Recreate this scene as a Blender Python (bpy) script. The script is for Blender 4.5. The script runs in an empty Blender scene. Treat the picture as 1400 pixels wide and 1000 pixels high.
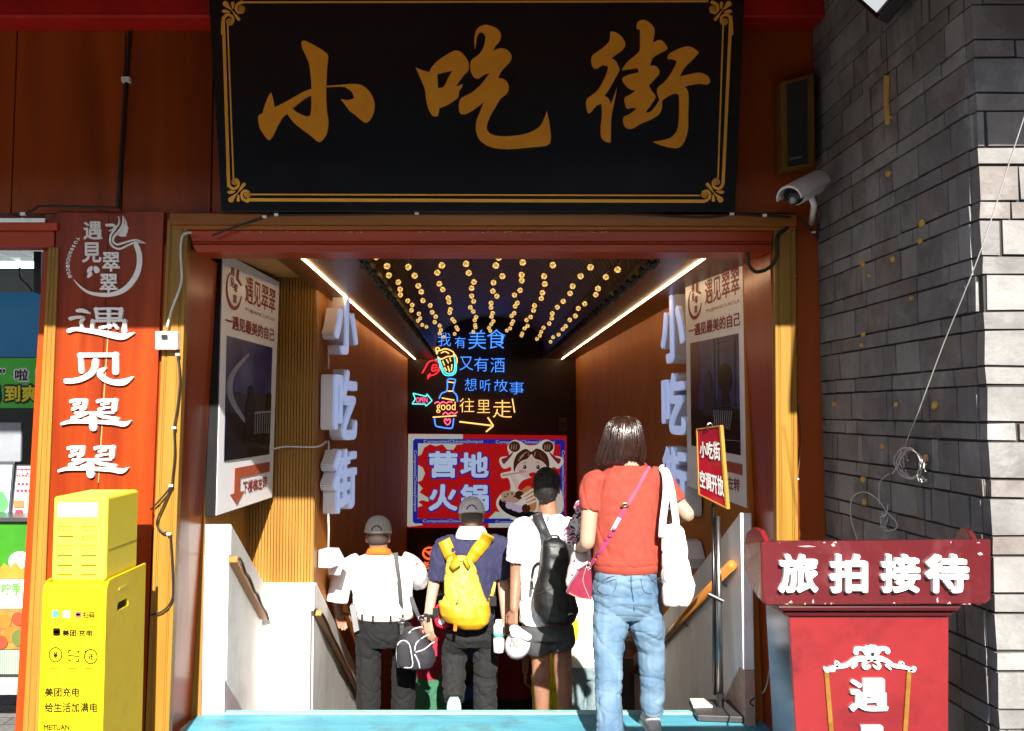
import bpy, bmesh, math, random
from mathutils import Vector, Matrix, noise
from mathutils.geometry import tessellate_polygon
from mathutils.bvhtree import BVHTree
random.seed(7)
scene = bpy.context.scene
COL = scene.collection
V = Vector
PI = math.pi

# ------------------------------------------------------------------ camera, sky, sun, exposure
F, PX, PY, PITCH = 1300.0, 655.0, 474.0, math.radians(4.0)
CAM = V((0.0, 0.0, 1.6))
cam = bpy.data.cameras.new('camera')
cam.lens = 36.0 * F / 1400.0
cam.sensor_width = 36.0
cam.shift_x = (700 - PX) / 1400.0
cam.shift_y = (PY - 500) / 1400.0
cam.clip_start = 0.05
cam.clip_end = 500
camo = bpy.data.objects.new('camera', cam)
COL.objects.link(camo)
camo.location = CAM
camo.rotation_euler = (PI / 2 + PITCH, 0, 0)
scene.camera = camo

SUN_DIR = V((-0.085, 1.0, -0.62)).normalized()
world = bpy.data.worlds.new('World')
scene.world = world
world.use_nodes = True
wn = world.node_tree.nodes
wl = world.node_tree.links
sky = wn.new('ShaderNodeTexSky')
sky.sky_type = 'NISHITA'
sky.sun_disc = False
sky.sun_elevation = math.radians(31.8)
sky.sun_rotation = math.radians(175)
wl.new(sky.outputs[0], wn['Background'].inputs[0])
wn['Background'].inputs[1].default_value = 0.085
sl = bpy.data.lights.new('sun', 'SUN')
sl.energy = 5.0
sl.angle = math.radians(0.5)
sl.color = (1.0, 0.94, 0.85)
so = bpy.data.objects.new('sun', sl)
COL.objects.link(so)
so.rotation_euler = SUN_DIR.to_track_quat('-Z', 'Y').to_euler()
so.location = (2, -10, 12)
scene.view_settings.view_transform = 'Standard'
scene.view_settings.look = 'None'
scene.view_settings.exposure = 1.5
scene.view_settings.gamma = 1.0
scene.render.engine = 'CYCLES'
scene.cycles.max_bounces = 8
scene.cycles.sample_clamp_indirect = 6.0

# ------------------------------------------------------------------ measuring: photo pixel <-> place
CP, SP = math.cos(PITCH), math.sin(PITCH)
def ray(px, py):
    x, z, y = (px - PX) / F, -(py - PY) / F, 1.0
    return V((x, y * CP - z * SP, y * SP + z * CP))
def at(px, py, Y):
    d = ray(px, py)
    return CAM + d * (Y / d.y)
def at_x(px, py, X):
    d = ray(px, py)
    return CAM + d * (X / d.x)
def at_z(px, py, Z):
    d = ray(px, py)
    return CAM + d * ((Z - CAM.z) / d.z)
def hit(px, py, p, n):
    d = ray(px, py)
    return CAM + d * ((p - CAM).dot(n) / d.dot(n))

class Panel:
    """four corners in space, top left, top right, bottom right, bottom left; u right, v down, d out of the face"""
    def __init__(s, tl, tr, br, bl):
        s.c = [V(tl), V(tr), V(br), V(bl)]
        n = (s.c[1] - s.c[0]).cross(s.c[3] - s.c[0]).normalized()
        mid = (s.c[0] + s.c[2]) / 2
        if n.dot(CAM - mid) < 0: n = -n
        s.n = n
    def f(s, u, v, d=0.0):
        a = s.c[0].lerp(s.c[1], u); b = s.c[3].lerp(s.c[2], u)
        return a.lerp(b, v) + s.n * d
    def sub(s, u0, v0, u1, v1):
        p = Panel(s.f(u0, v0), s.f(u1, v0), s.f(u1, v1), s.f(u0, v1)); p.n = s.n
        return p
    def hit(s, px, py, d=0.0):
        return hit(px, py, s.c[0], s.n) + s.n * d
    def box(s, x0, y0, x1, y1):
        p = Panel(s.hit(x0, y0), s.hit(x1, y0), s.hit(x1, y1), s.hit(x0, y1)); p.n = s.n
        return p
def panel_at(Y, x0, y0, x1, y1):
    return Panel(at(x0, y0, Y), at(x1, y0, Y), at(x1, y1, Y), at(x0, y1, Y))
def panel_px(q, Y):
    return Panel(*[at(x, y, Y) for x, y in q])

# ------------------------------------------------------------------ materials
def lin(c):
    def f(v):
        v /= 255.0
        return v / 12.92 if v <= 0.04045 else ((v + 0.055) / 1.055) ** 2.4
    return tuple(f(v) for v in c)
MATS = {}
def M(name, col=None, rough=0.6, metal=0.0, var=0.18, scale=9.0, stretch=(1, 1, 1), bump=0.0, spec=0.4, col2=None,
      emit=None, estr=0.0, coat=0.0, alpha=1.0, fine=0.0, trans=0.0, rvar=0.0, grime=None):
    if name in MATS: return MATS[name]
    m = bpy.data.materials.new(name); m.use_nodes = True
    nt = m.node_tree; b = nt.nodes['Principled BSDF']
    col = tuple(col)
    b.inputs['Roughness'].default_value = rough
    b.inputs['Metallic'].default_value = metal
    b.inputs['Specular IOR Level'].default_value = spec
    b.inputs['Coat Weight'].default_value = coat
    b.inputs['Coat Roughness'].default_value = 0.12
    b.inputs['Alpha'].default_value = alpha
    b.inputs['Transmission Weight'].default_value = trans
    if emit:
        b.inputs['Emission Color'].default_value = (*emit, 1)
        b.inputs['Emission Strength'].default_value = estr
    if col2 is None: col2 = tuple(c * (1 - var) for c in col)
    tc = nt.nodes.new('ShaderNodeTexCoord'); mp = nt.nodes.new('ShaderNodeMapping')
    mp.inputs['Scale'].default_value = stretch
    nt.links.new(tc.outputs['Object'], mp.inputs['Vector'])
    nz = nt.nodes.new('ShaderNodeTexNoise')
    nz.inputs['Scale'].default_value = scale; nz.inputs['Detail'].default_value = 6; nz.inputs['Roughness'].default_value = 0.62
    nt.links.new(mp.outputs[0], nz.inputs['Vector'])
    rp = nt.nodes.new('ShaderNodeValToRGB')
    rp.color_ramp.elements[0].position = 0.32; rp.color_ramp.elements[1].position = 0.68
    rp.color_ramp.elements[0].color = (*col2, 1); rp.color_ramp.elements[1].color = (*col, 1)
    nt.links.new(nz.outputs['Fac'], rp.inputs['Fac'])
    base = rp.outputs[0]
    if grime:
        gc, gs, ga = grime
        g1 = nt.nodes.new('ShaderNodeTexNoise'); g1.inputs['Scale'].default_value = gs; g1.inputs['Detail'].default_value = 9; g1.inputs['Roughness'].default_value = 0.7; g1.inputs['Distortion'].default_value = 0.4
        nt.links.new(tc.outputs['Object'], g1.inputs['Vector'])
        g2 = nt.nodes.new('ShaderNodeMapRange'); g2.inputs['From Min'].default_value = 0.52; g2.inputs['From Max'].default_value = 0.70; g2.inputs['To Max'].default_value = ga
        nt.links.new(g1.outputs['Fac'], g2.inputs['Value'])
        g3 = nt.nodes.new('ShaderNodeMix'); g3.data_type = 'RGBA'
        nt.links.new(g2.outputs[0], g3.inputs['Factor']); nt.links.new(base, g3.inputs['A']); g3.inputs['B'].default_value = (*gc, 1)
        base = g3.outputs['Result']
    nt.links.new(base, b.inputs['Base Color'])
    if rvar:
        mr = nt.nodes.new('ShaderNodeMapRange')
        mr.inputs['To Min'].default_value = max(0.03, rough - rvar); mr.inputs['To Max'].default_value = rough + rvar
        nt.links.new(nz.outputs['Fac'], mr.inputs['Value']); nt.links.new(mr.outputs[0], b.inputs['Roughness'])
    if bump:
        bp = nt.nodes.new('ShaderNodeBump'); bp.inputs['Strength'].default_value = bump; bp.inputs['Distance'].default_value = 0.01
        if fine:
            n2 = nt.nodes.new('ShaderNodeTexNoise'); n2.inputs['Scale'].default_value = fine; n2.inputs['Detail'].default_value = 3
            nt.links.new(tc.outputs['Object'], n2.inputs['Vector']); nt.links.new(n2.outputs['Fac'], bp.inputs['Height'])
        else:
            nt.links.new(nz.outputs['Fac'], bp.inputs['Height'])
        nt.links.new(bp.outputs[0], b.inputs['Normal'])
    MATS[name] = m
    return m
def wood(name, light, dark, rough=0.4, grain=(34, 34, 1.6), coat=0.06, bump=0.12, knots=True, seams=0.0):
    if name in MATS: return MATS[name]
    m = bpy.data.materials.new(name); m.use_nodes = True
    nt = m.node_tree; b = nt.nodes['Principled BSDF']; N = nt.nodes.new; L = nt.links.new
    b.inputs['Roughness'].default_value = rough; b.inputs['Specular IOR Level'].default_value = 0.22; b.inputs['Coat Weight'].default_value = coat; b.inputs['Coat Roughness'].default_value = 0.2
    tc = N('ShaderNodeTexCoord'); mp = N('ShaderNodeMapping'); mp.inputs['Scale'].default_value = grain
    L(tc.outputs['Object'], mp.inputs['Vector'])
    n1 = N('ShaderNodeTexNoise'); n1.inputs['Scale'].default_value = 1.0; n1.inputs['Detail'].default_value = 8; n1.inputs['Distortion'].default_value = 0.6
    L(mp.outputs[0], n1.inputs['Vector'])
    mp2 = N('ShaderNodeMapping'); mp2.inputs['Scale'].default_value = tuple(g * 0.16 for g in grain)
    L(tc.outputs['Object'], mp2.inputs['Vector'])
    n2 = N('ShaderNodeTexNoise'); n2.inputs['Scale'].default_value = 1.0; n2.inputs['Detail'].default_value = 3
    L(mp2.outputs[0], n2.inputs['Vector'])
    mx = N('ShaderNodeMath'); mx.operation = 'ADD'
    L(n1.outputs['Fac'], mx.inputs[0]); L(n2.outputs['Fac'], mx.inputs[1])
    hf = N('ShaderNodeMath'); hf.operation = 'MULTIPLY'; hf.inputs[1].default_value = 0.5; L(mx.outputs[0], hf.inputs[0])
    rp = N('ShaderNodeValToRGB')
    rp.color_ramp.elements[0].position = 0.36; rp.color_ramp.elements[0].color = (*dark, 1)
    rp.color_ramp.elements[1].position = 0.62; rp.color_ramp.elements[1].color = (*light, 1)
    L(hf.outputs[0], rp.inputs['Fac'])
    out = rp.outputs[0]
    if knots:
        vo = N('ShaderNodeTexVoronoi'); vo.inputs['Scale'].default_value = 2.3
        mp3 = N('ShaderNodeMapping'); mp3.inputs['Scale'].default_value = (1, 1, 0.55); L(tc.outputs['Object'], mp3.inputs['Vector']); L(mp3.outputs[0], vo.inputs['Vector'])
        r3 = N('ShaderNodeValToRGB'); r3.color_ramp.elements[0].position = 0.02; r3.color_ramp.elements[1].position = 0.07
        r3.color_ramp.elements[0].color = (0.25, 0.25, 0.25, 1); r3.color_ramp.elements[1].color = (1, 1, 1, 1)
        L(vo.outputs['Distance'], r3.inputs['Fac'])
        mm = N('ShaderNodeMix'); mm.data_type = 'RGBA'; mm.blend_type = 'MULTIPLY'; mm.inputs['Factor'].default_value = 1
        L(out, mm.inputs['A']); L(r3.outputs[0], mm.inputs['B']); out = mm.outputs['Result']
    L(out, b.inputs['Base Color'])
    bp = N('ShaderNodeBump'); bp.inputs['Strength'].default_value = bump; bp.inputs['Distance'].default_value = 0.004
    L(n1.outputs['Fac'], bp.inputs['Height']); L(bp.outputs[0], b.inputs['Normal'])
    MATS[name] = m
    return m
def glow(name, col, s):
    return M(name, tuple(c * 0.5 for c in col), emit=col, estr=s, var=0)

# ------------------------------------------------------------------ mesh builder (world coordinates)
class MB:
    def __init__(s): s.v, s.f, s.m = [], [], []; s.cur = 0
    def add(s, vs, fs):
        o = len(s.v); s.v += [V(x) for x in vs]
        for f in fs: s.f.append([i + o for i in f]); s.m.append(s.cur)
        return s
    def box(s, x0, x1, y0, y1, z0, z1):
        vs = [(x, y, z) for z in (z0, z1) for y in (y0, y1) for x in (x0, x1)]
        return s.add(vs, [(0, 2, 3, 1), (4, 5, 7, 6), (0, 1, 5, 4), (2, 6, 7, 3), (0, 4, 6, 2), (1, 3, 7, 5)])
    def hexa(s, a, b):
        """two quads, front a and back b, joined into a solid"""
        vs = list(a) + list(b); n = len(a)
        fs = [tuple(range(n)), tuple(range(2 * n - 1, n - 1, -1))]
        fs += [(i, i + n, (i + 1) % n + n, (i + 1) % n) for i in range(n)]
        return s.add(vs, fs)
    def prism(s, pts, back, holes=()):
        """outline (with holes) given as points in space, extruded by the vector back"""
        loops = [list(map(V, pts))] + [list(map(V, h)) for h in holes]
        back = V(back)
        flat = [p for l in loops for p in l]; n = len(flat)
        tri = tessellate_polygon(loops)
        fs = [tuple(t) for t in tri] + [tuple(i + n for i in reversed(t)) for t in tri]
        o = 0
        for l in loops:
            k = len(l)
            fs += [(o + i, o + (i + 1) % k, o + (i + 1) % k + n, o + i + n) for i in range(k)]
            o += k
        return s.add(flat + [p + back for p in flat], fs)
    def slab(s, q, Y, thick):
        """pixel outline standing at depth Y, thick metres deep (away from the camera)"""
        return s.prism([at(x, y, Y) for x, y in q], (0, thick, 0))
    def quadp(s, P, d0, d1, u0=0, v0=0, u1=1, v1=1):
        a = [P.f(u0, v0, d1), P.f(u1, v0, d1), P.f(u1, v1, d1), P.f(u0, v1, d1)]
        b = [P.f(u0, v0, d0), P.f(u1, v0, d0), P.f(u1, v1, d0), P.f(u0, v1, d0)]
        return s.hexa(a, b)
    def tube(s, path, r, n=8, cap=True):
        path = [V(p) for p in path]; k = len(path)
        rs = r if isinstance(r, (list, tuple)) else [r] * k
        t = (path[1] - path[0]).normalized()
        ref = V((0, 0, 1)) if abs(t.z) < 0.9 else V((1, 0, 0))
        a = t.cross(ref).normalized()
        rings = []
        for i, p in enumerate(path):
            t = (path[min(i + 1, k - 1)] - path[max(i - 1, 0)])
            t = t.normalized() if t.length > 1e-9 else V((0, 0, 1))
            a = (a - t * a.dot(t))
            a = a.normalized() if a.length > 1e-6 else t.orthogonal().normalized()
            b = t.cross(a)
            rings.append([p + (a * math.cos(2 * PI * j / n) + b * math.sin(2 * PI * j / n)) * rs[i] for j in range(n)])
        return s.rings(rings, cap)
    def rings(s, rings, cap=True):
        n = len(rings[0]); vs = [p for r in rings for p in r]; fs = []
        for i in range(len(rings) - 1):
            for j in range(n):
                fs.append((i * n + j, i * n + (j + 1) % n, (i + 1) * n + (j + 1) % n, (i + 1) * n + j))
        if cap:
            fs.append(tuple(range(n - 1, -1, -1))); fs.append(tuple(range((len(rings) - 1) * n, len(rings) * n)))
        return s.add(vs, fs)
    def ell(s, chain, n=16, rot=0.0):
        """chain of horizontal-ish ellipse rings: (centre, rx, ry)"""
        c, q = math.cos(rot), math.sin(rot); rings = []
        for ce, rx, ry in chain:
            ce = V(ce)
            rings.append([ce + V((math.cos(2 * PI * j / n) * rx * c - math.sin(2 * PI * j / n) * ry * q,
                                  math.cos(2 * PI * j / n) * rx * q + math.sin(2 * PI * j / n) * ry * c, 0)) for j in range(n)])
        return s.rings(rings)
    def ball(s, c, rx, ry=None, rz=None, n=14, m=9, rot=None):
        ry = ry or rx; rz = rz or rx; c = V(c); rings = []
        for i in range(1, m):
            th = PI * i / m
            ring = []
            for j in range(n):
                p = V((rx * math.sin(th) * math.cos(2 * PI * j / n), ry * math.sin(th) * math.sin(2 * PI * j / n), rz * math.cos(th)))
                if rot: p = rot @ p
                ring.append(c + p)
            rings.append(ring)
        return s.rings(rings)
    def disc(s, c, n, r0, thick, k=20):
        c, n = V(c), V(n).normalized(); a = n.orthogonal().normalized(); b = n.cross(a)
        pts = [c + (a * math.cos(2 * PI * i / k) + b * math.sin(2 * PI * i / k)) * r0 for i in range(k)]
        return s.prism(pts, n * thick)
    def stroke(s, P, pts, d0, d1, sx=1.0, ox=0.0, oy=0.0, wk=1.0, round_=True):
        """brush stroke: (x, y, width) in crop pixels; ox + x / sx gives photo pixels on panel P"""
        pts = [(ox + x / sx, oy + y / sx, w * wk / sx) for x, y, w in pts]
        fine = []
        k = len(pts)
        for i in range(k - 1):
            p0, p1, p2, p3 = pts[max(i - 1, 0)], pts[i], pts[i + 1], pts[min(i + 2, k - 1)]
            nn = 5 if k > 2 else 2
            for j in range(nn):
                t = j / nn
                fine.append(tuple(0.5 * (2 * b + (c - a) * t + (2 * a - 5 * b + 4 * c - d) * t * t + (-a + 3 * b - 3 * c + d) * t ** 3)
                                  for a, b, c, d in zip(p0, p1, p2, p3)))
        fine.append(pts[-1])
        L, R = [], []
        for i, (x, y, w) in enumerate(fine):
            a, b = fine[max(i - 1, 0)], fine[min(i + 1, len(fine) - 1)]
            tx, ty = b[0] - a[0], b[1] - a[1]; l = math.hypot(tx, ty) or 1
            nx, ny = -ty / l, tx / l; w = max(w, 0.2) / 2
            L.append((x + nx * w, y + ny * w)); R.append((x - nx * w, y - ny * w))
        def cap(e, o, s_):
            x, y, w = e; dx, dy = x - o[0], y - o[1]; l = math.hypot(dx, dy) or 1; dx /= l; dy /= l; w /= 2
            return [(x + (dx * math.sin(t) - s_ * dy * math.cos(t)) * w, y + (dy * math.sin(t) + s_ * dx * math.cos(t)) * w) for t in (0.6, 1.2, 1.94, 2.54)]
        out = list(L)
        if round_: out += cap(fine[-1], fine[-2], 1)
        out += R[::-1]
        if round_: out += cap(fine[0], fine[1], 1)
        top = [P.hit(x, y, d1) for x, y in out]
        n = len(fine)
        # quad strip keeps self-crossing strokes clean
        vs = [P.hit(x, y, d1) for x, y in L + R] + [P.hit(x, y, d0) for x, y in L + R]
        fs = []
        for i in range(n - 1):
            fs.append((i, i + 1, n + i + 1, n + i))
            fs.append((2 * n + i, 3 * n + i, 3 * n + i + 1, 2 * n + i + 1))
            fs.append((i, 2 * n + i, 2 * n + i + 1, i + 1)); fs.append((n + i, n + i + 1, 3 * n + i + 1, 3 * n + i))
        s.add(vs, fs)
        if round_:
            for e, l, r in ((fine[0], L[0], R[0]), (fine[-1], L[-1], R[-1])):
                x, y, w = e; w = max(w, 0.2) / 2
                c = [(x + w * math.cos(2 * PI * t / 12), y + w * math.sin(2 * PI * t / 12)) for t in range(12)]
                e_ = (d1 - d0) * 0.04 + 1e-4
                s.hexa([P.hit(a, b, d1 - e_) for a, b in c], [P.hit(a, b, d0) for a, b in c])
        return s
    def text(s, string, P, d0=0.002, depth=0.0, bold=0.0, thin=0.0):
        vs, fs = text_geo(string, bold, depth > 0, thin)
        s.add([P.f(u, v, d0 + w * (depth if depth > 0 else 0.0015)) for u, v, w in vs], fs)
        return s
    def mesh(s, name):
        me = bpy.data.meshes.new(name)
        me.from_pydata([tuple(v) for v in s.v], [], s.f)
        return me
    def build(s, name, mats, parent=None, smooth=False, bevel=0.0, auto=False, sub=0):
        me = s.mesh(name)
        loc = V((0, 0, 0))
        if parent is not None: loc = parent.matrix_world_loc if hasattr(parent, 'matrix_world_loc') else ploc(parent)
        for v in me.vertices: v.co -= loc
        return link(me, name, mats, parent, smooth, bevel, s.m, sub)

def ploc(o):
    p = V((0, 0, 0))
    while o is not None:
        p += o.location; o = o.parent
    return p
def link(me, name, mats, parent=None, smooth=False, bevel=0.0, mi=None, sub=0):
    if not isinstance(mats, (list, tuple)): mats = [mats]
    for m in mats: me.materials.append(m)
    if mi and len(mats) > 1: me.polygons.foreach_set('material_index', mi)
    bm = bmesh.new(); bm.from_mesh(me); bmesh.ops.recalc_face_normals(bm, faces=bm.faces[:]); bm.to_mesh(me); bm.free()
    if smooth:
        me.polygons.foreach_set('use_smooth', [True] * len(me.polygons))
    o = bpy.data.objects.new(name, me); COL.objects.link(o)
    if parent is not None: o.parent = parent
    if bevel:
        b = o.modifiers.new('bevel', 'BEVEL'); b.width = bevel; b.segments = 2; b.limit_method = 'ANGLE'
    if sub:
        b = o.modifiers.new('sub', 'SUBSURF'); b.levels = sub; b.render_levels = sub
    return o
def tag(o, label=None, cat=None, group=None, kind=None):
    if label: o['label'] = label
    if cat: o['category'] = cat
    if group: o['group'] = group
    if kind: o['kind'] = kind
    return o
def thing(name, label, cat, loc=(0, 0, 0), group=None, kind=None):
    o = bpy.data.objects.new(name, None); COL.objects.link(o); o.location = loc; o.empty_display_size = 0.1
    return tag(o, label, cat, group, kind)
def copy_tree(o, parent=None):
    c = o.copy(); COL.objects.link(c)
    if parent is not None: c.parent = parent
    for ch in list(o.children): copy_tree(ch, c)
    return c

_TG = {}
def text_geo(string, bold=0.0, solid=False, thin=0.0):
    """outline text as (u, v, w) in its own box: u, v in 0..1 (v down), w in 0..1 through its thickness"""
    key = (string, bold, solid, thin)
    if key in _TG: return _TG[key]
    cu = bpy.data.curves.new('lettering', 'FONT'); cu.body = string; cu.size = 1.0; cu.resolution_u = 3
    cu.extrude = 0.5 if solid else 0.0; cu.offset = thin
    ob = bpy.data.objects.new('lettering', cu); COL.objects.link(ob)
    dg = bpy.context.evaluated_depsgraph_get()
    me = bpy.data.meshes.new_from_object(ob.evaluated_get(dg))
    bpy.data.objects.remove(ob); bpy.data.curves.remove(cu)
    base = [v.co.copy() for v in me.vertices]; fs = [tuple(p.vertices) for p in me.polygons]
    bpy.data.meshes.remove(me)
    offs = [(0, 0)]
    if bold: offs = [(bold * math.cos(2 * PI * k / 8), bold * math.sin(2 * PI * k / 8)) for k in range(8)]
    vs, ff = [], []
    for k, (dx, dy) in enumerate(offs):
        o = len(vs); lift = 0.012 * k if solid else 0.12 * k
        vs += [(p.x + dx, p.y + dy, (p.z + 0.5 if solid else 0.0) * (1 - 0.1) + (lift if (not solid or p.z > 0) else 0)) for p in base]
        ff += [tuple(i + o for i in f) for f in fs]
    x0, x1 = min(v[0] for v in vs), max(v[0] for v in vs); y0, y1 = min(v[1] for v in vs), max(v[1] for v in vs)
    w, h = max(x1 - x0, 1e-6), max(y1 - y0, 1e-6)
    _TG[key] = ([((x - x0) / w, (y1 - y) / h, z) for x, y, z in vs], ff)
    return _TG[key]

def smooth_poly(pts, steps=4):
    """closed outline; a point marked 'c' stays a sharp corner"""
    n = len(pts); out = []
    for i in range(n):
        p0, p1, p2, p3 = pts[i - 1], pts[i], pts[(i + 1) % n], pts[(i + 2) % n]
        a = p1[:2] if len(p1) > 2 else p0[:2]; d = p2[:2] if len(p2) > 2 else p3[:2]
        for j in range(steps):
            t = j / steps
            out.append(tuple(0.5 * (2 * q1 + (q2 - q0) * t + (2 * q0 - 5 * q1 + 4 * q2 - q3) * t * t + (-q0 + 3 * q1 - 3 * q2 + q3) * t ** 3)
                             for q0, q1, q2, q3 in zip(a, p1[:2], p2[:2], d)))
    return out
def crop(pts, ox, oy, s): return [(ox + x / s, oy + y / s) for x, y in pts]
def spline(pts, k=6):
    pts = [V(p) for p in pts]; out = []; n = len(pts)
    for i in range(n - 1):
        p0, p1, p2, p3 = pts[max(i - 1, 0)], pts[i], pts[i + 1], pts[min(i + 2, n - 1)]
        for j in range(k):
            t = j / k
            out.append(0.5 * (2 * p1 + (p2 - p0) * t + (2 * p0 - 5 * p1 + 4 * p2 - p3) * t * t + (-p0 + 3 * p1 - 3 * p2 + p3) * t ** 3))
    out.append(pts[-1])
    return out
def circ(cx, cy, r, n=24, ry=None):
    ry = ry or r
    return [(cx + r * math.cos(2 * PI * i / n), cy + ry * math.sin(2 * PI * i / n)) for i in range(n)]
# ------------------------------------------------------------------ materials of the place
W_WALL = wood('facade_wood', (0.32, 0.060, 0.007), (0.15, 0.025, 0.003), rough=0.45, grain=(7, 7, 0.8), knots=False)
W_BOARD = wood('board_wood', (0.29, 0.041, 0.0035), (0.15, 0.013, 0.0015), rough=0.35, grain=(16, 16, 0.9), coat=0.08)
W_POST = wood('pine_post', (0.30, 0.165, 0.026), (0.21, 0.10, 0.014), rough=0.4, grain=(26, 26, 1.1), knots=False)
W_JAMB = wood('jamb_wood', (0.36, 0.054, 0.006), (0.22, 0.028, 0.003), rough=0.3, grain=(9, 9, 0.7), coat=0.15, knots=False, bump=0.05)
W_LINT = wood('lintel_wood', (0.42, 0.050, 0.010), (0.24, 0.024, 0.005), rough=0.35, grain=(0.8, 20, 20), coat=0.1, knots=False)
W_GOLD = wood('lintel_gold', (0.34, 0.12, 0.018), (0.15, 0.04, 0.006), rough=0.4, grain=(0.8, 30, 30), knots=False)
W_TAN = wood('fluted_tan', (0.34, 0.165, 0.030), (0.22, 0.095, 0.014), rough=0.5, grain=(20, 20, 1.2), knots=False)
W_INT = M('corridor_panel', (0.46, 0.165, 0.022), rough=0.6, spec=0.12, col2=(0.36, 0.115, 0.014), scale=2.0, bump=0.05, fine=60)
W_CEIL = wood('ceiling_wood', (0.13, 0.042, 0.014), (0.07, 0.021, 0.008), rough=0.35, grain=(1.2, 20, 20), knots=False)
RED_BEAM = M('red_beam_paint', (0.50, 0.012, 0.006), rough=0.5, col2=(0.28, 0.006, 0.004), scale=3)
WHITE_WALL = M('parapet_plaster', (0.86, 0.85, 0.83), rough=0.7, col2=(0.74, 0.73, 0.71), scale=5, stretch=(1, 1, 0.35), bump=0.08, fine=90, grime=((0.50, 0.45, 0.40), 3.2, 0.45))
DIRTY = M('stained_base', (0.50, 0.36, 0.29), rough=0.75, col2=(0.38, 0.25, 0.2), scale=14, bump=0.2)
BLACK = M('black_plastic', (0.012, 0.012, 0.013), rough=0.4)
CABLE_B = M('black_cable', (0.015, 0.014, 0.014), rough=0.45)
CABLE_W = M('white_cable', (0.62, 0.62, 0.62), rough=0.5)
STEEL = M('steel', (0.42, 0.43, 0.45), rough=0.28, metal=1.0)
WHITE = M('white_plastic', (0.80, 0.80, 0.80), rough=0.35, var=0.06)
LETTER_W = M('white_letter', (0.80, 0.79, 0.77), rough=0.45, var=0.08, scale=20)
DARK = M('dark_void', (0.016, 0.013, 0.012), rough=0.85)

# ------------------------------------------------------------------ ground, threshold, stairs
pave = bpy.data.materials.new('paving'); pave.use_nodes = True
nt = pave.node_tree; N = nt.nodes.new; L = nt.links.new; b = nt.nodes['Principled BSDF']
tc = N('ShaderNodeTexCoord'); bk = N('ShaderNodeTexBrick'); bk.inputs['Scale'].default_value = 2.2
bk.inputs['Color1'].default_value = (0.17, 0.165, 0.16, 1); bk.inputs['Color2'].default_value = (0.12, 0.118, 0.115, 1); bk.inputs['Mortar'].default_value = (0.06, 0.057, 0.055, 1)
bk.inputs['Mortar Size'].default_value = 0.012
nz = N('ShaderNodeTexNoise'); nz.inputs['Scale'].default_value = 35; nz.inputs['Detail'].default_value = 6
L(tc.outputs['Object'], bk.inputs['Vector']); L(tc.outputs['Object'], nz.inputs['Vector'])
mm = N('ShaderNodeMix'); mm.data_type = 'RGBA'; mm.blend_type = 'OVERLAY'; mm.inputs['Factor'].default_value = 0.6
L(bk.outputs['Color'], mm.inputs['A']); L(nz.outputs['Fac'], mm.inputs['B']); L(mm.outputs['Result'], b.inputs['Base Color'])
bp = N('ShaderNodeBump'); bp.inputs['Strength'].default_value = 0.35; bp.inputs['Distance'].default_value = 0.01
L(nz.outputs['Fac'], bp.inputs['Height']); L(bp.outputs[0], b.inputs['Normal']); b.inputs['Roughness'].default_value = 0.8

g = MB()
for x0, x1, y0, y1 in ((-60, 60, -60, 4.78), (-60, -1.56, 4.78, 14), (1.56, 60, 4.78, 14), (-1.56, 1.56, 4.78, 5.22)):
    g.add([(x0, y0, -0.03), (x1, y0, -0.03), (x1, y1, -0.03), (x0, y1, -0.03)], [(0, 1, 2, 3)])
tag(g.build('ground', pave), kind='structure')

BLUE = M('blue_floor_paint', (0.10, 0.37, 0.44), rough=0.55, col2=(0.055, 0.25, 0.36), scale=4, stretch=(0.8, 2.5, 1), bump=0.12, fine=45, grime=((0.07, 0.10, 0.11), 5.0, 0.7))
BLUE2 = M('pale_blue_nosing', (0.26, 0.50, 0.52), rough=0.5, var=0.25, grime=((0.16, 0.18, 0.17), 9.0, 0.6))
m = MB().box(-1.50, 1.56, 4.835, 5.185, -0.028, 0.0)
tag(m.build('floor', BLUE, bevel=0.006), kind='structure')
m = MB().box(-1.50, 1.40, 5.187, 5.245, -0.10, 0.006)
tag(m.build('floor_edge', BLUE2, bevel=0.005), kind='structure')
m = MB()
pts = [(-1.50, 4.83), (-1.50, 5.20), (-1.60, 5.2), (-1.62, 4.70), (-1.56, 4.70)]
m.prism([(x, y, -0.02) for x, y in pts], (0, 0, -0.05))
tag(m.build('floor_grout', M('cement_edge', (0.5, 0.42, 0.33), rough=0.85, scale=40, bump=0.3)), kind='structure')
STEP = M('stair_stone', (0.06, 0.055, 0.05), rough=0.7, scale=12, bump=0.1)
m = MB()
RISE, RUN, NSTEP = 0.15, 0.31, 17
for k in range(NSTEP):
    y = 5.25 + RUN * k
    m.box(-1.5, 1.48, y, y + RUN + 0.02, -RISE * (k + 1) - 0.4, -RISE * (k + 1))
m.box(-1.5, 1.48, 5.25 + RUN * NSTEP + 0.022, 14.2, -3.2, -2.7)
tag(m.build('stairs', STEP, bevel=0.008), kind='structure')
def stair_z(y): return -RISE * max(0, math.floor((y - 5.25) / RUN) + 1) if y > 5.25 else 0.0

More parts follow.
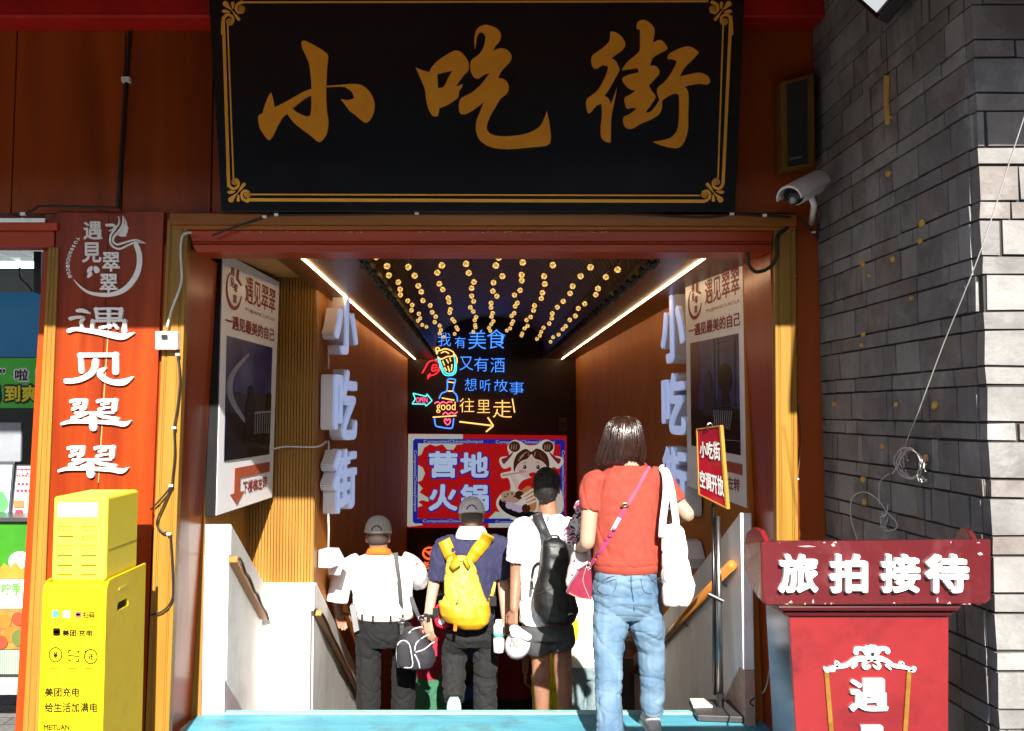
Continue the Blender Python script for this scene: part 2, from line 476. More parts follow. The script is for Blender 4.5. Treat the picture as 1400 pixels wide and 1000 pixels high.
# ------------------------------------------------------------------ the wooden shop front
bld = thing('shopfront', 'dark brown wooden shopfront with a deep doorway down to the stairs', 'building', (0, 4.6, 0))
FY = 4.6
m = MB()
zt = 4.1
zl = at(600, 292, FY).z
xs = [-6.0, -4.8, -3.6, at(18, 200, FY).x, at(168, 200, FY).x, at(290, 200, FY).x, at(640, 200, FY).x, 0.9, 1.80]
for a, b_ in zip(xs[:-1], xs[1:]):
    m.box(a + 0.003, b_ - 0.003, FY, FY + 0.12, zl, zt)
m.build('wall_panel', W_WALL, bld, bevel=0.004)
m = MB()
z0 = at(150, 27, 4.45).z
m.box(-6, 1.655, 4.42, 4.598, z0, z0 + 0.4)
m.build('beam', RED_BEAM, bld, bevel=0.01)
# eaves: sloping boards from the wall out over the pavement, tiles on top
m = MB()
ze = 1.985 + 0.62 * (4.6 - 2.75)
m.hexa([(-7, 2.75, ze), (1.66, 2.75, ze), (1.66, 4.6, 3.98), (-7, 4.6, 3.98)], [(-7, 2.75, ze + 0.07), (1.66, 2.75, ze + 0.07), (1.66, 4.6, 4.05), (-7, 4.6, 4.05)])
m.hexa([(1.662, 2.40, 2.93), (7, 2.40, 2.93), (7, 3.09, 3.10), (1.662, 3.09, 3.10)], [(1.662, 2.40, 3.0), (7, 2.40, 3.0), (7, 3.09, 3.17), (1.662, 3.09, 3.17)])  # unseen canopy, shaped to cast the shadow on the brick front
m.hexa([(1.662, 2.75, ze), (7, 2.75, ze), (7, 3.09, ze + .16), (1.662, 3.09, ze + .16)], [(1.662, 2.75, ze + .07), (7, 2.75, ze + .07), (7, 3.09, ze + .23), (1.662, 3.09, ze + .23)])  # unseen strip added to stop sun slipping past the eave end
m.build('eave', W_WALL, bld)
# column behind the sign board
m = MB()
m.slab([(62, 292), (245, 292), (245, 480), (210, 1040), (18, 1040)], FY + 0.012, 0.2)
m.build('column', W_JAMB, bld)
def post(q, flutes=2):
    m = MB()
    (a, b_), (c, d) = (q[0], q[1]), (q[3], q[2])
    n = flutes * 2 + 1
    us = (0, .16, .24, .74, .82, 1) if n == 5 else (0, .3, .7, 1)
    for i in range(n):
        u0, u1 = us[i], us[i + 1]
        lerp = lambda p, r, u: (p[0] + (r[0] - p[0]) * u, p[1] + (r[1] - p[1]) * u)
        yo = (0.0, 0.004, 0.001, 0.004, 0.0)[i % 5]
        qq = [lerp(a, b_, u0), lerp(a, b_, u1), lerp(c, d, u1), lerp(c, d, u0)]
        F_ = [at(x, y, FY - 0.05 + yo) for x, y in qq]
        m.prism(F_, (0, 0.055, 0))
    m.box(0, 0, 0, 0, 0, 0) if False else None
    return m.build('post', W_POST, bld, bevel=0.003)
post([(232, 296), (262, 296), (212, 1040), (180, 1040)]) if False else post([(229, 300), (257, 300), (229, 1050), (196, 1050)])
post([(1059, 300), (1088, 300), (1094, 1050), (1064, 1050)])
post([(66, 338), (80, 338), (52, 1050), (28, 1050)], 1)
# lintel mouldings over the doorway and over the window
m = MB()
m.slab([(232, 291), (1090, 293), (1090, 309), (232, 307)], FY - 0.075, 0.07)
m.slab([(232, 307), (1090, 309), (1088, 315), (238, 314)], FY - 0.055, 0.05)
m.build('lintel_cap', W_GOLD, bld, bevel=0.006)
m = MB()
m.slab([(258, 315), (1058, 316), (1056, 330), (262, 330)], FY - 0.04, 0.12)
m.slab([(262, 334), (1056, 334), (1052, 345), (268, 345)], FY - 0.035, 0.2)
m.slab([(262, 330.5), (1056, 330.5), (1056, 333.5), (262, 333.5)], FY - 0.03, 0.1)
m.build('lintel', W_LINT, bld, bevel=0.005)
m = MB()
m.slab([(-40, 304), (78, 304), (78, 315), (-40, 315)], FY - 0.06, 0.06)
m.slab([(-40, 316), (74, 316), (74, 338), (-40, 338)], FY - 0.035, 0.1)
m.build('window_head', W_LINT, bld, bevel=0.005)
# worn white flecks along the lintel edge
m = MB(); P = panel_at(FY - 0.0405, 258, 315, 1058, 332)
rr = random.Random(3)
for _ in range(46):
    x = rr.choice((rr.uniform(325, 500), rr.uniform(570, 830))); y = 316.2 + rr.random() * 1.6; w = rr.uniform(0.8, 5.5); h = rr.uniform(0.4, 1.3)
    m.prism([P.hit(a, b_, 0.0012) for a, b_ in ((x, y), (x + w, y + 0.3), (x + w * 0.8, y + h), (x + w * 0.2, y + h * 0.7))], (0, 0.001, 0))
m.build('chipped_paint', M('chipped_white', (0.6, 0.55, 0.48), rough=0.8), bld)
# jambs (the reveal of the doorway)
XL, XR = -1.43, 1.46
m = MB()
a = [at_x(257, 345, XL), at_x(303, 345, XL)]
def jamb(q, inward, name='jamb'):
    m = MB(); m.hexa(q, [p + V((inward, 0, 0)) for p in q]); return m.build(name, W_JAMB, bld, bevel=0.004)
jamb([V((-1.432, FY - 0.01, 2.42)), V((-1.430, 5.16, 2.42)), V((-1.525, 5.16, -0.02)), V((-1.555, FY - 0.01, -0.02))], -0.2)
jamb([V((1.415, FY - 0.01, 2.42)), V((1.415, 5.06, 2.42)), V((1.475, 5.06, -0.02)), V((1.475, FY - 0.01, -0.02))], 0.03)
JL = Panel((-1.432, FY, 2.42), (-1.430, 5.16, 2.42), (-1.525, 5.16, -0.02), (-1.555, FY, -0.02))
SCUFF = M('scuff_pale', (0.55, 0.40, 0.34), rough=0.8)
rr = random.Random(8)
for x, y, w, h in ((253, 598, 6, 2), (259, 648, 9, 1.4), (271, 652, 3, 7), (262, 700, 3, 10), (276, 596, 2.5, 5), (252, 622, 3, 4), (266, 760, 2, 9), (255, 742, 5, 2)):
    m = MB(); pts = [(x + w * a + rr.uniform(-.4, .4), y + h * b_ + rr.uniform(-.4, .4)) for a, b_ in ((0, .2), (.5, 0), (1, .3), (.9, .8), (.4, 1), (.1, .7))]
    m.prism([JL.hit(a, b_, 0.0015) for a, b_ in pts], JL.n * -0.0012); m.build('scuff', SCUFF, bld)
# skirting blocks and the plain panel to the right of the door
m = MB(); m.slab([(1088, 292), (1140, 292), (1140, 1050), (1094, 1050)], FY + 0.0, 0.12)
m.build('side_panel', W_WALL, bld, bevel=0.003)

# ------------------------------------------------------------------ the stairwell
st = thing('stairwell', 'long stairwell hall with brown walls and a dark vaulted ceiling', 'stairwell', (0, 9, 0))
YB = 14.0
ZC = at(568, 491, YB).z
m = MB()
m.box(-1.62, -1.475, 5.16, 6.18, -1.2, 2.9)
m.build('recess_wall', W_TAN, st)
m = MB()       # fluted return wall: narrow ribs
xr0, xr1 = -1.475, -1.05
nr = 22
for i in range(nr):
    a_ = xr0 + (xr1 - xr0) * i / nr; b_ = xr0 + (xr1 - xr0) * (i + 0.8) / nr
    m.box(a_, b_, 6.10, 6.125, -1.2, 2.47)
m.box(xr0, xr1, 6.122, 6.2, -1.2, 2.47)
m.build('fluted_wall', W_TAN, st)
m = MB(); m.box(-1.475, -0.99, 5.16, 6.14, 2.475, 2.55)
m.build('recess_ceiling', M('recess_board', (0.5, 0.27, 0.08), rough=0.6, col2=(0.4, 0.2, 0.05), scale=3), st)
m = MB(); m.box(-1.2, -1.05, 6.202, YB, -3.2, 3.0); m.build('side_wall', W_INT, st)
m = MB(); m.box(1.425, 1.56, 5.06, YB, -3.2, 3.0); m.build('side_wall', W_INT, st)
WB = M('back_wall_paint', (0.045, 0.02, 0.014), rough=0.3, col2=(0.03, 0.013, 0.01), scale=2)
m = MB(); m.box(-1.5, 1.6, YB, YB + 0.15, -3.2, 3.6); m.build('back_wall', WB, st)
VX0, VX1 = -0.63, 0.94
m = MB(); m.box(-1.05, VX0, 4.72, YB, ZC, ZC + 0.1); m.build('ceiling_cove', W_CEIL, st)
m = MB(); m.box(VX1, 1.425, 4.72, YB, ZC, ZC + 0.1); m.build('ceiling_cove', W_CEIL, st)
m = MB()
cx, hw, rise = (VX0 + VX1) / 2, (VX1 - VX0) / 2 + 0.02, 0.52
ny = 60
for j in range(ny):                                     # curved slats of the vault
    y0 = 4.72 + (YB - 4.72) * j / ny; y1 = y0 + (YB - 4.72) / ny * 0.86
    rings = []
    for i in range(15):
        t = PI * i / 14
        x = cx - hw * math.cos(t); z = ZC + 0.10 + rise * math.sin(t) ** 0.8
        rings.append((x, z))
    for (x0, z0), (x1, z1) in zip(rings[:-1], rings[1:]):
        m.hexa([(x0, y0, z0), (x1, y0, z1), (x1, y1, z1), (x0, y1, z0)], [(x0, y0, z0 + 0.02), (x1, y0, z1 + 0.02), (x1, y1, z1 + 0.02), (x0, y1, z0 + 0.02)])
m.build('vault', M('vault_slats', (0.20, 0.11, 0.035), rough=0.5, col2=(0.13, 0.07, 0.02), scale=4), st)
m = MB(); m.box(-1.6, 1.6, 4.73, YB, 3.35, 3.4); m.box(-1.66, -1.63, 4.73, YB, 2.40, 3.4); m.box(1.57, 1.60, 4.73, YB, 2.40, 3.34); m.build('vault_back', DARK, st)
LED = glow('led_strip', (1.0, 0.66, 0.34), 7.5)
for xa, xb in ((-0.905, -0.94), (1.155, 1.217)):
    m = MB()
    z = ZC - 0.001
    m.hexa([(xa - 0.003, 4.75, z - 0.008), (xa + 0.003, 4.75, z - 0.008), (xb + 0.003, YB - 0.05, z - 0.008), (xb - 0.003, YB - 0.05, z - 0.012)],
           [(xa - 0.003, 4.75, z), (xa + 0.003, 4.75, z), (xb + 0.003, YB - 0.05, z), (xb - 0.003, YB - 0.05, z)])
    m.build('light_strip', LED, st)
# ragged dark garland along both edges of the vault
GAR = M('garland', (0.03, 0.035, 0.028), rough=0.8)
for x in (VX0 + 0.015, VX1 - 0.015):
    m = MB(); rr = random.Random(5)
    for k in range(200):
        y = 4.9 + k * 0.044
        p = V((x + .012 * math.sin(k * 1.1), y, ZC + 0.004 + .014 * math.cos(k * 1.1)))
        m.tube([p + V((0, -.03, rr.uniform(0, .015))), p + V((rr.uniform(-.012, .012), 0, -.012)), p + V((0, .03, rr.uniform(0, .015)))], 0.010, 6)
    m.build('garland', GAR, st)

# ------------------------------------------------------------------ parapets of the stairs
def parapet(label, segs, cap_pts, low_pts, rail):
    pass
HR = wood('handrail_wood', (0.50, 0.20, 0.04), (0.34, 0.12, 0.022), rough=0.3, grain=(20, 2, 2), knots=False)
pl = thing('stair_parapet', 'white plastered parapet stepping down beside the fluted tan wall', 'parapet', (-1.4, 5.7, 0))
XA = -1.335
m = MB()     # lower wall: one solid following the stair, then the face toward the street, then on down
t0, t1 = at_x(300, 716, XA), at_x(365, 800, XA)
ya, yb = 5.18, 6.02
zA, zB = at(300, 716, ya).z, at(365, 800, yb).z
zA1, zB1 = at(300, 758, ya).z, at(365, 836, yb).z
zlow = at(290, 930, ya).z
m.prism([(XA - 0.012, ya, zA1), (XA - 0.012, yb, zB1), (XA - 0.012, yb, -0.7), (XA - 0.012, ya + 0.42, -0.12), (XA - 0.012, ya, zlow)], (-0.135, 0, 0))
m.box(-1.475, -1.052, yb + 0.012, yb + 0.085, -1.1, zB1)
zC1 = zB1 - 0.5 * (8.6 - yb); zC = zC1 + (zB - zB1)
m.prism([(-1.045, yb + 0.09, zB1), (-1.045, 8.6, zC1), (-1.045, 8.6, zC1 - 0.9), (-1.045, yb + 0.09, zB1 - 1.2)], (-0.10, 0, 0))
m.build('wall', WHITE_WALL, pl, bevel=0.006)
m = MB()     # proud cap band
m.prism([(XA, ya - 0.01, zA), (XA, yb, zB), (XA, yb, zB1), (XA, ya - 0.01, zA1)], (-0.14, 0, 0))
m.box(-1.475, -1.028, yb + 0.002, yb + 0.09, zB1, zB)
m.prism([(-1.028, yb + 0.092, zB), (-1.028, 8.6, zC), (-1.028, 8.6, zC1), (-1.028, yb + 0.092, zB1)], (-0.12, 0, 0))
m.build('cap', WHITE_WALL, pl, bevel=0.008)
def railrun(m, x, y0, z0, y1, z1, r=0.017):
    d = V((0, y1 - y0, z1 - z0)).normalized(); up = V((0, -d.z, d.y))
    a, b_ = V((x, y0, z0)), V((x, y1, z1))
    m.hexa([a - up * r, a + up * r, b_ + up * r, b_ - up * r], [a - up * r + V((.045, 0, 0)), a + up * r + V((.045, 0, 0)), b_ + up * r + V((.045, 0, 0)), b_ - up * r + V((.045, 0, 0))])
m = MB()
railrun(m, XA - 0.01, ya + 0.0, zA1 - 0.026, yb - 0.05, zB1 - 0.026)
m.build('handrail', HR, pl, bevel=0.004)
m = MB(); railrun(m, -1.043, yb + 0.1, zB1 - 0.03, 8.6, zC1 - 0.03); m.build('handrail', HR, pl, bevel=0.004)
m = MB()
for (x, y0, z0, y1, z1) in ((XA + 0.04, ya + 0.02, zA1 - 0.02, yb - 0.06, zB1 - 0.03), (-0.993, yb + 0.1, zB1 - 0.03, 8.5, zC1 - 0.03)):
    m.tube(spline([V((x, y0, z0)).lerp(V((x, y1, z1)), t) + V((0, 0, 0.010 * math.sin(t * 23))) for t in [i / 10 for i in range(11)]], 3), 0.006, 6)
m.build('cable', CABLE_B, pl)
m = MB()
m.prism([(XA - 0.02, ya, zlow), (XA - 0.02, ya + 0.42, -0.12), (XA - 0.02, ya, -0.12)], (-0.12, 0, 0))
m.build('base', M('pinkish_base', (0.52, 0.36, 0.37), rough=0.75, col2=(0.4, 0.36, 0.42), scale=9, bump=0.15), pl)

pr = thing('stair_parapet', 'white parapet with orange wooden handrail sloping down behind the red sign stand', 'parapet', (1.4, 6, 0))
XB = 1.36
y0, y1 = 5.0, 9.2
q0, q1 = at(1032, 701, y0), at(950, 779, 6.0)
sl_ = (q1.z - q0.z) / (q1.y - q0.y)
z0_, z1_ = q0.z, q0.z + sl_ * (y1 - y0)
zlo = at(1033, 917, y0).z
m = MB()
m.prism([(XB, y0, z0_), (XB, y1, z1_), (XB, y1, z1_ - 1.1), (XB, 5.8, -0.3), (XB, y0 + 0.08, zlo), (XB, y0, zlo)], (0.06, 0, 0))
m.build('wall', M('grey_plaster', (0.86, 0.85, 0.86), rough=0.7, col2=(0.74, 0.73, 0.74), scale=6, stretch=(1, 1, 0.3), bump=0.08, fine=90, grime=((0.50, 0.46, 0.42), 3.2, 0.45)), pr, bevel=0.006)
m = MB()
h0 = at(1003, 770, 5.0); h1 = at(862, 916, 8.2)
m.tube([(XB - 0.035, 5.05, at_x(1000, 772, XB - 0.035).z), (XB - 0.035, 8.4, at_x(862, 916, XB - 0.035).z)], 0.026, 8)
m.build('handrail', HR, pr, smooth=True)
m = MB()
for yy in (5.3, 6.3, 7.3, 8.2):
    t = (yy - 5.05) / 3.35; zz = at_x(1000, 772, XB - .035).z * (1 - t) + at_x(862, 916, XB - .035).z * t
    m.tube([(XB, yy, zz - 0.05), (XB - 0.035, yy, zz - 0.02)], 0.008, 6)
m.build('bracket', STEEL, pr)
m = MB()
m.prism([(XB + 0.008, y0, zlo), (XB + 0.008, y0 + 0.08, zlo), (XB + 0.008, 5.8, -0.3), (XB + 0.008, y0, -0.3)], (0.05, 0, 0))
m.build('base', DIRTY, pr)
# ------------------------------------------------------------------ grey brick pillar
def brick_mat(name, c, c2):
    return M(name, c, rough=0.85, col2=c2, scale=6, bump=0.45, fine=40, spec=0.2, grime=((0.38, 0.375, 0.37), 3.6, 0.45))
BR = [brick_mat('grey_brick_a', (0.225, 0.222, 0.218), (0.14, 0.136, 0.132)), brick_mat('grey_brick_b', (0.19, 0.185, 0.182), (0.115, 0.112, 0.11)),
      brick_mat('grey_brick_c', (0.20, 0.182, 0.172), (0.125, 0.107, 0.10)), brick_mat('grey_brick_d', (0.25, 0.245, 0.24), (0.17, 0.165, 0.16))]
MORTAR = M('dark_mortar', (0.040, 0.038, 0.036), rough=0.95, scale=30)
XW, YW = 1.655, 3.11
bp_ = thing('brick_pillar', 'grey brick pillar with dark unlit side beside the doorway', 'pillar', (2.4, 3.8, 0))
m = MB(); rr = random.Random(11)
zc = at_x(1340, 72, XW).z
levels = [zc]
z, k = zc, 0
while z > -0.1:
    z -= 0.121 if k % 2 == 0 else 0.062
    levels.append(z); k += 1
z, k, ups = zc, 0, []
while z < 4.3:
    z += 0.062 if k % 2 == 0 else 0.121
    ups.append(z); k += 1
levels = ups[::-1] + levels
def bbox_rand(m, a0, a1, z0, z1, side):
    j = 0.006
    o = [rr.uniform(-0.004, 0.003) for _ in range(4)]
    g0 = 0.004
    pts = [(a0 + g0, z0 + g0), (a1 - g0, z0 + g0), (a1 - g0, z1 - g0), (a0 + g0, z1 - g0)]
    pts = [(a + rr.uniform(-.003, .003), z_ + rr.uniform(-.002, .002)) for a, z_ in pts]
    d = rr.uniform(-0.004, 0.002)
    m.cur = rr.choice((0, 0, 1, 1, 1, 2, 2, 3))
    if side: A = [V((XW + d + q * .5, a, z_)) for (a, z_), q in zip(pts, o)]; B = [V((XW + 0.05, a, z_)) for a, z_ in pts]
    else: A = [V((a, YW + d + q * .5, z_)) for (a, z_), q in zip(pts, o)]; B = [V((a, YW + 0.05, z_)) for a, z_ in pts]
    m.hexa(A, B)
for i, (zt_, zb_) in enumerate(zip(levels[:-1], levels[1:])):
    thick = zt_ - zb_ > 0.09
    for side in (True, False):
        a0, end = (YW + 0.0, 4.6) if side else (XW, 4.4)
        a = a0 - rr.uniform(0, 0.1)
        while a < end:
            l = rr.choice((0.24, 0.25, 0.20, 0.12, 0.055, 0.23, 0.14)) if thick else rr.choice((0.25, 0.24, 0.22, 0.13))
            b0, b1 = max(a, a0), min(a + l, end)
            if b1 - b0 > 0.02: bbox_rand(m, b0 + (0.051 if (side and b0 == a0) else 0), b1, zb_, zt_, side)
            a += l
m.build('brickwork', BR, bp_, bevel=0.003)
m = MB(); m.box(XW + 0.010, 4.4, YW + 0.010, 4.6, -0.03, 4.3); m.build('mortar', MORTAR, bp_)
FOAM = M('yellow_foam', (0.62, 0.36, 0.09), rough=0.8, col2=(0.45, 0.24, 0.05), scale=60, bump=0.4)
for x, y, w, h in ((1216, 238, 3.5, 6), (1262, 306, 3, 7), (1260, 330, 2.4, 4.5), (1222, 355, 2.6, 6), (1181, 360, 3, 7), (1248, 408, 2, 3.5), (1182, 457, 3, 5), (1180, 472, 3, 4), (1280, 555, 3.6, 7),
                   (1227, 554, 2, 4), (1142, 553, 2, 4), (1208, 611, 2.6, 4.5), (1267, 627, 3.5, 7), (1182, 656, 4, 6), (1184, 687, 3, 6), (1190, 377, 2, 4), (1220, 160, 1.5, 3)):
    m = MB(); c = at_x(x, y, XW - 0.002); s_ = c.y / F
    pts = []
    for i in range(12):
        t = 2 * PI * i / 12; q = rr.uniform(0.75, 1.15)
        pts.append(c + V((0, math.cos(t) * w * s_ * 2.0 * q, math.sin(t) * h * s_ * q)))
    m.hexa([p.lerp(c, 0.35) + V((-0.012, 0, 0)) for p in pts], pts)
    m.build('foam_dab', FOAM, bp_, smooth=True)
# strip of yellow tape on the brick
m = MB()
P = [at_x(x, y, XW - 0.008) for x, y in ((1208, 103), (1215, 104), (1213, 135), (1216, 170), (1210, 171), (1208, 140))]
m.prism(P, (0.006, 0, 0))
tag(m.build('tape_strip', M('yellow_tape', (0.62, 0.38, 0.10), rough=0.5)), 'vertical strip of yellow tape stuck high on the dark brick', 'tape')
# loose wire
m = MB()
def px_path(pts, X): return [at_x(x, y, X) for x, y in pts]
path = px_path([(1470, -40), (1397, 170), (1340, 345), (1290, 470), (1255, 565), (1237, 612), (1236, 640)], XW - 0.03)
m.tube(spline(path, 4), 0.0022, 6)
cc = at_x(1246, 634, XW - 0.03)
for q in range(4):
    r = 0.055 + 0.012 * q; ph = q * 1.3
    m.tube([cc + V((rr.uniform(-.006, .006), math.cos(t + ph) * r * 1.25 + 0.01 * q, math.sin(t + ph) * r * (0.95 - 0.1 * q))) for t in [2 * PI * i / 26 for i in range(25)]], 0.0026, 6)
m.tube(spline(px_path([(1237, 618), (1226, 640), (1220, 648)], XW - .028), 4), 0.004, 6)
for x, y in ((1237, 622), (1262, 636), (1259, 652)):
    c = at_x(x, y, XW - .026)
    for q in range(5):
        m.tube([c + V((rr.uniform(-.01, .01), rr.uniform(-.03, .03), rr.uniform(-.025, .025))) for _ in range(3)], 0.0025, 5)
m.tube(spline(px_path([(1216, 648), (1203, 660), (1202, 690)], XW - .02), 4), 0.0022, 6)
tag(m.build('hanging_wire', M('pale_wire', (0.55, 0.53, 0.5), rough=0.5), smooth=True), 'thin pale wire hanging down the brick and knotted into a coil', 'wire')
m = MB()
m.tube(spline(px_path([(1172, 738), (1163, 705), (1166, 680), (1182, 673), (1200, 683), (1212, 700), (1224, 712), (1226, 722), (1212, 726), (1204, 715), (1212, 702), (1214, 690)], XW - .02), 5), 0.0024, 6)
c = at_x(1209, 712, XW - .02)
for q in range(7):
    m.tube([c + V((rr.uniform(-.012, .012), rr.uniform(-.03, .03), rr.uniform(-.03, .03))) for _ in range(3)], 0.0025, 5)
tag(m.build('hanging_wire', MATS['pale_wire'], smooth=True), 'small loop of pale wire just above the red podium header', 'wire')

# ------------------------------------------------------------------ black signboard over the doorway
sb = thing('hanging_signboard', 'large black lacquer signboard with three gold brush characters over the doorway', 'signboard', (0, 4.5, 2.6))
SB = Panel(at(284.4, -14, 4.33), at(1018.6, -14, 4.33), at(1005, 290, 4.49), at(302, 290, 4.49))
LACQ = M('black_lacquer', (0.009, 0.009, 0.010), rough=0.22, var=0.3, scale=2, spec=0.4, rvar=0.08)
m = MB(); m.quadp(SB, -0.045, 0.0); m.build('board', LACQ, sb, bevel=0.004)
GOLD = M('gold_paint', (0.95, 0.42, 0.025), rough=0.5, col2=(0.85, 0.33, 0.015), scale=7, spec=0.5, metal=0.2)
GOLD2 = M('gold_line', (0.95, 0.48, 0.06), rough=0.45, metal=0.2, col2=(0.85, 0.38, 0.04), scale=9)
def shape(m, P, outer, holes, d, t):
    m.prism([P.hit(x, y, d + t) for x, y in outer], P.n * -t, [[P.hit(x, y, d + t) for x, y in h] for h in holes])
xiao = [(415, 140), (445, 135), (520, 175), (575, 210), (595, 240), (588, 320), (583, 440, 'c'), (640, 437), (700, 432), (760, 428), (820, 435), (870, 470), (905, 530), (912, 590), (895, 650), (870, 683), (845, 690), (815, 670), (775, 635), (740, 610), (710, 570), (680, 530, 'c'), (730, 538), (775, 525, 'c'), (755, 480), (720, 455), (700, 446), (640, 446), (583, 449, 'c'), (583, 540), (588, 620), (597, 680), (590, 750), (570, 795), (540, 822), (515, 815), (480, 785), (420, 740), (370, 700), (335, 660), (315, 630, 'c'), (290, 650), (255, 705), (225, 770), (200, 805), (185, 808), (165, 785), (130, 730), (118, 665), (125, 640), (148, 630, 'c'), (160, 585), (185, 520), (205, 485, 'c'), (218, 520), (230, 587, 'c'), (290, 558), (350, 525), (420, 485), (483, 460, 'c'), (478, 380), (465, 290), (440, 230), (418, 180)]
xiao_h = [(352, 595, 'c'), (400, 555), (440, 525), (480, 505, 'c'), (482, 570), (475, 640, 'c'), (455, 650), (410, 635), (375, 615)]
kou = [(92, 365, 'c'), (140, 385), (185, 397, 'c'), (205, 360), (250, 315), (310, 275), (360, 252), (400, 260), (440, 305), (455, 345), (450, 385), (420, 420), (390, 460), (365, 495, 'c'), (385, 490), (412, 478, 'c'), (408, 500), (390, 525), (385, 560), (370, 580), (310, 620), (255, 642, 'c'), (245, 690), (225, 698), (205, 690), (180, 650), (165, 590), (155, 515), (130, 450)]
kou_h = [(240, 410, 'c'), (345, 385, 'c'), (315, 435), (285, 495), (245, 507, 'c')]
qi = [(497, 240, 'c'), (492, 190), (497, 140), (515, 100), (560, 75), (610, 83), (655, 108), (675, 145), (665, 185), (640, 215), (620, 250, 'c'), (670, 235), (715, 245), (745, 280), (740, 320), (700, 365), (675, 395), (655, 440, 'c'), (690, 443), (722, 475), (728, 510), (712, 545), (670, 580), (640, 630), (605, 690), (585, 740), (578, 780), (600, 815), (650, 832), (730, 834), (820, 823), (890, 800), (940, 765), (970, 710), (987, 660, 'c'), (1000, 720), (1015, 830), (1010, 880, 'c'), (980, 900), (900, 908), (800, 918), (700, 922), (620, 912), (560, 885), (520, 845), (502, 780), (510, 720), (530, 670), (558, 600, 'c'), (520, 630), (470, 665), (425, 685), (395, 675), (387, 640), (390, 600), (410, 570), (470, 540), (530, 490), (570, 440), (600, 400, 'c'), (560, 415), (520, 440), (490, 430), (470, 395), (465, 350), (475, 315), (520, 280), (550, 240), (565, 190), (567, 150), (550, 128), (525, 130), (510, 160), (505, 200)]
jie1 = [(210, 163, 'c'), (245, 168), (285, 200), (307, 240), (295, 275), (250, 310), (217, 335, 'c'), (245, 355), (265, 395), (268, 415), (240, 470), (200, 540), (173, 580, 'c'), (200, 600), (212, 638, 'c'), (230, 590), (252, 528, 'c'), (240, 600), (225, 670), (215, 740), (213, 840), (212, 882, 'c'), (190, 880), (160, 860), (147, 825), (150, 760), (156, 690), (152, 630, 'c'), (120, 645), (85, 685), (65, 688), (53, 640), (58, 600), (90, 575), (130, 540), (165, 480), (190, 420), (195, 385, 'c'), (160, 380), (125, 402), (100, 395), (87, 360), (92, 320), (120, 298), (170, 260), (205, 220)]
jie2 = [(382, 140, 'c'), (385, 105), (415, 87), (450, 95), (485, 125), (497, 165), (485, 235, 'c'), (520, 218), (550, 225), (580, 265), (575, 280), (530, 305), (485, 335), (468, 385, 'c'), (500, 385), (525, 410), (525, 440), (495, 475), (460, 515, 'c'), (475, 545), (500, 575), (500, 600), (470, 645), (437, 690, 'c'), (470, 683), (500, 650), (530, 603, 'c'), (515, 560), (520, 525), (560, 490), (600, 440), (635, 375), (640, 350, 'c'), (610, 340), (583, 340, 'c'), (590, 310), (640, 280), (700, 260), (740, 265), (775, 290), (780, 305), (740, 350), (690, 400), (660, 455, 'c'), (720, 440), (790, 430), (840, 450), (858, 485), (840, 505), (790, 500), (740, 508), (690, 520, 'c'), (712, 545), (718, 600), (715, 700), (715, 780), (705, 840), (680, 895), (650, 918), (600, 915), (540, 900), (488, 877, 'c'), (560, 865), (610, 845), (645, 800), (655, 740), (658, 660), (655, 575), (630, 565), (590, 580), (545, 612, 'c'), (542, 670), (520, 705), (470, 735), (410, 760), (360, 790), (320, 790), (298, 765), (295, 720), (320, 705), (355, 685), (380, 658, 'c'), (345, 658), (318, 660), (303, 615), (305, 590), (340, 570), (375, 545, 'c'), (340, 535), (310, 510), (290, 480), (292, 460), (340, 440), (396, 428, 'c'), (388, 398, 'c'), (340, 405), (283, 412, 'c'), (300, 385), (330, 350), (390, 300), (403, 260), (403, 150, 'c')]
m = MB(); shape(m, SB, crop(smooth_poly(xiao), 330, 30, 5), [crop(smooth_poly(xiao_h), 330, 30, 5)], 0.0, 0.012); m.build('character', GOLD, sb)
m = MB(); shape(m, SB, crop(smooth_poly(kou), 550, 20, 5), [crop(smooth_poly(kou_h), 550, 20, 5)], 0.0, 0.012); shape(m, SB, crop(smooth_poly(qi), 550, 20, 5), [], 0.0, 0.012); m.build('character', GOLD, sb)
m = MB(); shape(m, SB, crop(smooth_poly(jie1), 790, 10, 4.76), [], 0.0, 0.012); shape(m, SB, crop(smooth_poly(jie2), 790, 10, 4.76), [], 0.0, 0.012); m.build('character', GOLD, sb)
m = MB()
def ln(a, b_, w): m.stroke(SB, [(a[0], a[1], w), (b_[0], b_[1], w)], 0, 0.004, round_=False)
ln((305.5, 24), (313, 256), 4.2); ln((311.5, 34), (319.5, 246), 2.0)
ln((999, 22), (988.5, 250), 4.2); ln((988.5, 34), (981.5, 244), 2.0)
ln((338, 273.5), (963, 275.5), 4.4); ln((341, 266.2), (957, 267.6), 2.0)
ln((330, 3.6), (968, 2.2), 2.4)
orn = [[(545, 250, 48), (535, 450, 45), (510, 510, 45), (460, 538, 42), (400, 510, 40), (382, 450, 36), (410, 400, 40)],
       [(250, 728, 48), (320, 690, 42), (337, 620, 40), (295, 570, 38), (235, 585, 40)],
       [(300, 470, 50), (340, 520, 40), (400, 600, 12), (460, 660, 50), (500, 705, 85)], [(440, 580, 20), (500, 590, 50), (530, 590, 45)], [(387, 640, 26), (390, 710, 50)],
       [(436, 425, 100), (441, 432, 100)], [(250, 628, 96), (256, 630, 96)]]
tr = [lambda x, y: (940 + x / 11.11, 210 + y / 11.11), lambda x, y: (1301 - (940 + x / 11.11), 210 + y / 11.11),
      lambda x, y: (951 + x / 11.11, 279 - (210 + y / 11.11)), lambda x, y: (1293.5 - (940 + x / 11.11), 279 - (210 + y / 11.11))]
for f in tr:
    for o in orn:
        m.stroke(SB, [(*f(x, y), w / 11.11) for x, y, w in o], 0, 0.005)
m.build('border', GOLD2, sb)

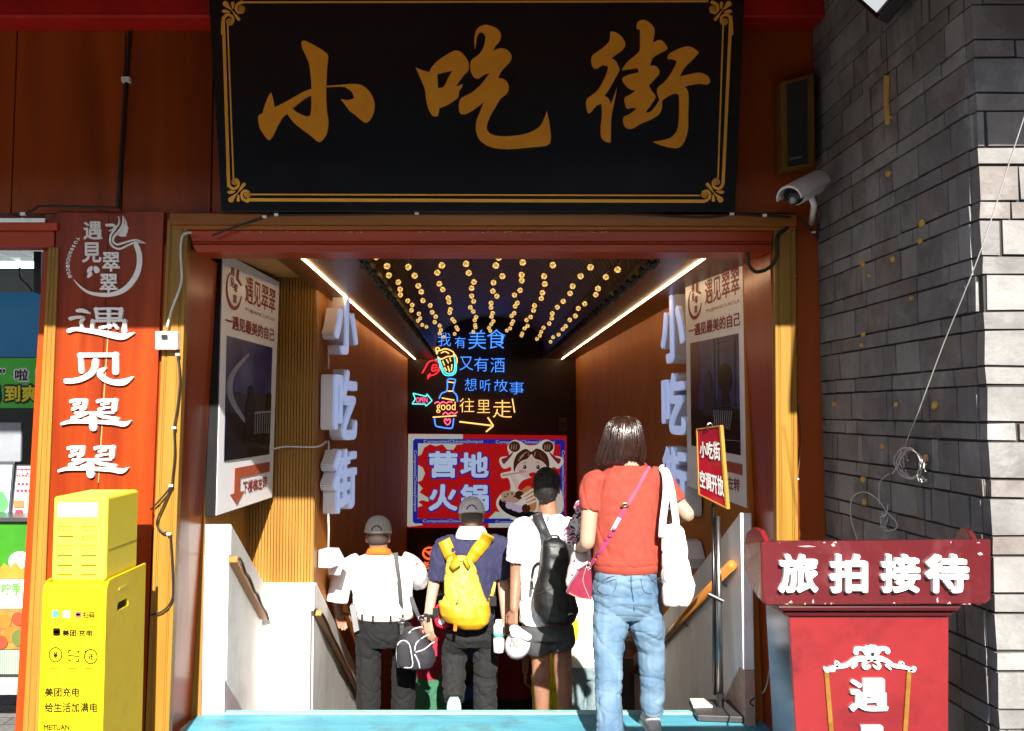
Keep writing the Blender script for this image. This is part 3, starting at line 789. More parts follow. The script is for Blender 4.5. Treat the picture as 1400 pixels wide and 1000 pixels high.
# ------------------------------------------------------------------ tall wooden board with white characters
vb = thing('vertical_signboard', 'tall orange wooden board with a round white emblem and four white characters', 'signboard', (-1.9, 4.56, 0.3))
VB = panel_px([(78, 289), (224, 289), (196, 1030), (44, 1030)], FY - 0.035)
m = MB()
q1 = [(78, 289), (149, 289), (134, 660), (119, 1030), (44, 1030)]; q2 = [(149.6, 289), (224, 289), (196, 1030), (119.6, 1030), (134.6, 660)]
for q in (q1, q2): m.prism([VB.hit(x, y, 0) for x, y in q], (0, 0.045, 0))
m.build('board', W_BOARD, vb, bevel=0.003)
m = MB()
m.stroke(VB, [(149.5, 430, 1.3), (134.5, 660, 1.3)], 0.0, 0.0012, round_=False)
m.build('board_seam', M('pale_seam', (0.6, 0.3, 0.1), rough=0.6), vb)
chars = {
 'a': [[(110, 62, 18), (140, 62, 22), (175, 75, 10)], [(70, 105, 18), (100, 98, 16), (140, 100, 16), (128, 125, 16), (135, 150, 14), (120, 158, 12)],
       [(62, 172, 22), (100, 162, 20), (150, 168, 22), (230, 180, 28), (300, 195, 34), (360, 203, 32), (420, 182, 6)],
       [(205, 54, 14), (280, 50, 12), (350, 54, 16)], [(212, 52, 20), (219, 106, 16)], [(349, 54, 24), (344, 106, 18)], [(222, 79, 10), (345, 79, 10)], [(222, 103, 11), (345, 103, 11)],
       [(282, 55, 20), (284, 150, 20)], [(193, 116, 18), (190, 160, 16)], [(195, 118, 12), (375, 116, 12)], [(370, 116, 20), (366, 172, 26)], [(236, 155, 16), (268, 148, 12), (300, 142, 12)], [(310, 130, 15), (328, 157, 14)]],
 'b': [[(126, 303, 24), (132, 390, 28)], [(120, 304, 24), (325, 303, 22)], [(318, 302, 32), (318, 395, 34)], [(208, 338, 34), (204, 370, 34), (183, 405, 32), (130, 435, 28), (80, 445, 28), (47, 445, 26)],
       [(262, 375, 12), (238, 392, 28), (235, 412, 30), (262, 437, 28), (310, 452, 30), (365, 450, 34), (412, 424, 8)]],
 'c': [[(75, 556, 20), (100, 549, 14), (150, 550, 16)], [(152, 553, 26), (148, 588, 24), (128, 601, 12)], [(92, 573, 14), (122, 566, 10)], [(85, 598, 18), (108, 589, 14), (128, 585, 10)],
       [(222, 556, 20), (250, 549, 14), (310, 551, 18)], [(316, 553, 30), (312, 600, 28)], [(243, 573, 14), (280, 566, 10)], [(230, 600, 18), (265, 590, 12), (292, 588, 10)],
       [(100, 619, 13), (305, 617, 13)], [(157, 622, 14), (122, 636, 18), (84, 646, 18)], [(215, 622, 10), (190, 640, 14), (148, 656, 16)], [(214, 624, 15), (255, 640, 18), (332, 650, 14)],
       [(25, 679, 13), (80, 666, 20), (200, 668, 18), (310, 672, 24), (368, 680, 26), (404, 661, 4)], [(194, 640, 34), (198, 698, 40)]]}
def strokes(m, P, lst, d0, d1, s, ox, oy, dx=0, dy=0, wk=1.0):
    for i, o in enumerate(lst):
        m.stroke(P, [(x + dx, y + dy, w) for x, y, w in o], d0, d1 + 0.0004 * i, sx=s, ox=ox, oy=oy, wk=wk)
for key, dx, dy in (('a', 0, 0), ('b', 0, 0), ('c', 0, 0), ('c', -14, 256)):
    m = MB(); strokes(m, VB, chars[key], 0.0, 0.016, 4.0, 80, 410, dx, dy); m.build('character', LETTER_W, vb)
em = MB()
S, OX, OY = 5.264, 80, 290
for o in ([(112, 485, 3), (150, 530, 10), (220, 580, 20), (320, 598, 28), (410, 590, 32), (490, 550, 36), (550, 480, 38), (582, 400, 38), (585, 310, 38), (562, 238, 34)],
          [(435, 35, 5), (440, 80, 10), (415, 120, 13), (382, 165, 13), (375, 210, 13), (392, 248, 14), (440, 268, 13), (500, 243, 12), (560, 219, 10), (630, 228, 3)],
          [(468, 32, 6), (468, 90, 15), (440, 140, 18), (402, 180, 15), (397, 212, 14), (425, 236, 14), (480, 222, 12), (560, 203, 10), (625, 224, 3)],
          [(350, 97, 20), (402, 97, 20)], [(365, 138, 5), (395, 128, 12), (412, 103, 8)]):
    em.stroke(VB, o, 0, 0.008, sx=S, ox=OX, oy=OY)
shape(em, VB, crop([(478, 40), (494, 75), (497, 98), (509, 122), (500, 128), (503, 145), (495, 154), (493, 178), (455, 180), (432, 172), (462, 130), (482, 85)], OX, OY, S), [], 0, 0.009)
for pts in ([(212, 440), (215, 410), (245, 390), (248, 420)], [(262, 390), (290, 400), (300, 430), (270, 442), (258, 415)], [(212, 478), (216, 445), (240, 432), (246, 455)]):
    shape(em, VB, crop(smooth_poly(pts, 3), OX, OY, S), [], 0, 0.008)
for ch, bx in (('遇', (182, 70, 318, 200)), ('見', (172, 220, 312, 365)), ('翠', (318, 290, 444, 430)), ('翠', (300, 446, 428, 584))):
    em.text(ch, VB.box(OX + bx[0] / S, OY + bx[1] / S, OX + bx[2] / S, OY + bx[3] / S), 0, 0.007, bold=0.02)
for i, ch in enumerate('yujiancuicui'):
    t = i / 11; x = 148 - 75 * math.sin(t * 2.2) * 1.0 + 5 * t - 8; y = 195 + 270 * t
    x, y = OX + x / S, OY + y / S
    P = Panel(VB.hit(x + 2.8, y - 1.6), VB.hit(x + 2.2, y + 2.2), VB.hit(x - 2.8, y + 1.8), VB.hit(x - 2.2, y - 2.0)); P.n = VB.n
    em.text(ch, P, 0, 0.004, bold=0.015)
em.build('emblem', LETTER_W, vb)

# ------------------------------------------------------------------ yellow power bank cabinet
YEL = M('yellow_enamel', (0.70, 0.53, 0.006), rough=0.5, col2=(0.66, 0.48, 0.005), scale=3, spec=0.15, grime=((0.42, 0.30, 0.02), 7, 0.35))
YEL2 = M('pale_yellow_enamel', (0.74, 0.62, 0.05), rough=0.5, spec=0.15, var=0.05)
INK = M('dark_ink', (0.010, 0.007, 0.002), rough=0.6, spec=0.1)
pc = thing('charging_cabinet', 'bright yellow power bank rental cabinet with black lettering at the column foot', 'cabinet', (-1.64, 4.1, -0.03))
def boxp(m, x0, x1, y0, y1, z0, z1, r=0.0):
    if r <= 0: return m.box(x0, x1, y0, y1, z0, z1)
XR_ = at(146, 800, 3.87).x; XL_ = at(59, 800, 3.87).x
ztop = at(100, 798, 3.87).z
m = MB(); m.box(XL_ + 0.012, XR_ - 0.012, 3.87, 4.31, -0.03, ztop)
m.build('lower_body', YEL, pc, bevel=0.008)
zs = at(198, 770, 4.32).z
prof = [(3.868, -0.03), (3.868, zs - 0.05), (3.874, zs - 0.025), (3.892, zs - 0.006), (3.92, zs), (4.32, zs), (4.32, -0.03)]
slot = [(3.99, zs - 0.125), (4.00, zs - 0.112), (4.10, zs - 0.112), (4.11, zs - 0.125), (4.11, zs - 0.145), (3.99, zs - 0.145)]
for x0, x1 in ((XR_ - 0.012, XR_), (XL_, XL_ + 0.012)):
    m = MB(); m.prism([(x1, y, z) for y, z in prof], (x0 - x1, 0, 0), [[(x1, y, z) for y, z in slot]])
    m.build('side_plate', YEL, pc, bevel=0.002)
m = MB(); m.box(XR_ - 0.0119, XR_ - 0.0109, 3.98, 4.12, zs - 0.15, zs - 0.10); m.build('slot_shade', DARK, pc)  # near-black plate stands in for the shade inside the slot
m = MB(); m.box(XR_ + 0.0003, XR_ + 0.002, 4.0, 4.09, zs - 0.062, zs - 0.052); m.build('edge_strip', YEL2, pc)
ux0, ux1 = at(73, 680, 3.91).x, at(147, 680, 3.91).x
uz = at(147, 679, 3.91).z
m = MB(); m.box(ux0, ux1, 3.91, 4.27, ztop + 0.001, uz); m.build('battery_tower', YEL2, pc, bevel=0.012)
m = MB()
for zz in (uz - 0.22, uz - 0.36): m.box(ux1 + 0.0002, ux1 + 0.0012, 3.93, 4.26, zz, zz + 0.002)
m.build('panel_joint', M('dark_yellow', (0.25, 0.18, 0.005), rough=0.5), pc)
UF = Panel((ux0, 3.91, uz), (ux1, 3.91, uz), (ux1, 3.91, ztop), (ux0, 3.91, ztop))
m = MB(); m.quadp(UF, 0, 0.002, 0.09, 0.075, 0.82, 0.24); m.build('label_plate', M('label_white', (0.82, 0.80, 0.66), rough=0.4, var=0.03), pc)
SLOT = M('slot_yellow', (0.16, 0.11, 0.002), rough=0.5, spec=0.1)
for r_ in range(6):
    for c_ in range(2):
        m = MB(); u, v = 0.10 + c_ * 0.44, 0.35 + r_ * 0.112
        cap_h = 0.05 if (r_ in (0, 2) or (r_ == 1 and c_ == 1)) else 0.018
        pts = [UF.f(u + 0.29 * (0.5 + 0.5 * a) if False else uu, vv, 0.0015) for uu, vv in ((u, v + cap_h / 2), (u + 0.02, v), (u + 0.29, v), (u + 0.29, v + 0.010), (u + 0.03, v + 0.010), (u + 0.018, v + cap_h / 2), (u + 0.03, v + cap_h - 0.006), (u + 0.29, v + cap_h - 0.006), (u + 0.29, v + cap_h), (u + 0.02, v + cap_h))]
        m.prism(pts, (0, 0.001, 0)); m.build('battery_slot', SLOT, pc)
LF = Panel((XL_, 3.87, ztop), (XR_, 3.87, ztop), (XR_, 3.87, -0.03), (XL_, 3.87, -0.03))
def lt(s_, x0, y0, x1, y1, bold=0.0, mat=INK, name='lettering', ox=40, oy=820, sc=5.553):
    m = MB(); m.text(s_, LF.box(ox + x0 / sc, oy + y0 / sc, ox + x1 / sc, oy + y1 / sc), 0.0008, bold=bold); return m.build(name, mat, pc)
lt('扫码', 408, 92, 498, 142, 0.03); lt('美团·充电', 252, 228, 482, 280, 0.03)
lt('美团充电', 118, 668, 384, 738, 0.024); lt('给生活加满电', 118, 782, 520, 856, 0.024); lt('MEITUAN', 112, 948, 304, 990, 0.03)
def ic(pts, mat, name='icon'):
    m = MB(); m.prism([LF.hit(40 + x / 5.553, 820 + y / 5.553, 0.0025) for x, y in pts], (0, 0.002, 0)); return m.build(name, mat, pc)
rs = lambda x0, y0, x1, y1, r=8: [(x0 + r, y0), (x1 - r, y0), (x1, y0 + r), (x1, y1 - r), (x1 - r, y1), (x0 + r, y1), (x0, y1 - r), (x0, y0 + r)]
ic(rs(176, 80, 222, 134), M('icon_cyan', (0.07, 0.30, 0.40), rough=0.5)); ic(rs(258, 84, 312, 138), M('icon_white', (0.8, 0.8, 0.7), rough=0.5)); ic(rs(350, 90, 396, 136), M('icon_pink', (0.30, 0.09, 0.09), rough=0.5)); ic(rs(182, 216, 236, 274), INK)
lt('支', 184, 88, 214, 126, mat=WHITE); ic(rs(358, 104, 388, 122, 2), MATS['icon_white']); ic(rs(190, 234, 228, 256, 2), MATS['icon_cyan'] if False else MATS['label_white'])
for cx_, cy_ in ((200, 418), (468, 432)):
    m = MB()
    o = circ(cx_, cy_, 52, 32, 58); h = circ(cx_, cy_, 44, 32, 50)
    f = lambda p: [LF.hit(40 + x / 5.553, 820 + y / 5.553, 0.002) for x, y in p]
    m.prism(f(o), (0, 0.0015, 0), [f(h)]); m.build('icon', INK, pc)
lt('¥', 182, 392, 218, 444, 0.03); lt('还', 446, 412, 490, 456, 0.03)
m = MB()
for a_, b_ in (((298, 424), (380, 430)), ((300, 386), (318, 386)), ((300, 386), (300, 402)), ((376, 390), (358, 390)), ((376, 390), (376, 406)), ((302, 464), (318, 464)), ((302, 464), (302, 448)), ((374, 470), (358, 470)), ((374, 470), (374, 452))):
    m.stroke(LF, [(a_[0], a_[1], 8), (b_[0], b_[1], 8)], 0.0005, 0.002, sx=5.553, ox=40, oy=820)
m.prism([LF.hit(40 + x / 5.553, 820 + y / 5.553, 0.0028) for x, y in ((420, 384), (440, 392), (424, 406))], (0, 0.0015, 0))
m.build('icon', INK, pc)
m = MB()
for x0 in (150, 290, 418): m.stroke(LF, [(x0, 520, 7), (x0 + 85, 526, 7)], 0.0005, 0.0015, sx=5.553, ox=40, oy=820); m.stroke(LF, [(x0, 548, 5), (x0 + 80, 553, 5)], 0.0005, 0.0015, sx=5.553, ox=40, oy=820)
m.build('small_print', SLOT, pc)

# ------------------------------------------------------------------ socket box and cables on the front
sk = thing('socket_box', 'white surface socket box with a black plug beside the left door post', 'socket', at(228, 465, FY - 0.06))
P = panel_at(FY - 0.10, 212, 453, 242, 478)
m = MB(); m.quadp(P, -0.05, 0); m.build('box', WHITE, sk, bevel=0.004)
m = MB(); m.quadp(P, 0, 0.018, 0.32, 0.2, 0.6, 0.42); m.build('plug', BLACK, sk, bevel=0.003)
def cable(name, label, path, r, mat, clips=()):
    m = MB(); m.tube(spline(path, 5), r, 7); o = m.build(name, mat, smooth=True); tag(o, label, 'cable')
    for c in clips:
        k = MB(); k.box(c.x - r * 2, c.x + r * 2, c.y - r * 1.8, c.y + r, c.z - r * 1.2, c.z + r * 1.2)
        k.build('cable_clip', WHITE, o)
    return o
A = lambda pts, Y: [at(x, y, Y) for x, y in pts]
pp = A([(228, 448), (236, 420), (248, 385), (247, 345), (250, 322), (262, 318)], FY - 0.085)
cable('power_cable', 'white cable rising from the socket box to the lintel corner', pp, 0.006, CABLE_W)
pp = A([(240, 462), (242, 474), (243, 485), (246, 520), (242, 560), (238, 585), (239, 620), (236, 650), (234, 664), (222, 680), (206, 697)], FY - 0.075)
cable('power_cable', 'black cable running down the edge of the left door post below the socket', pp, 0.0045, CABLE_B, [pp[2], pp[5], pp[8]])
pp = A([(235, 664), (224, 690), (214, 715), (222, 728), (231, 730), (234, 750), (236, 790), (235, 820), (222, 836), (206, 841)], FY - 0.072)
cable('power_cable', 'black cable looping off the lower left door post behind the yellow cabinet', pp, 0.0045, CABLE_B, [pp[4]])
pp = A([(183, -5), (176, 20), (178, 36), (173, 110), (167, 200), (161, 284)], FY - 0.012)
cable('power_cable', 'black cable down the dark wall left of the big signboard', pp, 0.010, CABLE_B, [pp[1], pp[2], pp[3]])
pp = A([(20, 292), (32, 293), (48, 286), (60, 282), (150, 284), (161, 284)], FY - 0.09)
cable('power_cable', 'dark cable lying along the top of the tall wooden board', pp, 0.006, CABLE_B, [pp[1]])
pp = A([(290, 322), (318, 312), (362, 297), (378, 294), (480, 293), (570, 292), (700, 292), (850, 292), (960, 297), (1000, 293), (1045, 295), (1080, 297)], FY - 0.083)
cable('power_cable', 'long dark cable along the lower edge of the black signboard', pp, 0.005, CABLE_B, [pp[2], pp[3], pp[5], pp[9], pp[10]])
pp = A([(1082, 298), (1075, 312), (1062, 325), (1062, 350), (1052, 366), (1034, 372), (1024, 362), (1022, 345)], FY - 0.06)
cable('power_cable', 'thick black cable sagging under the right end of the lintel', pp, 0.009, CABLE_B)
pp = A([(1087, 378), (1087, 520), (1092, 560), (1096, 600), (1090, 655)], FY - 0.02)
cable('power_cable', 'thin brown cable down the right door post', pp, 0.003, M('brown_cable', (0.2, 0.09, 0.03), rough=0.5), [pp[0], pp[1], pp[4]])
pp = A([(1080, 297), (1095, 300), (1112, 318), (1118, 326), (1119, 310), (1123, 305)], FY - 0.03)
cable('power_cable', 'short dark cable hanging from the camera bracket to the brick', pp, 0.004, CABLE_B, [pp[0], pp[2]])
pp = A([(1054, 892), (1052, 915), (1045, 945), (1028, 957), (1026, 962), (1031, 966)], FY - 0.09)
cable('power_cable', 'thin black cable trailing past the foot of the right door post', pp, 0.004, CABLE_B, [pp[0]])

# ------------------------------------------------------------------ light box posters on both side walls
POST_W = M('poster_white', (0.84, 0.84, 0.87), rough=0.35, var=0.04)
RED_INK = M('poster_red', (0.30, 0.03, 0.022), rough=0.5)
ARROW = M('poster_orange_red', (0.42, 0.085, 0.04), rough=0.5)
NIGHT = bpy.data.materials.new('night_sky_print'); NIGHT.use_nodes = True
nt = NIGHT.node_tree; b = nt.nodes['Principled BSDF']; b.inputs['Roughness'].default_value = 0.3
tc = nt.nodes.new('ShaderNodeTexCoord'); nz = nt.nodes.new('ShaderNodeTexNoise'); nz.inputs['Scale'].default_value = 3.0; nz.inputs['Detail'].default_value = 7
rp = nt.nodes.new('ShaderNodeValToRGB'); rp.color_ramp.elements[0].position = .42; rp.color_ramp.elements[1].position = .75
rp.color_ramp.elements[0].color = (0.018, 0.03, 0.13, 1); rp.color_ramp.elements[1].color = (0.13, 0.18, 0.30, 1)
nt.links.new(tc.outputs['Object'], nz.inputs['Vector']); nt.links.new(nz.outputs['Fac'], rp.inputs['Fac']); nt.links.new(rp.outputs[0], b.inputs['Base Color'])
P_DARK = M('print_dark', (0.022, 0.022, 0.03), rough=0.3, col2=(0.04, 0.045, 0.06), scale=20)
P_BLACK = M('print_black', (0.008, 0.008, 0.010), rough=0.3)
P_GREY = M('print_grey', (0.30, 0.31, 0.36), rough=0.3, col2=(0.2, 0.2, 0.25), scale=12)
P_RED = M('print_deep_red', (0.07, 0.012, 0.02), rough=0.3)
def poster(label, P, photo):
    t = thing('light_box_poster', label, 'poster', P.f(0.5, 1.0, -0.03))
    m = MB(); m.quadp(P, -0.075, -0.004, -0.012, -0.004, 1.012, 1.004); m.build('frame', BLACK, t, bevel=0.003)
    m = MB(); m.quadp(P, -0.0035, 0.0); m.build('face', POST_W, t)
    m = MB(); m.text('遇见翠翠', P.sub(0.37, 0.048, 0.93, 0.158), 0.001, bold=0.012)
    m.build('lettering', RED_INK, t); m = MB(); m.text('YUJIANCUICUI', P.sub(0.37, 0.178, 0.92, 0.196), 0.001)
    m.build('lettering', RED_INK, t); m = MB(); m.text('一遇见最美的自己', P.sub(0.06, 0.228, 0.93, 0.285), 0.001, bold=0.02)
    m.build('lettering', RED_INK, t); m = MB(); m.text('下楼梯左转', P.sub(0.42, 0.895, 0.88, 0.948), 0.001, bold=0.015)
    m.build('lettering', RED_INK, t)
    m = MB()
    for ch, (u0, v0, u1, v1) in (('遇', (.12, .04, .18, .075)), ('見', (.12, .08, .18, .12)), ('翠', (.18, .10, .24, .135)), ('翠', (.17, .145, .23, .18))): m.text(ch, P.sub(u0, v0, u1, v1), 0.001, bold=0.02)
    for th in range(14):
        a, b_ = 0.2 + th * 0.27, 0.2 + (th + 1) * 0.27
        w = 0.012 * math.sin(PI * (th + .5) / 14) + .002
        q = [(0.185 + (0.12 + s_) * math.cos(t_), 0.125 + (0.075 + s_ * .6) * math.sin(t_)) for t_, s_ in ((a, w), (b_, w), (b_, -w), (a, -w))]
        m.prism([P.f(u, v, 0.003) for u, v in q], P.n * -0.002)
    for dx in (0, .02): m.prism([P.f(u, v, 0.004) for u, v in ((.22 + dx, .04), (.232 + dx, .04), (.225 + dx, .075), (.30, .093), (.29, .10), (.21 + dx, .082))], P.n * -0.002)
    m.build('emblem', RED_INK, t)
    m = MB()
    m.prism([P.f(u, v, 0.003) for u, v in ((.27, .835), (.92, .835), (.92, .878), (.37, .878), (.37, .935), (.44, .935), (.32, .985), (.20, .935), (.27, .935))], P.n * -0.002)
    m.build('arrow', ARROW, t)
    Q = P.sub(0.09, 0.315, 0.90, 0.80)
    m = MB(); m.quadp(Q, 0.0002, 0.002); o = m.build('photograph', NIGHT, t)
    def part(pts, mat, d=0.003):
        m = MB(); m.prism([Q.f(u, v, d) for u, v in pts], Q.n * -0.0008); m.build('printed_shape', mat, o)
    photo(part, Q)
    return t
def photo_a(part, Q):
    part([(0, .47), (.2, .44), (.45, .46), (.7, .43), (1, .45), (1, .62), (.6, .64), (0, .66)], P_DARK, 0.0032)
    part([(0, .62), (1, .60), (1, 1), (0, 1)], P_BLACK, 0.0040)
    arc = [(0.20 + .34 * math.cos(t), .38 + .36 * math.sin(t)) for t in [PI * (0.55 + 0.72 * i / 14) for i in range(15)]]
    arc = [(0.44 - .44 * math.sin(PI * i / 14) , .10 + .62 * i / 14) for i in range(15)]
    inn = [(0.46 - .34 * math.sin(PI * i / 14) , .12 + .57 * i / 14) for i in range(14, -1, -1)]
    part([(max(u, 0.005), v) for u, v in arc + inn], P_GREY, 0.0048)
    part([(.44, .42), (.47, .38), (.52, .37), (.56, .40), (.57, .46), (.62, .52), (.64, .66), (.62, .88), (.42, .88), (.40, .66), (.42, .54), (.46, .48)], P_BLACK, 0.0056)
    part([(.88, .46), (.94, .42), (1, .44), (1, .9), (.84, .9), (.86, .6)], P_BLACK, 0.0056)
    for i in range(7): part([(.62 + i * .055, .62), (.635 + i * .055, .62), (.635 + i * .055, .80), (.62 + i * .055, .80)], P_GREY, 0.0060)
    part([(.6, .605), (1, .59), (1, .61), (.6, .625)], P_GREY, 0.0062)
def photo_b(part, Q):
    part([(0, 0), (.2, 0), (.22, .3), (.16, .6), (.2, 1), (0, 1)], P_RED, 0.0030)
    part([(0, .66), (1, .62), (1, 1), (0, 1)], P_BLACK, 0.0036)
    part([(.32, .34), (.40, .28), (.47, .34), (.47, .44), (.54, .52), (.55, .7), (.28, .7), (.30, .5), (.35, .44)], P_DARK, 0.0044)
    part(circ(.74, .36, .14, 18, .13), P_BLACK, 0.0046)
    part([(.68, .48), (.80, .48), (.84, .62), (.66, .62)], P_BLACK, 0.0046)
    for u in (.52, .60, .92): part([(u, .0), (u + .018, .0), (u + .018, .66), (u, .66)], P_DARK, 0.0050)
    for v in (.05, .12, .60): part([(.50, v), (1, v - .02), (1, v - .005), (.50, v + .015)], P_DARK, 0.0052)
    for i in range(9): part([(.50 + i * .045, .64), (.515 + i * .045, .64), (.50 + i * .045 + .01 * (4 - i), .80), (.485 + i * .045 + .01 * (4 - i), .80)], P_GREY, 0.0054)
    part([(.5, .9), (1, .88), (1, .885), (.5, .907)], P_GREY, 0.0054)
PA = Panel(at(305, 345, 5.17), at(382, 386, 6.05), at(372, 680, 6.05), at(296, 705, 5.17))
poster('white light box poster with a moonlit night photo beside the fluted tan wall', PA, photo_a)
PBn = Panel(at(937, 383, 6.0), at(1017, 345, 5.08), at(1024, 696, 5.08), at(940, 665, 6.0))
poster('white light box poster with a dark lattice photo partly behind the red stand sign', PBn, photo_b)
m = MB()
pth = [at_x(x, y, -1.28) for x, y in ((374, 612), (390, 609), (405, 611), (425, 610))] 
m.tube(spline([at(374, 614, 6.0), at(388, 611, 6.05), at(405, 611, 6.08), at(434, 611, 6.08), at(446, 604, 6.2)], 5), 0.006, 6)
tag(m.build('power_cable', CABLE_W, smooth=True), 'white cable stretched across the fluted wall from poster to raised letters', 'cable')

# ------------------------------------------------------------------ raised white letters on the walls
LET_FACE = M('channel_letter_white', (0.76, 0.75, 0.79), rough=0.4, var=0.06)
LET_BLUE = M('channel_letter_face', (0.62, 0.70, 0.84), rough=0.35, var=0.05, emit=(0.45, 0.6, 1.0), estr=0.16)
def letter(ch, label, wall, xw, ya, yb, zt_, zb_, depth, x1):
    t = thing('raised_letter', label, 'letter', ((xw + x1) / 2, (ya + yb) / 2, zb_), 'raised white letters on the stairwell walls')
    if wall < 0: P = Panel((xw, ya, zt_), (xw + .07, yb, zt_), (xw + .07, yb, zb_), (xw, ya, zb_))
    else: P = Panel((xw, yb, zt_), (xw, ya, zt_), (xw, ya, zb_), (xw, yb, zb_)); P.n = V((-1, 0, 0))
    if ch == '>':
        pts = [(0, .0), (.55, .0), (1, .55), (.62, 1), (.55, .62), (0, .62)]
        m = MB(); m.prism([P.f(u, v, depth) for u, v in pts], P.n * -depth); m.build('body', LET_FACE, t, bevel=0.003)
    else:
        m = MB(); m.text(ch, P, 0.002, depth, bold=0.034); m.build('body', LET_FACE, t)
        m = MB(); m.text(ch, P, depth + 0.012, 0.0, bold=0.03); m.build('face', LET_BLUE, t)
    return t
XF = -0.935
for ch, y0, y1, lb in (('小', 397, 482, 'topmost raised white letter on the left wall by the fluted panel'), ('吃', 502, 604, 'raised white letter second from the top on the left wall'),
                       ('街', 616, 704, 'raised white letter just above the loose arrow block on the left wall'), ('>', 750, 788, 'loose white arrow block hanging low beside the white capped man')):
    a_, b_ = at_x(460, y0, XF).z, at_x(460, y1, XF).z
    letter(ch, lb, -1, -1.04, 6.24, 6.46 if ch == '>' else 6.86, a_, b_, 0.085, XF)
t = thing('letter_cable', 'pale cable linking the raised letters on the left wall', 'cable', at(449, 752, 6.3))
for ya_, yb_ in ((482, 504), (603, 618), (702, 752)):
    m = MB(); m.tube([at(449, ya_, 6.3), at(448 + 1.5, (ya_ + yb_) / 2, 6.31), at(449, yb_, 6.3)], 0.006, 6); m.build('cable_run', CABLE_W, t, smooth=True)
for ch, y0, y1, lb in (('小', 399, 496, 'topmost raised pale blue letter behind the lattice poster'), ('吃', 510, 594, 'middle raised pale blue letter above the woman in red'),
                       ('街', 611, 702, 'raised pale blue letter beside the shoulder of the woman in red'), ('>', 733, 768, 'white arrow block low on the wall behind the white tote bag')):
    Yc = 6.4
    a_, b_ = at(922, y0, Yc).z, at(922, y1, Yc).z
    letter(ch, lb, 1, 1.415, 6.02, 6.26 if ch == '>' else 6.78, a_, b_, 0.105, 1.31)

# ------------------------------------------------------------------ strings of golden discs under the vault
COIN = bpy.data.materials.new('gold_disc'); COIN.use_nodes = True
nt = COIN.node_tree; b = nt.nodes['Principled BSDF']
tc = nt.nodes.new('ShaderNodeTexCoord'); vo = nt.nodes.new('ShaderNodeTexVoronoi'); vo.inputs['Scale'].default_value = 75
rp = nt.nodes.new('ShaderNodeValToRGB'); rp.color_ramp.elements[0].position = .2; rp.color_ramp.elements[0].color = (1, .66, .22, 1); rp.color_ramp.elements[1].position = .6; rp.color_ramp.elements[1].color = (.35, .17, .03, 1)
nt.links.new(tc.outputs['Object'], vo.inputs['Vector']); nt.links.new(vo.outputs['Distance'], rp.inputs['Fac']); nt.links.new(rp.outputs[0], b.inputs['Base Color']); nt.links.new(rp.outputs[0], b.inputs['Emission Color'])
b.inputs['Emission Strength'].default_value = 0.5; b.inputs['Roughness'].default_value = 0.35; b.inputs['Metallic'].default_value = 0.5
mb = MB(); mb.disc((0, -0.005, 0), (0, 1, 0), 0.0175, 0.010, 18); mb.tube([(0.0175 * math.cos(t), -0.003, 0.0175 * math.sin(t)) for t in [2 * PI * i / 18 for i in range(19)]], 0.003, 5, cap=False)
coin_me = None
starts = [(519, 351), (556, 349), (595, 347), (642, 346), (686, 350), (722, 347), (762, 348), (812, 349), (861, 351)]
ends = [(580, 448), (604, 461), (625, 456), (649, 453), (670, 453), (694, 453), (713, 460), (736, 464), (754, 467)]
ords = ['outermost string on the garland side nearest the posterless wall', 'second string', 'third string', 'fourth string', 'fifth string', 'sixth string', 'seventh string', 'eighth string', 'ninth string']
proto_disc = None
rr = random.Random(21)
for si, (a_, b_) in enumerate(zip(starts, ends)):
    p0, p1 = at(*a_, 5.42), at(*b_, 10.5)
    lab = ['string of golden discs hugging the dark garland above the left wall', 'second string of golden discs counted from the left wall', 'third string of golden discs counted from the left wall',
           'fourth string of golden discs counted from the left wall', 'middle string of golden discs under the vault', 'fourth string of golden discs counted from the right wall', 'third string of golden discs counted from the right wall',
           'second string of golden discs counted from the right wall', 'string of golden discs hugging the dark garland above the right wall'][si]
    t = thing('light_string', lab, 'string lights', p0, 'strings of golden discs under the vault')
    n = 14; pts = []
    for k in range(n):
        q = k / (n - 1)
        p = p0.lerp(p1, q) + V((rr.uniform(-.028, .028), rr.uniform(-.02, .02), 0.008 * math.sin(q * 40 + si) ))
        pts.append(p)
    m = MB(); m.tube([p + V((0, 0.004, 0.03)) for p in pts], 0.004, 5); m.build('cord', CABLE_B, t)
    for p in pts:
        if proto_disc is None:
            m = MB(); m.v, m.f, m.m = mb.v, mb.f, mb.m
            proto_disc = link(m.mesh('disc'), 'disc', COIN, t); o = proto_disc
        else:
            o = proto_disc.copy(); COL.objects.link(o); o.parent = t
        o.location = p - p0; o.rotation_euler = (rr.uniform(-.15, .15), rr.uniform(0, 6.28), rr.uniform(-.3, .3))

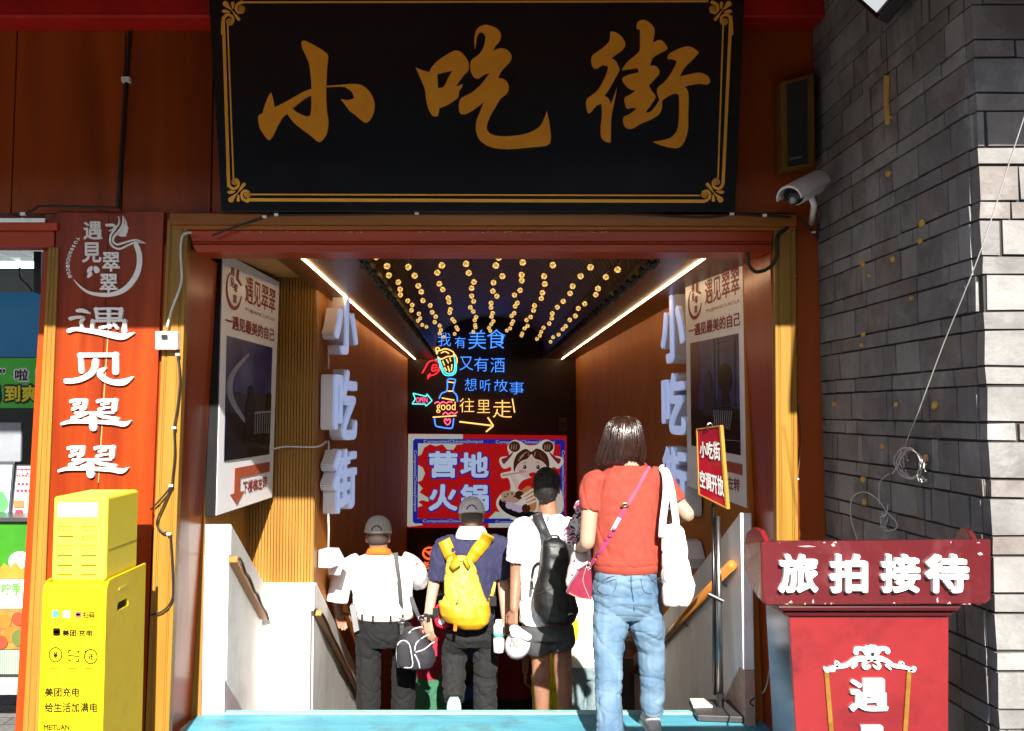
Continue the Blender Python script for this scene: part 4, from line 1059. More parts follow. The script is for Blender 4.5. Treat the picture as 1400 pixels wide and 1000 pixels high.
# ------------------------------------------------------------------ neon signs on the back wall
NP = panel_at(YB - 0.05, 555, 440, 780, 600)
N_BLUE = glow('neon_blue', (0.06, 0.26, 1.0), 0.62); N_YEL = glow('neon_yellow', (1.0, 0.55, 0.14), 0.62); N_CYAN = glow('neon_cyan', (0.10, 0.85, 0.85), 0.55)
N_RED = glow('neon_red', (1.0, 0.02, 0.03), 0.72); N_PINK = glow('neon_pink', (1.0, 0.10, 0.22), 0.72); N_ORA = glow('neon_orange', (1.0, 0.12, 0.02), 0.55)
def neon_text(label, items, mat):
    xs = [b_[0] for _, b_ in items]; ys = [b_[3] for _, b_ in items]
    t = thing('neon_sign', label, 'neon sign', NP.hit(550 + min(xs) / 6.25, 440 + max(ys) / 6.25), 'neon signs on the back wall')
    for ch, (x0, y0, x1, y1) in items:
        m = MB(); m.text(ch, NP.box(550 + x0 / 6.25, 440 + y0 / 6.25, 550 + x1 / 6.25, 440 + y1 / 6.25), 0, 0.02, thin=-0.012); m.build('neon_character', mat, t)
    return t
neon_text('uppermost blue neon line right under the golden discs', [('我', (305, 95, 415, 210)), ('有', (450, 130, 540, 225)), ('美', (565, 70, 715, 235)), ('食', (725, 65, 885, 230))], N_BLUE)
neon_text('blue neon line of three characters beside the neon cup', [('又', (490, 300, 605, 415)), ('有', (615, 305, 735, 425)), ('酒', (755, 310, 875, 435))], N_BLUE)
neon_text('smaller blue neon line of four characters beside the neon bottle neck', [('想', (535, 485, 635, 590)), ('听', (665, 495, 755, 595)), ('故', (785, 495, 900, 600)), ('事', (915, 515, 1040, 620))], N_BLUE)
neon_text('yellow neon line of three characters ending in an exclamation stroke', [('往', (490, 655, 615, 775)), ('里', (640, 670, 750, 780)), ('走', (775, 670, 935, 820))], N_YEL)
def neon_draw(name, label, groups):
    t = None
    for pname, mat, lines, w in groups:
        if t is None: t = thing('neon_sign', label, 'neon sign', NP.hit(550 + lines[0][0][0] / 6.25, 440 + lines[0][0][1] / 6.25), 'neon signs on the back wall')
        m = MB()
        for l in lines: m.tube(spline([NP.hit(550 + x / 6.25, 440 + y / 6.25, 0.012) for x, y in l], 4) if len(l) > 2 else [NP.hit(550 + x / 6.25, 440 + y / 6.25, 0.012) for x, y in l], w, 6)
        m.build(pname, mat, t)
def C_(cx, cy, r): return [(cx + r * math.cos(2 * PI * i / 10), cy + r * math.sin(2 * PI * i / 10)) for i in range(11)]
neon_draw('neon_sign', 'neon drawing of a red hand holding a frothy beer cup', [
    ('foam', N_YEL, [C_(302, 236, 15), C_(290, 265, 12), [(285, 290), (300, 255), (330, 245), (370, 232), (420, 250), (440, 270), (430, 295), (380, 300), (335, 320), (300, 300), (285, 290)], [(330, 270), (365, 255), (400, 275)], [(440, 270), (465, 310), (468, 355)], [(345, 335), (362, 375)], [(375, 320), (395, 355)], [(405, 310), (415, 340)], [(360, 390), (380, 420)], [(390, 380), (405, 430)], [(425, 365), (420, 420)]], 0.010),
    ('cup', N_CYAN, [[(285, 325), (305, 318), (325, 385), (350, 440), (380, 460), (430, 455), (458, 425), (462, 355)], [(318, 318), (340, 385), (365, 430), (395, 445), (425, 440), (445, 415), (450, 340), (440, 285)]], 0.010),
    ('hand', N_RED, [[(170, 440), (195, 400), (215, 360), (240, 338), (280, 332), (305, 350)], [(215, 490), (235, 465), (280, 450), (312, 420), (312, 385)], [(250, 420), (265, 370), (300, 375)], [(255, 400), (300, 390)], [(258, 425), (305, 410)], [(215, 470), (240, 445)]], 0.011)])
neon_draw('neon_sign', 'neon drawing of a blue bottle with a good label and pink heart', [
    ('bottle', N_BLUE, [[(385, 515), (395, 490), (450, 495), (450, 520), (435, 590), (465, 630), (472, 685)], [(385, 515), (380, 590), (335, 615), (315, 660)], [(275, 825), (285, 885), (320, 900), (410, 912), (430, 895), (440, 825)]], 0.011),
    ('stripe', N_YEL, [[(260, 817), (462, 803)], [(338, 652), (445, 672)], [(393, 515), (442, 522)], [(388, 594), (432, 594)]], 0.010),
    ('wave', N_PINK, [[(275, 700), (300, 685), (325, 697), (350, 684), (375, 697), (400, 684), (430, 690)], [(345, 795), (370, 775), (395, 792), (420, 775), (445, 788), (472, 770)]], 0.010),
    ('heart', N_PINK, [[(385, 848), (372, 830), (360, 842), (368, 865), (388, 882), (408, 862), (410, 838), (396, 832), (385, 848)]], 0.010)])
t = thing('neon_sign', 'yellow neon word good across the bottle drawing', 'neon sign', NP.hit(600, 560), 'neon signs on the back wall')
m = MB(); m.text('good', NP.box(550 + 292 / 6.25, 440 + 685 / 6.25, 550 + 455 / 6.25, 440 + 780 / 6.25), 0.02, 0.02); m.build('neon_word', N_YEL, t)
_m = MB(); _m.tube([NP.hit(550 + x / 6.25, 440 + y / 6.25, 0.012) for x, y in ((940, 658), (960, 778))], 0.010, 6)
_m.build('neon_character', N_YEL, [o for o in bpy.data.objects if o.get('label', '').startswith('yellow neon line of three')][0])
neon_draw('neon_sign', 'yellow neon arrow pointing right below the yellow characters', [('arrow', N_YEL, [[(488, 855), (760, 888)], [(730, 818), (778, 890)], [(778, 890), (715, 942)]], 0.012)])
neon_draw('neon_sign', 'small cyan neon arrow outline with the word OPEN', [('arrow', N_CYAN, [[(92, 612), (208, 640)], [(208, 640), (210, 618)], [(210, 618), (255, 675)], [(255, 675), (202, 722)], [(202, 722), (198, 705)], [(198, 705), (85, 703)], [(85, 703), (112, 660)], [(112, 660), (92, 612)]], 0.009)])
t = bpy.data.objects['neon_sign.%03d' % 7] if False else [o for o in bpy.data.objects if o.get('label', '').startswith('small cyan neon arrow')][0]
m = MB(); m.text('OPEN', NP.box(550 + 118 / 6.25, 440 + 648 / 6.25, 550 + 216 / 6.25, 440 + 692 / 6.25), 0.004, 0.012); m.build('neon_word', N_PINK, t)

# orange lit shop sign lower on the back wall
og = thing('neon_sign', 'round orange lit logo with characters low on the back wall', 'neon sign', at(590, 790, YB), 'neon signs on the back wall')
OP = panel_at(YB - 0.03, 560, 740, 800, 800)
m = MB()
f = lambda p: [OP.hit(570 + x / 12.5, 720 + y / 12.5, 0.01) for x, y in p]
m.prism(f(circ(220, 460, 130, 26, 115)), (0, 0.01, 0), [f(circ(215, 455, 92, 22, 80))])
m.stroke(OP, [(120, 410, 10), (200, 450, 40), (250, 500, 45), (290, 570, 20)], 0, 0.012, sx=12.5, ox=570, oy=720)
m.stroke(OP, [(200, 460, 30), (250, 420, 40), (300, 380, 20)], 0, 0.013, sx=12.5, ox=570, oy=720)
m.build('logo', N_ORA, og)
for ch, x0, x1 in (('老', 80, 210), ('腊', 255, 380)):
    m = MB(); m.text(ch, OP.box(570 + x0 / 12.5, 720 + 600 / 12.5, 570 + x1 / 12.5, 720 + 725 / 12.5), 0, 0.012, bold=0.02); m.build('lit_character', N_ORA, og)
for q in ((580, 790.5, 594, 791.5), (690, 740, 700, 760), (690, 771, 706, 774), (690, 790, 702, 791)):
    m = MB(); m.quadp(OP.box(*q), 0, 0.01); m.build('lit_strip', N_ORA, og)

# ------------------------------------------------------------------ hot pot light box on the back wall
hb = thing('light_box_sign', 'glowing red hot pot light box with blue border on the back wall', 'light box', at(666, 722, YB - 0.1))
HP = panel_px([(558, 593), (775, 596), (774, 722), (557, 722)], YB - 0.10)
H = lambda pts: [(540 + x / 5.385, 590 + y / 5.385) for x, y in pts]
def gm(n, c, s=0.55): return M(n, tuple(v * 0.5 for v in c), rough=0.3, var=0.04, emit=c, estr=s * 0.24)
G_RED, G_BLUE, G_WHITE = gm('lightbox_red', (0.62, 0.008, 0.01), 0.7), gm('lightbox_blue', (0.015, 0.02, 0.40), 0.8), gm('lightbox_white', (0.62, 0.66, 0.60), 0.75)
G_PALE, G_BROWN, G_TAN, G_BLACK, G_LILAC, G_CREAM = gm('lightbox_pale_blue', (0.50, 0.66, 0.92), 0.9), gm('lightbox_brown', (0.10, 0.025, 0.012), 0.5), gm('lightbox_tan', (0.55, 0.36, 0.26), 0.7), gm('lightbox_black', (0.012, 0.012, 0.02), 0.3), gm('lightbox_lilac', (0.60, 0.46, 0.68), 0.75), gm('lightbox_cream', (0.72, 0.66, 0.58), 0.8)
m = MB(); m.quadp(HP, -0.09, 0); m.build('panel', G_RED, hb, bevel=0.006)
def hs(name, pts, mat, d, holes=(), sm=0):
    if sm: pts = smooth_poly(pts, sm)
    m = MB(); m.prism([HP.hit(x, y, d) for x, y in H(pts)], HP.n * -0.003, [[HP.hit(x, y, d) for x, y in H(h)] for h in holes]); return m.build(name, mat, hb)
hs('cloud_print', [(98, 20), (500, 22), (500, 95), (455, 98), (430, 135), (385, 135), (350, 95), (300, 110), (260, 95), (215, 120), (195, 170), (165, 185), (165, 245), (205, 265), (222, 310), (200, 360), (165, 375), (205, 420), (180, 450), (215, 470), (260, 500), (240, 518), (200, 505), (170, 520), (205, 545), (165, 560), (150, 610), (205, 690), (120, 700), (90, 700)], G_WHITE, 0.006)
hs('cloud_print', [(690, 640), (740, 590), (800, 600), (840, 650), (1000, 690), (1250, 690), (1250, 708), (690, 708)], G_WHITE, 0.006, sm=0)
ring_o = [(133, 70), (148, 55), (1238, 60), (1252, 74), (1250, 660), (1238, 675), (146, 678), (131, 664)]
ring_i = [(170, 88), (1216, 95), (1214, 640), (168, 643)]
hs('border_print', ring_o, G_BLUE, 0.012, [ring_i])
m = MB()
m.text('Composite(Chinese)hotpot', HP.box(540 + 212 / 5.385, 590 + 62 / 5.385, 540 + 650 / 5.385, 590 + 92 / 5.385), 0.013)
m.text('Composite(Chinese)hotpot', HP.box(540 + 742 / 5.385, 590 + 66 / 5.385, 540 + 1178 / 5.385, 590 + 96 / 5.385), 0.013)
m.text('Composite(Chinese)hotpot', HP.box(540 + 205 / 5.385, 590 + 648 / 5.385, 540 + 640 / 5.385, 590 + 676 / 5.385), 0.013)
m.text('Composite(Chinese)hotpot', HP.box(540 + 740 / 5.385, 590 + 655 / 5.385, 540 + 1176 / 5.385, 590 + 683 / 5.385), 0.013)
for xx in (148, 1236):
    a_ = lambda x, y: HP.hit(540 + x / 5.385, 590 + y / 5.385)
    P = Panel(a_(xx + 13, 140), a_(xx + 13, 590), a_(xx - 13, 590), a_(xx - 13, 140)); P.n = HP.n
    m.text('Composite(Chinese)hotpot', P, 0.013)
m.build('border_lettering', G_WHITE, hb)
for ch, (x0, y0, x1, y1) in (('营', (248, 145, 462, 342)), ('地', (480, 152, 690, 340)), ('火', (246, 388, 462, 586)), ('锅', (482, 388, 690, 588))):
    bx = HP.box(540 + x0 / 5.385, 590 + y0 / 5.385, 540 + x1 / 5.385, 590 + y1 / 5.385)
    bo = HP.box(540 + (x0 - 10) / 5.385, 590 + (y0 - 6) / 5.385, 540 + (x1 + 14) / 5.385, 590 + (y1 + 14) / 5.385)
    m = MB(); m.text(ch, bo, 0.016, bold=0.062); m.build('character_outline', G_BLUE, hb)
    m = MB(); m.text(ch, bx, 0.022, bold=0.038); m.build('character', G_PALE, hb)
# bowl of food printed at the right: plain rounded shapes
hs('print_outline', [(826, 120), (850, 78), (885, 62), (930, 78), (965, 100), (1000, 104), (1045, 98), (1085, 68), (1125, 62), (1168, 90), (1172, 130), (1165, 175), (1225, 190), (1240, 225), (1205, 275), (1160, 262), (1150, 330), (1180, 400), (1225, 440), (1225, 600), (1000, 660), (860, 650), (770, 590), (745, 520), (790, 450), (850, 430), (835, 345), (790, 345), (780, 310), (850, 292), (850, 262), (800, 275), (768, 225), (780, 190), (840, 178)], G_CREAM, 0.014, sm=3)
G_SKIN = gm('lightbox_skin', (0.66, 0.50, 0.46), 0.8)
hs('printed_face', circ(1003, 262, 108, 26, 88), G_SKIN, 0.0165)
hs('printed_dress', [(905, 420), (930, 370), (985, 345), (1050, 340), (1120, 380), (1120, 430), (1000, 420), (950, 440)], G_RED, 0.0175, sm=3)
hs('printed_arm', [(850, 330), (880, 320), (935, 430), (900, 445)], G_SKIN, 0.0172)
for cx_, sx_ in ((880, -1), (1125, 1)):
    hs('printed_hair_bun', circ(cx_, 112, 42, 22, 40), G_BROWN, 0.018)
    for k_ in range(3): hs('printed_hair_line', [(cx_ - 26 + k_ * 16, 134), (cx_ - 22 + k_ * 18, 96), (cx_ - 18 + k_ * 18, 96), (cx_ - 21 + k_ * 16, 134)], G_TAN, 0.0205)
    hs('printed_ribbon', [(cx_ + sx_ * 10, 150), (cx_ + sx_ * 60, 190), (cx_ + sx_ * 96, 205), (cx_ + sx_ * 80, 240), (cx_ + sx_ * 52, 215), (cx_ + sx_ * 20, 175)], gm('lightbox_maroon', (0.28, 0.02, 0.05), 0.6), 0.0195, sm=3)
hs('printed_hair', [(878, 300), (872, 240), (890, 180), (925, 145), (965, 128), (1003, 150), (1040, 126), (1085, 142), (1122, 180), (1136, 240), (1128, 300), (1112, 250), (1075, 215), (1030, 200), (1003, 168), (976, 200), (930, 218), (895, 255)], G_BROWN, 0.019, sm=3)
for x0_, y0_, x1_, y1_ in ((915, 190, 965, 150), (905, 215, 945, 175), (1090, 190, 1042, 148), (1105, 215, 1062, 172), (985, 180, 975, 150), (1022, 180, 1032, 148)):
    hs('printed_hair_line', [(x0_, y0_), (x1_, y1_), (x1_ + 4, y1_ + 3), (x0_ + 5, y0_ + 4)], G_TAN, 0.0225)
for cx_ in (955, 1052):
    hs('printed_eye', circ(cx_, 262, 13, 12, 16), G_BLACK, 0.020); hs('printed_glint', circ(cx_ - 4, 257, 4, 8, 5), G_WHITE, 0.0235)
    hs('printed_brow', [(cx_ - 20, 236), (cx_, 226), (cx_ + 20, 234), (cx_, 231)], G_BROWN, 0.020)
for cx_ in (930, 1078): hs('printed_cheek', circ(cx_, 290, 17, 12, 11), gm('lightbox_pink', (0.7, 0.28, 0.34), 0.7), 0.020)
hs('printed_bowl', [(765, 520), (800, 500), (1000, 590), (1060, 590), (1050, 615), (980, 640), (890, 632), (810, 595), (770, 550)], G_BLACK, 0.018, sm=3)
for cx_, cy_, rx_, ry_ in ((840, 468, 62, 32), (850, 500, 70, 30)): hs('printed_slice', circ(cx_, cy_, rx_, 20, ry_), G_TAN, 0.020 + cy_ * 1e-6)
for k, (cx_, cy_) in enumerate(((805, 515), (830, 462), (862, 458), (880, 478), (812, 480), (792, 540))): hs('printed_spot', circ(cx_, cy_, 9, 8, 6), G_BROWN, 0.0232)
for k, (cx_, cy_) in enumerate(((845, 545), (885, 560), (915, 570))): hs('printed_dumpling', circ(cx_, cy_, 32, 16, 26), G_LILAC, 0.024 + k * 0.0006)
for cx_, cy_ in ((915, 468), (965, 565)): hs('printed_mushroom', circ(cx_, cy_, 32, 18, 32), G_BROWN, 0.026)
hs('printed_noodles', [(930, 440), (990, 400), (1030, 470), (1040, 560), (1000, 590), (960, 500)], gm('lightbox_orange', (0.6, 0.25, 0.08), 0.7), 0.0225, sm=3)
for k in range(4): hs('printed_noodle', [(925 + k * 14, 475 + k * 18), (1010 + k * 8, 420 + k * 28), (1016 + k * 8, 432 + k * 28), (932 + k * 14, 490 + k * 18)], G_CREAM, 0.028)
hs('printed_chopsticks', [(785, 318), (965, 288), (967, 300), (788, 334)], G_TAN, 0.024)
hs('printed_meat', [(985, 312), (1020, 300), (1050, 312), (1035, 336), (1000, 336)], G_RED, 0.024, sm=3)
# small things on the back wall
P = panel_at(YB - 0.02, 764, 571, 775, 590)
t = thing('wall_switch', 'small pale switch plate at the right of the back wall', 'switch', P.f(.5, 1))
m = MB(); m.quadp(P, 0, 0.02); m.build('plate', M('dim_plate', (0.12, 0.10, 0.09), rough=0.5), t, bevel=0.004)
m = MB(); m.quadp(P, 0.02, 0.03, .3, .3, .7, .7); m.build('rocker', M('dim_plate_dark', (0.06, 0.05, 0.05), rough=0.5), t)
# ------------------------------------------------------------------ street side opposite (closes the street behind the viewer)
ob = thing('street_building', 'plain grey two storey building on the far side of the street', 'building', (0, -12, -0.03))
GW = M('street_render', (0.22, 0.21, 0.20), rough=0.9, scale=2)
m = MB(); m.box(-30, 30, -14, -12, -0.03, 5.4); m.build('wall', GW, ob)
m = MB(); m.box(-30.3, 30.3, -14.3, -11.7, 5.402, 5.7); m.build('roof', M('street_tiles', (0.07, 0.07, 0.075), rough=0.8), ob)
for i in range(-7, 8):
    for z in (0.9, 3.2):
        m = MB(); m.box(i * 4 - 0.8, i * 4 + 0.8, -11.998, -11.95, z, z + 1.8); m.build('window', M('street_glass', (0.03, 0.035, 0.04), rough=0.1), ob)

# ------------------------------------------------------------------ drinks stall seen through the opening at the left
sh = thing('drinks_counter', 'green and white drinks counter with fruit pictures behind the left pine post', 'counter', (-2.5, 4.95, -0.03))
GREEN = M('counter_green', (0.035, 0.20, 0.008), rough=0.4, col2=(0.022, 0.15, 0.008), scale=4)
CW = M('counter_white', (0.72, 0.75, 0.78), rough=0.4, var=0.06)
YC = 4.95
def cpanel(name, q, Y, th, mat, parent, bevel=0.0):
    m = MB(); m.slab(q, Y, th); return m.build(name, mat, parent, bevel=bevel)
cpanel('front_panel', [(-90, 714), (60, 714), (60, 791), (-90, 791)], YC, 0.4, GREEN, sh)
cpanel('name_band', [(-90, 792), (60, 792), (60, 832), (-90, 832)], YC - 0.004, 0.4, CW, sh)
cpanel('fruit_panel', [(-90, 833), (60, 833), (60, 888), (-90, 888)], YC, 0.4, M('fruit_ground', (0.28, 0.08, 0.02), rough=0.4, col2=(0.30, 0.20, 0.04), scale=16), sh)
CP2 = panel_at(YC - 0.004, -40, 714, 60, 900)
def cshape(name, pts, mat, d, sm=0):
    if sm: pts = smooth_poly(pts, sm)
    m = MB(); m.prism([CP2.hit(x, y, d) for x, y in pts], CP2.n * -0.002); return m.build(name, mat, sh)
m = MB(); m.text('柠季', panel_at(YC - 0.004, 1, 797, 30, 814), 0.001, bold=0.03); m.build('lettering', M('counter_green_ink', (0.10, 0.40, 0.04), rough=0.5), sh)
cshape('printed_ice', circ(28, 768, 16, 18, 14), CW, 0.003)
cshape('printed_splash', [(0, 782), (6, 770), (14, 776), (22, 768), (30, 778), (38, 772), (44, 786), (40, 791), (0, 791)], M('splash_orange', (0.62, 0.22, 0.03), rough=0.4), 0.006, 2)
for x, y, r, c in ((6, 850, 10, 'a'), (25, 846, 9, 'b'), (16, 868, 11, 'a'), (28, 872, 12, 'c'), (2, 878, 9, 'b'), (-12, 860, 12, 'c')):
    mat = {'a': M('fruit_orange', (0.7, 0.14, 0.02), rough=0.4), 'b': M('fruit_red', (0.5, 0.05, 0.02), rough=0.4), 'c': M('fruit_dark_green', (0.10, 0.13, 0.03), rough=0.4)}[c]
    cshape('printed_fruit', circ(x, y, r, 16), mat, 0.003 + 0.001 * 'abc'.index(c) + (y % 7) * 1e-4)
m = MB()
for i in range(40):
    x = -60 + i * 2.9
    m.slab([(x, 889), (x + 2.2, 889), (x + 2.2, 922), (x, 922)], YC + 0.002, 0.05)
m.slab([(-90, 889), (60, 889), (60, 922), (-90, 922)], YC + 0.008, 0.3)
m.build('ribbed_skirt', M('ribbed_green', (0.30, 0.42, 0.30), rough=0.3), sh)
cpanel('plinth', [(-90, 923), (60, 923), (60, 950), (-90, 950)], YC + 0.05, 0.3, M('plinth_grey', (0.32, 0.33, 0.34), rough=0.6), sh)
cpanel('counter_top', [(-90, 708), (60, 708), (60, 713.5), (-90, 713.5)], YC - 0.03, 0.5, M('counter_edge', (0.05, 0.05, 0.055), rough=0.3), sh)
# menu stands on the counter
def sheet(name, label, cat, q, Y, mat, shapes=()):
    t = thing(name, label, cat, at(q[3][0], q[3][1], Y))
    m = MB(); m.slab(q, Y, 0.02); m.build('board', mat, t, bevel=0.003)
    P = panel_at(Y, 0, 0, 100, 100)
    for k, (pn, pts, mt) in enumerate(shapes):
        m = MB(); m.prism([P.hit(x, y, 0.001 + 0.0008 * (k + 1)) for x, y in pts], (0, 0.0007, 0)); m.build(pn, mt, t)
    return t
R4 = lambda x0, y0, x1, y1: [(x0, y0), (x1, y0), (x1, y1), (x0, y1)]
FR = M('stand_frame', (0.06, 0.065, 0.07), rough=0.35)
SKYB = M('menu_sky', (0.35, 0.62, 0.80), rough=0.4, col2=(0.6, 0.75, 0.8), scale=10); PAPER = M('menu_paper', (0.62, 0.56, 0.56), rough=0.5, var=0.08)
MRED = M('menu_red', (0.42, 0.03, 0.06), rough=0.5); MBR = M('menu_brown', (0.40, 0.16, 0.06), rough=0.5); MGR = M('menu_green', (0.08, 0.36, 0.10), rough=0.5)
sheet('menu_stand', 'menu stand with a blue and green picture on the drinks counter', 'menu', [(-40, 632), (20, 632), (14, 708), (-40, 708)], 5.2, FR,
      [('picture', [(-40, 636), (17, 636), (11, 706), (-40, 706)], SKYB), ('printed_leaf', smooth_poly([(-10, 690), (0, 672), (8, 678), (12, 690), (6, 700), (-6, 704)], 3), MGR), ('printed_leaf', smooth_poly([(-30, 684), (-16, 664), (-8, 676), (-14, 696)], 3), MGR)])
t = sheet('menu_stand', 'menu stand with a pale poster and red heading beside the pine post', 'menu', [(22, 636), (75, 636), (66, 710), (14, 710)], 5.19, FR,
      [('poster', [(24, 638), (75, 638), (66, 708), (17, 708)], PAPER), ('heading', [(24, 641), (75, 641), (75, 652), (23, 652)], MRED)] +
      [('printed_item', circ(26 + (k % 4) * 5.5 + (k // 4) * -1, 662 + (k // 4) * 9, 2.2, 8), MRED) for k in range(8)] + [('printed_box', R4(20, 684, 34, 694), MBR), ('printed_box', R4(22, 697, 32, 706), MRED)])
m = MB(); m.text('嗨年宝', panel_at(5.188, 24, 642.5, 44, 651), 0.003, bold=0.02); m.build('lettering', PAPER, t)
# hanging banner
t = thing('hanging_banner', 'green banner with black and yellow outlined characters inside the drinks stall', 'banner', at(20, 556, 5.6))
BP = panel_at(5.6, -60, 490, 60, 558)
m = MB(); m.quadp(BP, -0.01, 0); m.build('sheet', M('banner_green', (0.05, 0.42, 0.03), rough=0.5, col2=(0.08, 0.5, 0.06), scale=4), t)
def bt(s_, x0, y0, x1, y1, mat, d, bold):
    m = MB(); m.text(s_, panel_at(5.6, x0, y0, x1, y1), d, bold=bold); m.build('lettering', mat, t)
bt('啦', 19, 503, 41, 523, WHITE, 0.002, 0.12); bt('啦', 21, 505, 39, 521, BLACK, 0.006, 0.02)
bt('!', 48, 503, 54, 523, WHITE, 0.002, 0.08); bt('!', 50, 505, 53, 521, BLACK, 0.006, 0.03)
bt('”', -2, 503, 9, 513, WHITE, 0.002, 0.06); bt('”', 0, 505, 8, 511, BLACK, 0.006, 0.02)
bt('到爽', 4, 524, 56, 553, BLACK, 0.002, 0.12); bt('到爽', 7, 527, 53, 550, M('banner_yellow', (0.75, 0.62, 0.02), rough=0.5), 0.006, 0.03)
bt('喝', -24, 524, 3, 553, BLACK, 0.002, 0.12); bt('喝', -21, 527, 0, 550, MATS['banner_yellow'], 0.006, 0.03)
t = thing('wall_screen', 'dim blue screen high inside the drinks stall', 'screen', at(20, 490, 5.9))
m = MB(); m.slab([(-90, 400), (70, 400), (70, 488), (-90, 488)], 5.9, 0.05); m.build('panel', M('screen_blue', (0.012, 0.05, 0.11), rough=0.25, col2=(0.015, 0.10, 0.09), scale=5, emit=(0.01, 0.05, 0.12), estr=0.35), t)
t = thing('counter_monitor', 'grey backed monitor standing above the drinks counter', 'monitor', at(10, 632, 5.4))
m = MB(); m.slab([(-60, 577), (29, 578), (28, 632), (-60, 632)], 5.4, 0.03); m.build('back', M('monitor_grey', (0.24, 0.26, 0.29), rough=0.35), t, bevel=0.008)
m = MB(); m.slab([(-10, 632), (4, 632), (4, 708), (-10, 708)], 5.42, 0.03); m.build('stem', BLACK, t)
t = thing('stall_interior', 'dark shop interior with a pale grid ceiling behind the left opening', 'shop interior', (-3.5, 6.5, 0))
m = MB(); m.box(-9, -1.65, 6.9, 7.0, -0.1, 3.3); m.build('back_wall', M('stall_dark', (0.03, 0.03, 0.03), rough=0.8), t)
m = MB(); m.box(-1.75, -1.64, 4.83, 6.9, -0.1, 3.3); m.build('side_wall', M('stall_dark', (0.03, 0.03, 0.03)), t)
m = MB(); m.box(-9, -1.76, 4.8, 6.9, 3.0, 3.1); m.build('ceiling', M('stall_ceiling', (0.35, 0.36, 0.36), rough=0.7), t)
m = MB()
for i in range(30): m.box(-7 + i * 0.18, -6.99 + i * 0.18, 4.85, 6.88, 2.66, 2.70)
for i in range(12): m.box(-7, -1.78, 4.9 + i * 0.17, 4.91 + i * 0.17, 2.66, 2.70)
m.build('ceiling_grid', M('grid_white', (0.6, 0.62, 0.62), rough=0.5, emit=(0.7, 0.8, 0.8), estr=0.10), t)
m = MB(); m.slab([(46, 344), (56, 344), (56, 400), (46, 400)], 5.3, 0.08); m.build('column', BLACK, t)
m = MB(); m.box(-7, -1.78, 6.6, 6.66, 2.62, 2.655); m.build('tube_light', glow('tube_light', (0.85, 0.95, 1.0), 3.0), t)
m = MB(); m.tube(spline([at(27, 366, 5.5), at(28, 380, 5.5), at(38, 390, 5.5), at(44, 398, 5.5)], 4), 0.006, 6)
tag(m.build('power_cable', CABLE_B, smooth=True), 'thin dark cable dangling below the pale grid ceiling of the stall', 'cable')

# ------------------------------------------------------------------ red reception podium
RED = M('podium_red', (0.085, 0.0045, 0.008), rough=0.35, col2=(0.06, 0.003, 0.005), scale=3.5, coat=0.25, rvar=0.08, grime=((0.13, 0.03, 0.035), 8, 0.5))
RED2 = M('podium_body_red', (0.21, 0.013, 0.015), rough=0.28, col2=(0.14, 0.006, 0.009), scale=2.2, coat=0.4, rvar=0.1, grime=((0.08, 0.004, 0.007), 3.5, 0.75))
MAR = M('podium_dark', (0.05, 0.004, 0.006), rough=0.25)
SILV = M('white_ornament', (0.66, 0.66, 0.64), rough=0.4, var=0.15, scale=40)
BRASS = M('brass_bar', (0.40, 0.22, 0.04), rough=0.35, metal=0.6, col2=(0.22, 0.11, 0.015), scale=30)
pd = thing('reception_podium', 'red podium with four white raised characters and a white scroll ornament', 'podium', (1.27, 3.2, -0.03))
YP = 3.04
PH = panel_px([(1040, 741), (1355, 738), (1355, 826), (1042, 828)], YP)
m = MB(); m.prism([PH.hit(x, y, 0) for x, y in ((1040, 741), (1355, 738), (1355, 820), (1348, 826), (1048, 828), (1042, 822))], (0, 0.03, 0)); m.build('header', RED, pd, bevel=0.004)
m = MB()
xl0 = at(1041, 780, YP).x; zt_ = at(1041, 741, YP).z; zb_ = at(1041, 828, YP).z
def wing(sgn, xx):
    m = MB(); prof = []
    h = zt_ - zb_
    out = [(0.0, zt_), (0.04, zt_ + 0.030), (0.09, zt_ + 0.034), (0.14, zt_ + 0.012), (0.16, zt_ - 0.03), (0.165, zt_ - h * .5), (0.14, zb_ + 0.05), (0.07, zb_ + 0.012), (0.0, zb_)]
    A = [V((xx + sgn * 0.022 * (y / 0.165) ** 1.5, YP + 0.001 + y, z)) for y, z in out]
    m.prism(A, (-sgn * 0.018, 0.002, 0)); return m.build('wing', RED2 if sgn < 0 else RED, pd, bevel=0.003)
wing(-1, xl0 + 0.012); wing(1, at(1353, 780, YP).x - 0.035 if False else at(1340, 780, YP).x)
m = MB(); m.slab([(1062, 829), (1316, 829), (1310, 836), (1068, 836)], YP + 0.012, 0.22); m.slab([(1070, 836.3), (1306, 836.3), (1300, 843), (1074, 843)], YP + 0.03, 0.2); m.build('moulding', MAR, pd, bevel=0.004)
YB2 = YP + 0.045
BF = panel_px([(1079, 843), (1297, 843), (1280, 1060), (1096, 1060)], YB2)
fr = [at(x, y, YB2) for x, y in ((1079, 843), (1297, 843), (1280, 1060), (1097, 1060))]
dz = (at(1097, 1060, YB2).z + 0.03); sx = (at(1097, 1060, YB2).x - at(1079, 843, YB2).x) / (at(1079, 843, YB2).z - at(1097, 1060, YB2).z)
fr[2].z = fr[3].z = -0.028; fr[3].x = fr[0].x + sx * (fr[0].z + 0.028) * 0.6; fr[2].x = fr[1].x - sx * (fr[0].z + 0.028) * 0.6
m = MB(); m.prism(fr, (0, 0.025, 0)); m.build('body_front', RED2, pd, bevel=0.003)
m = MB()
bk = [fr[0] + V((0.015, 0.027, 0)), fr[1] + V((-0.015, 0.027, 0)), fr[2] + V((-.015, .027, 0)), fr[3] + V((.015, .027, 0))]
m.hexa(bk, [p + V((0.0, 0.28, 0)) for p in bk]); m.build('body', M('podium_gloss_side', (0.03, 0.03, 0.045), rough=0.12, spec=0.7), pd, bevel=0.004)
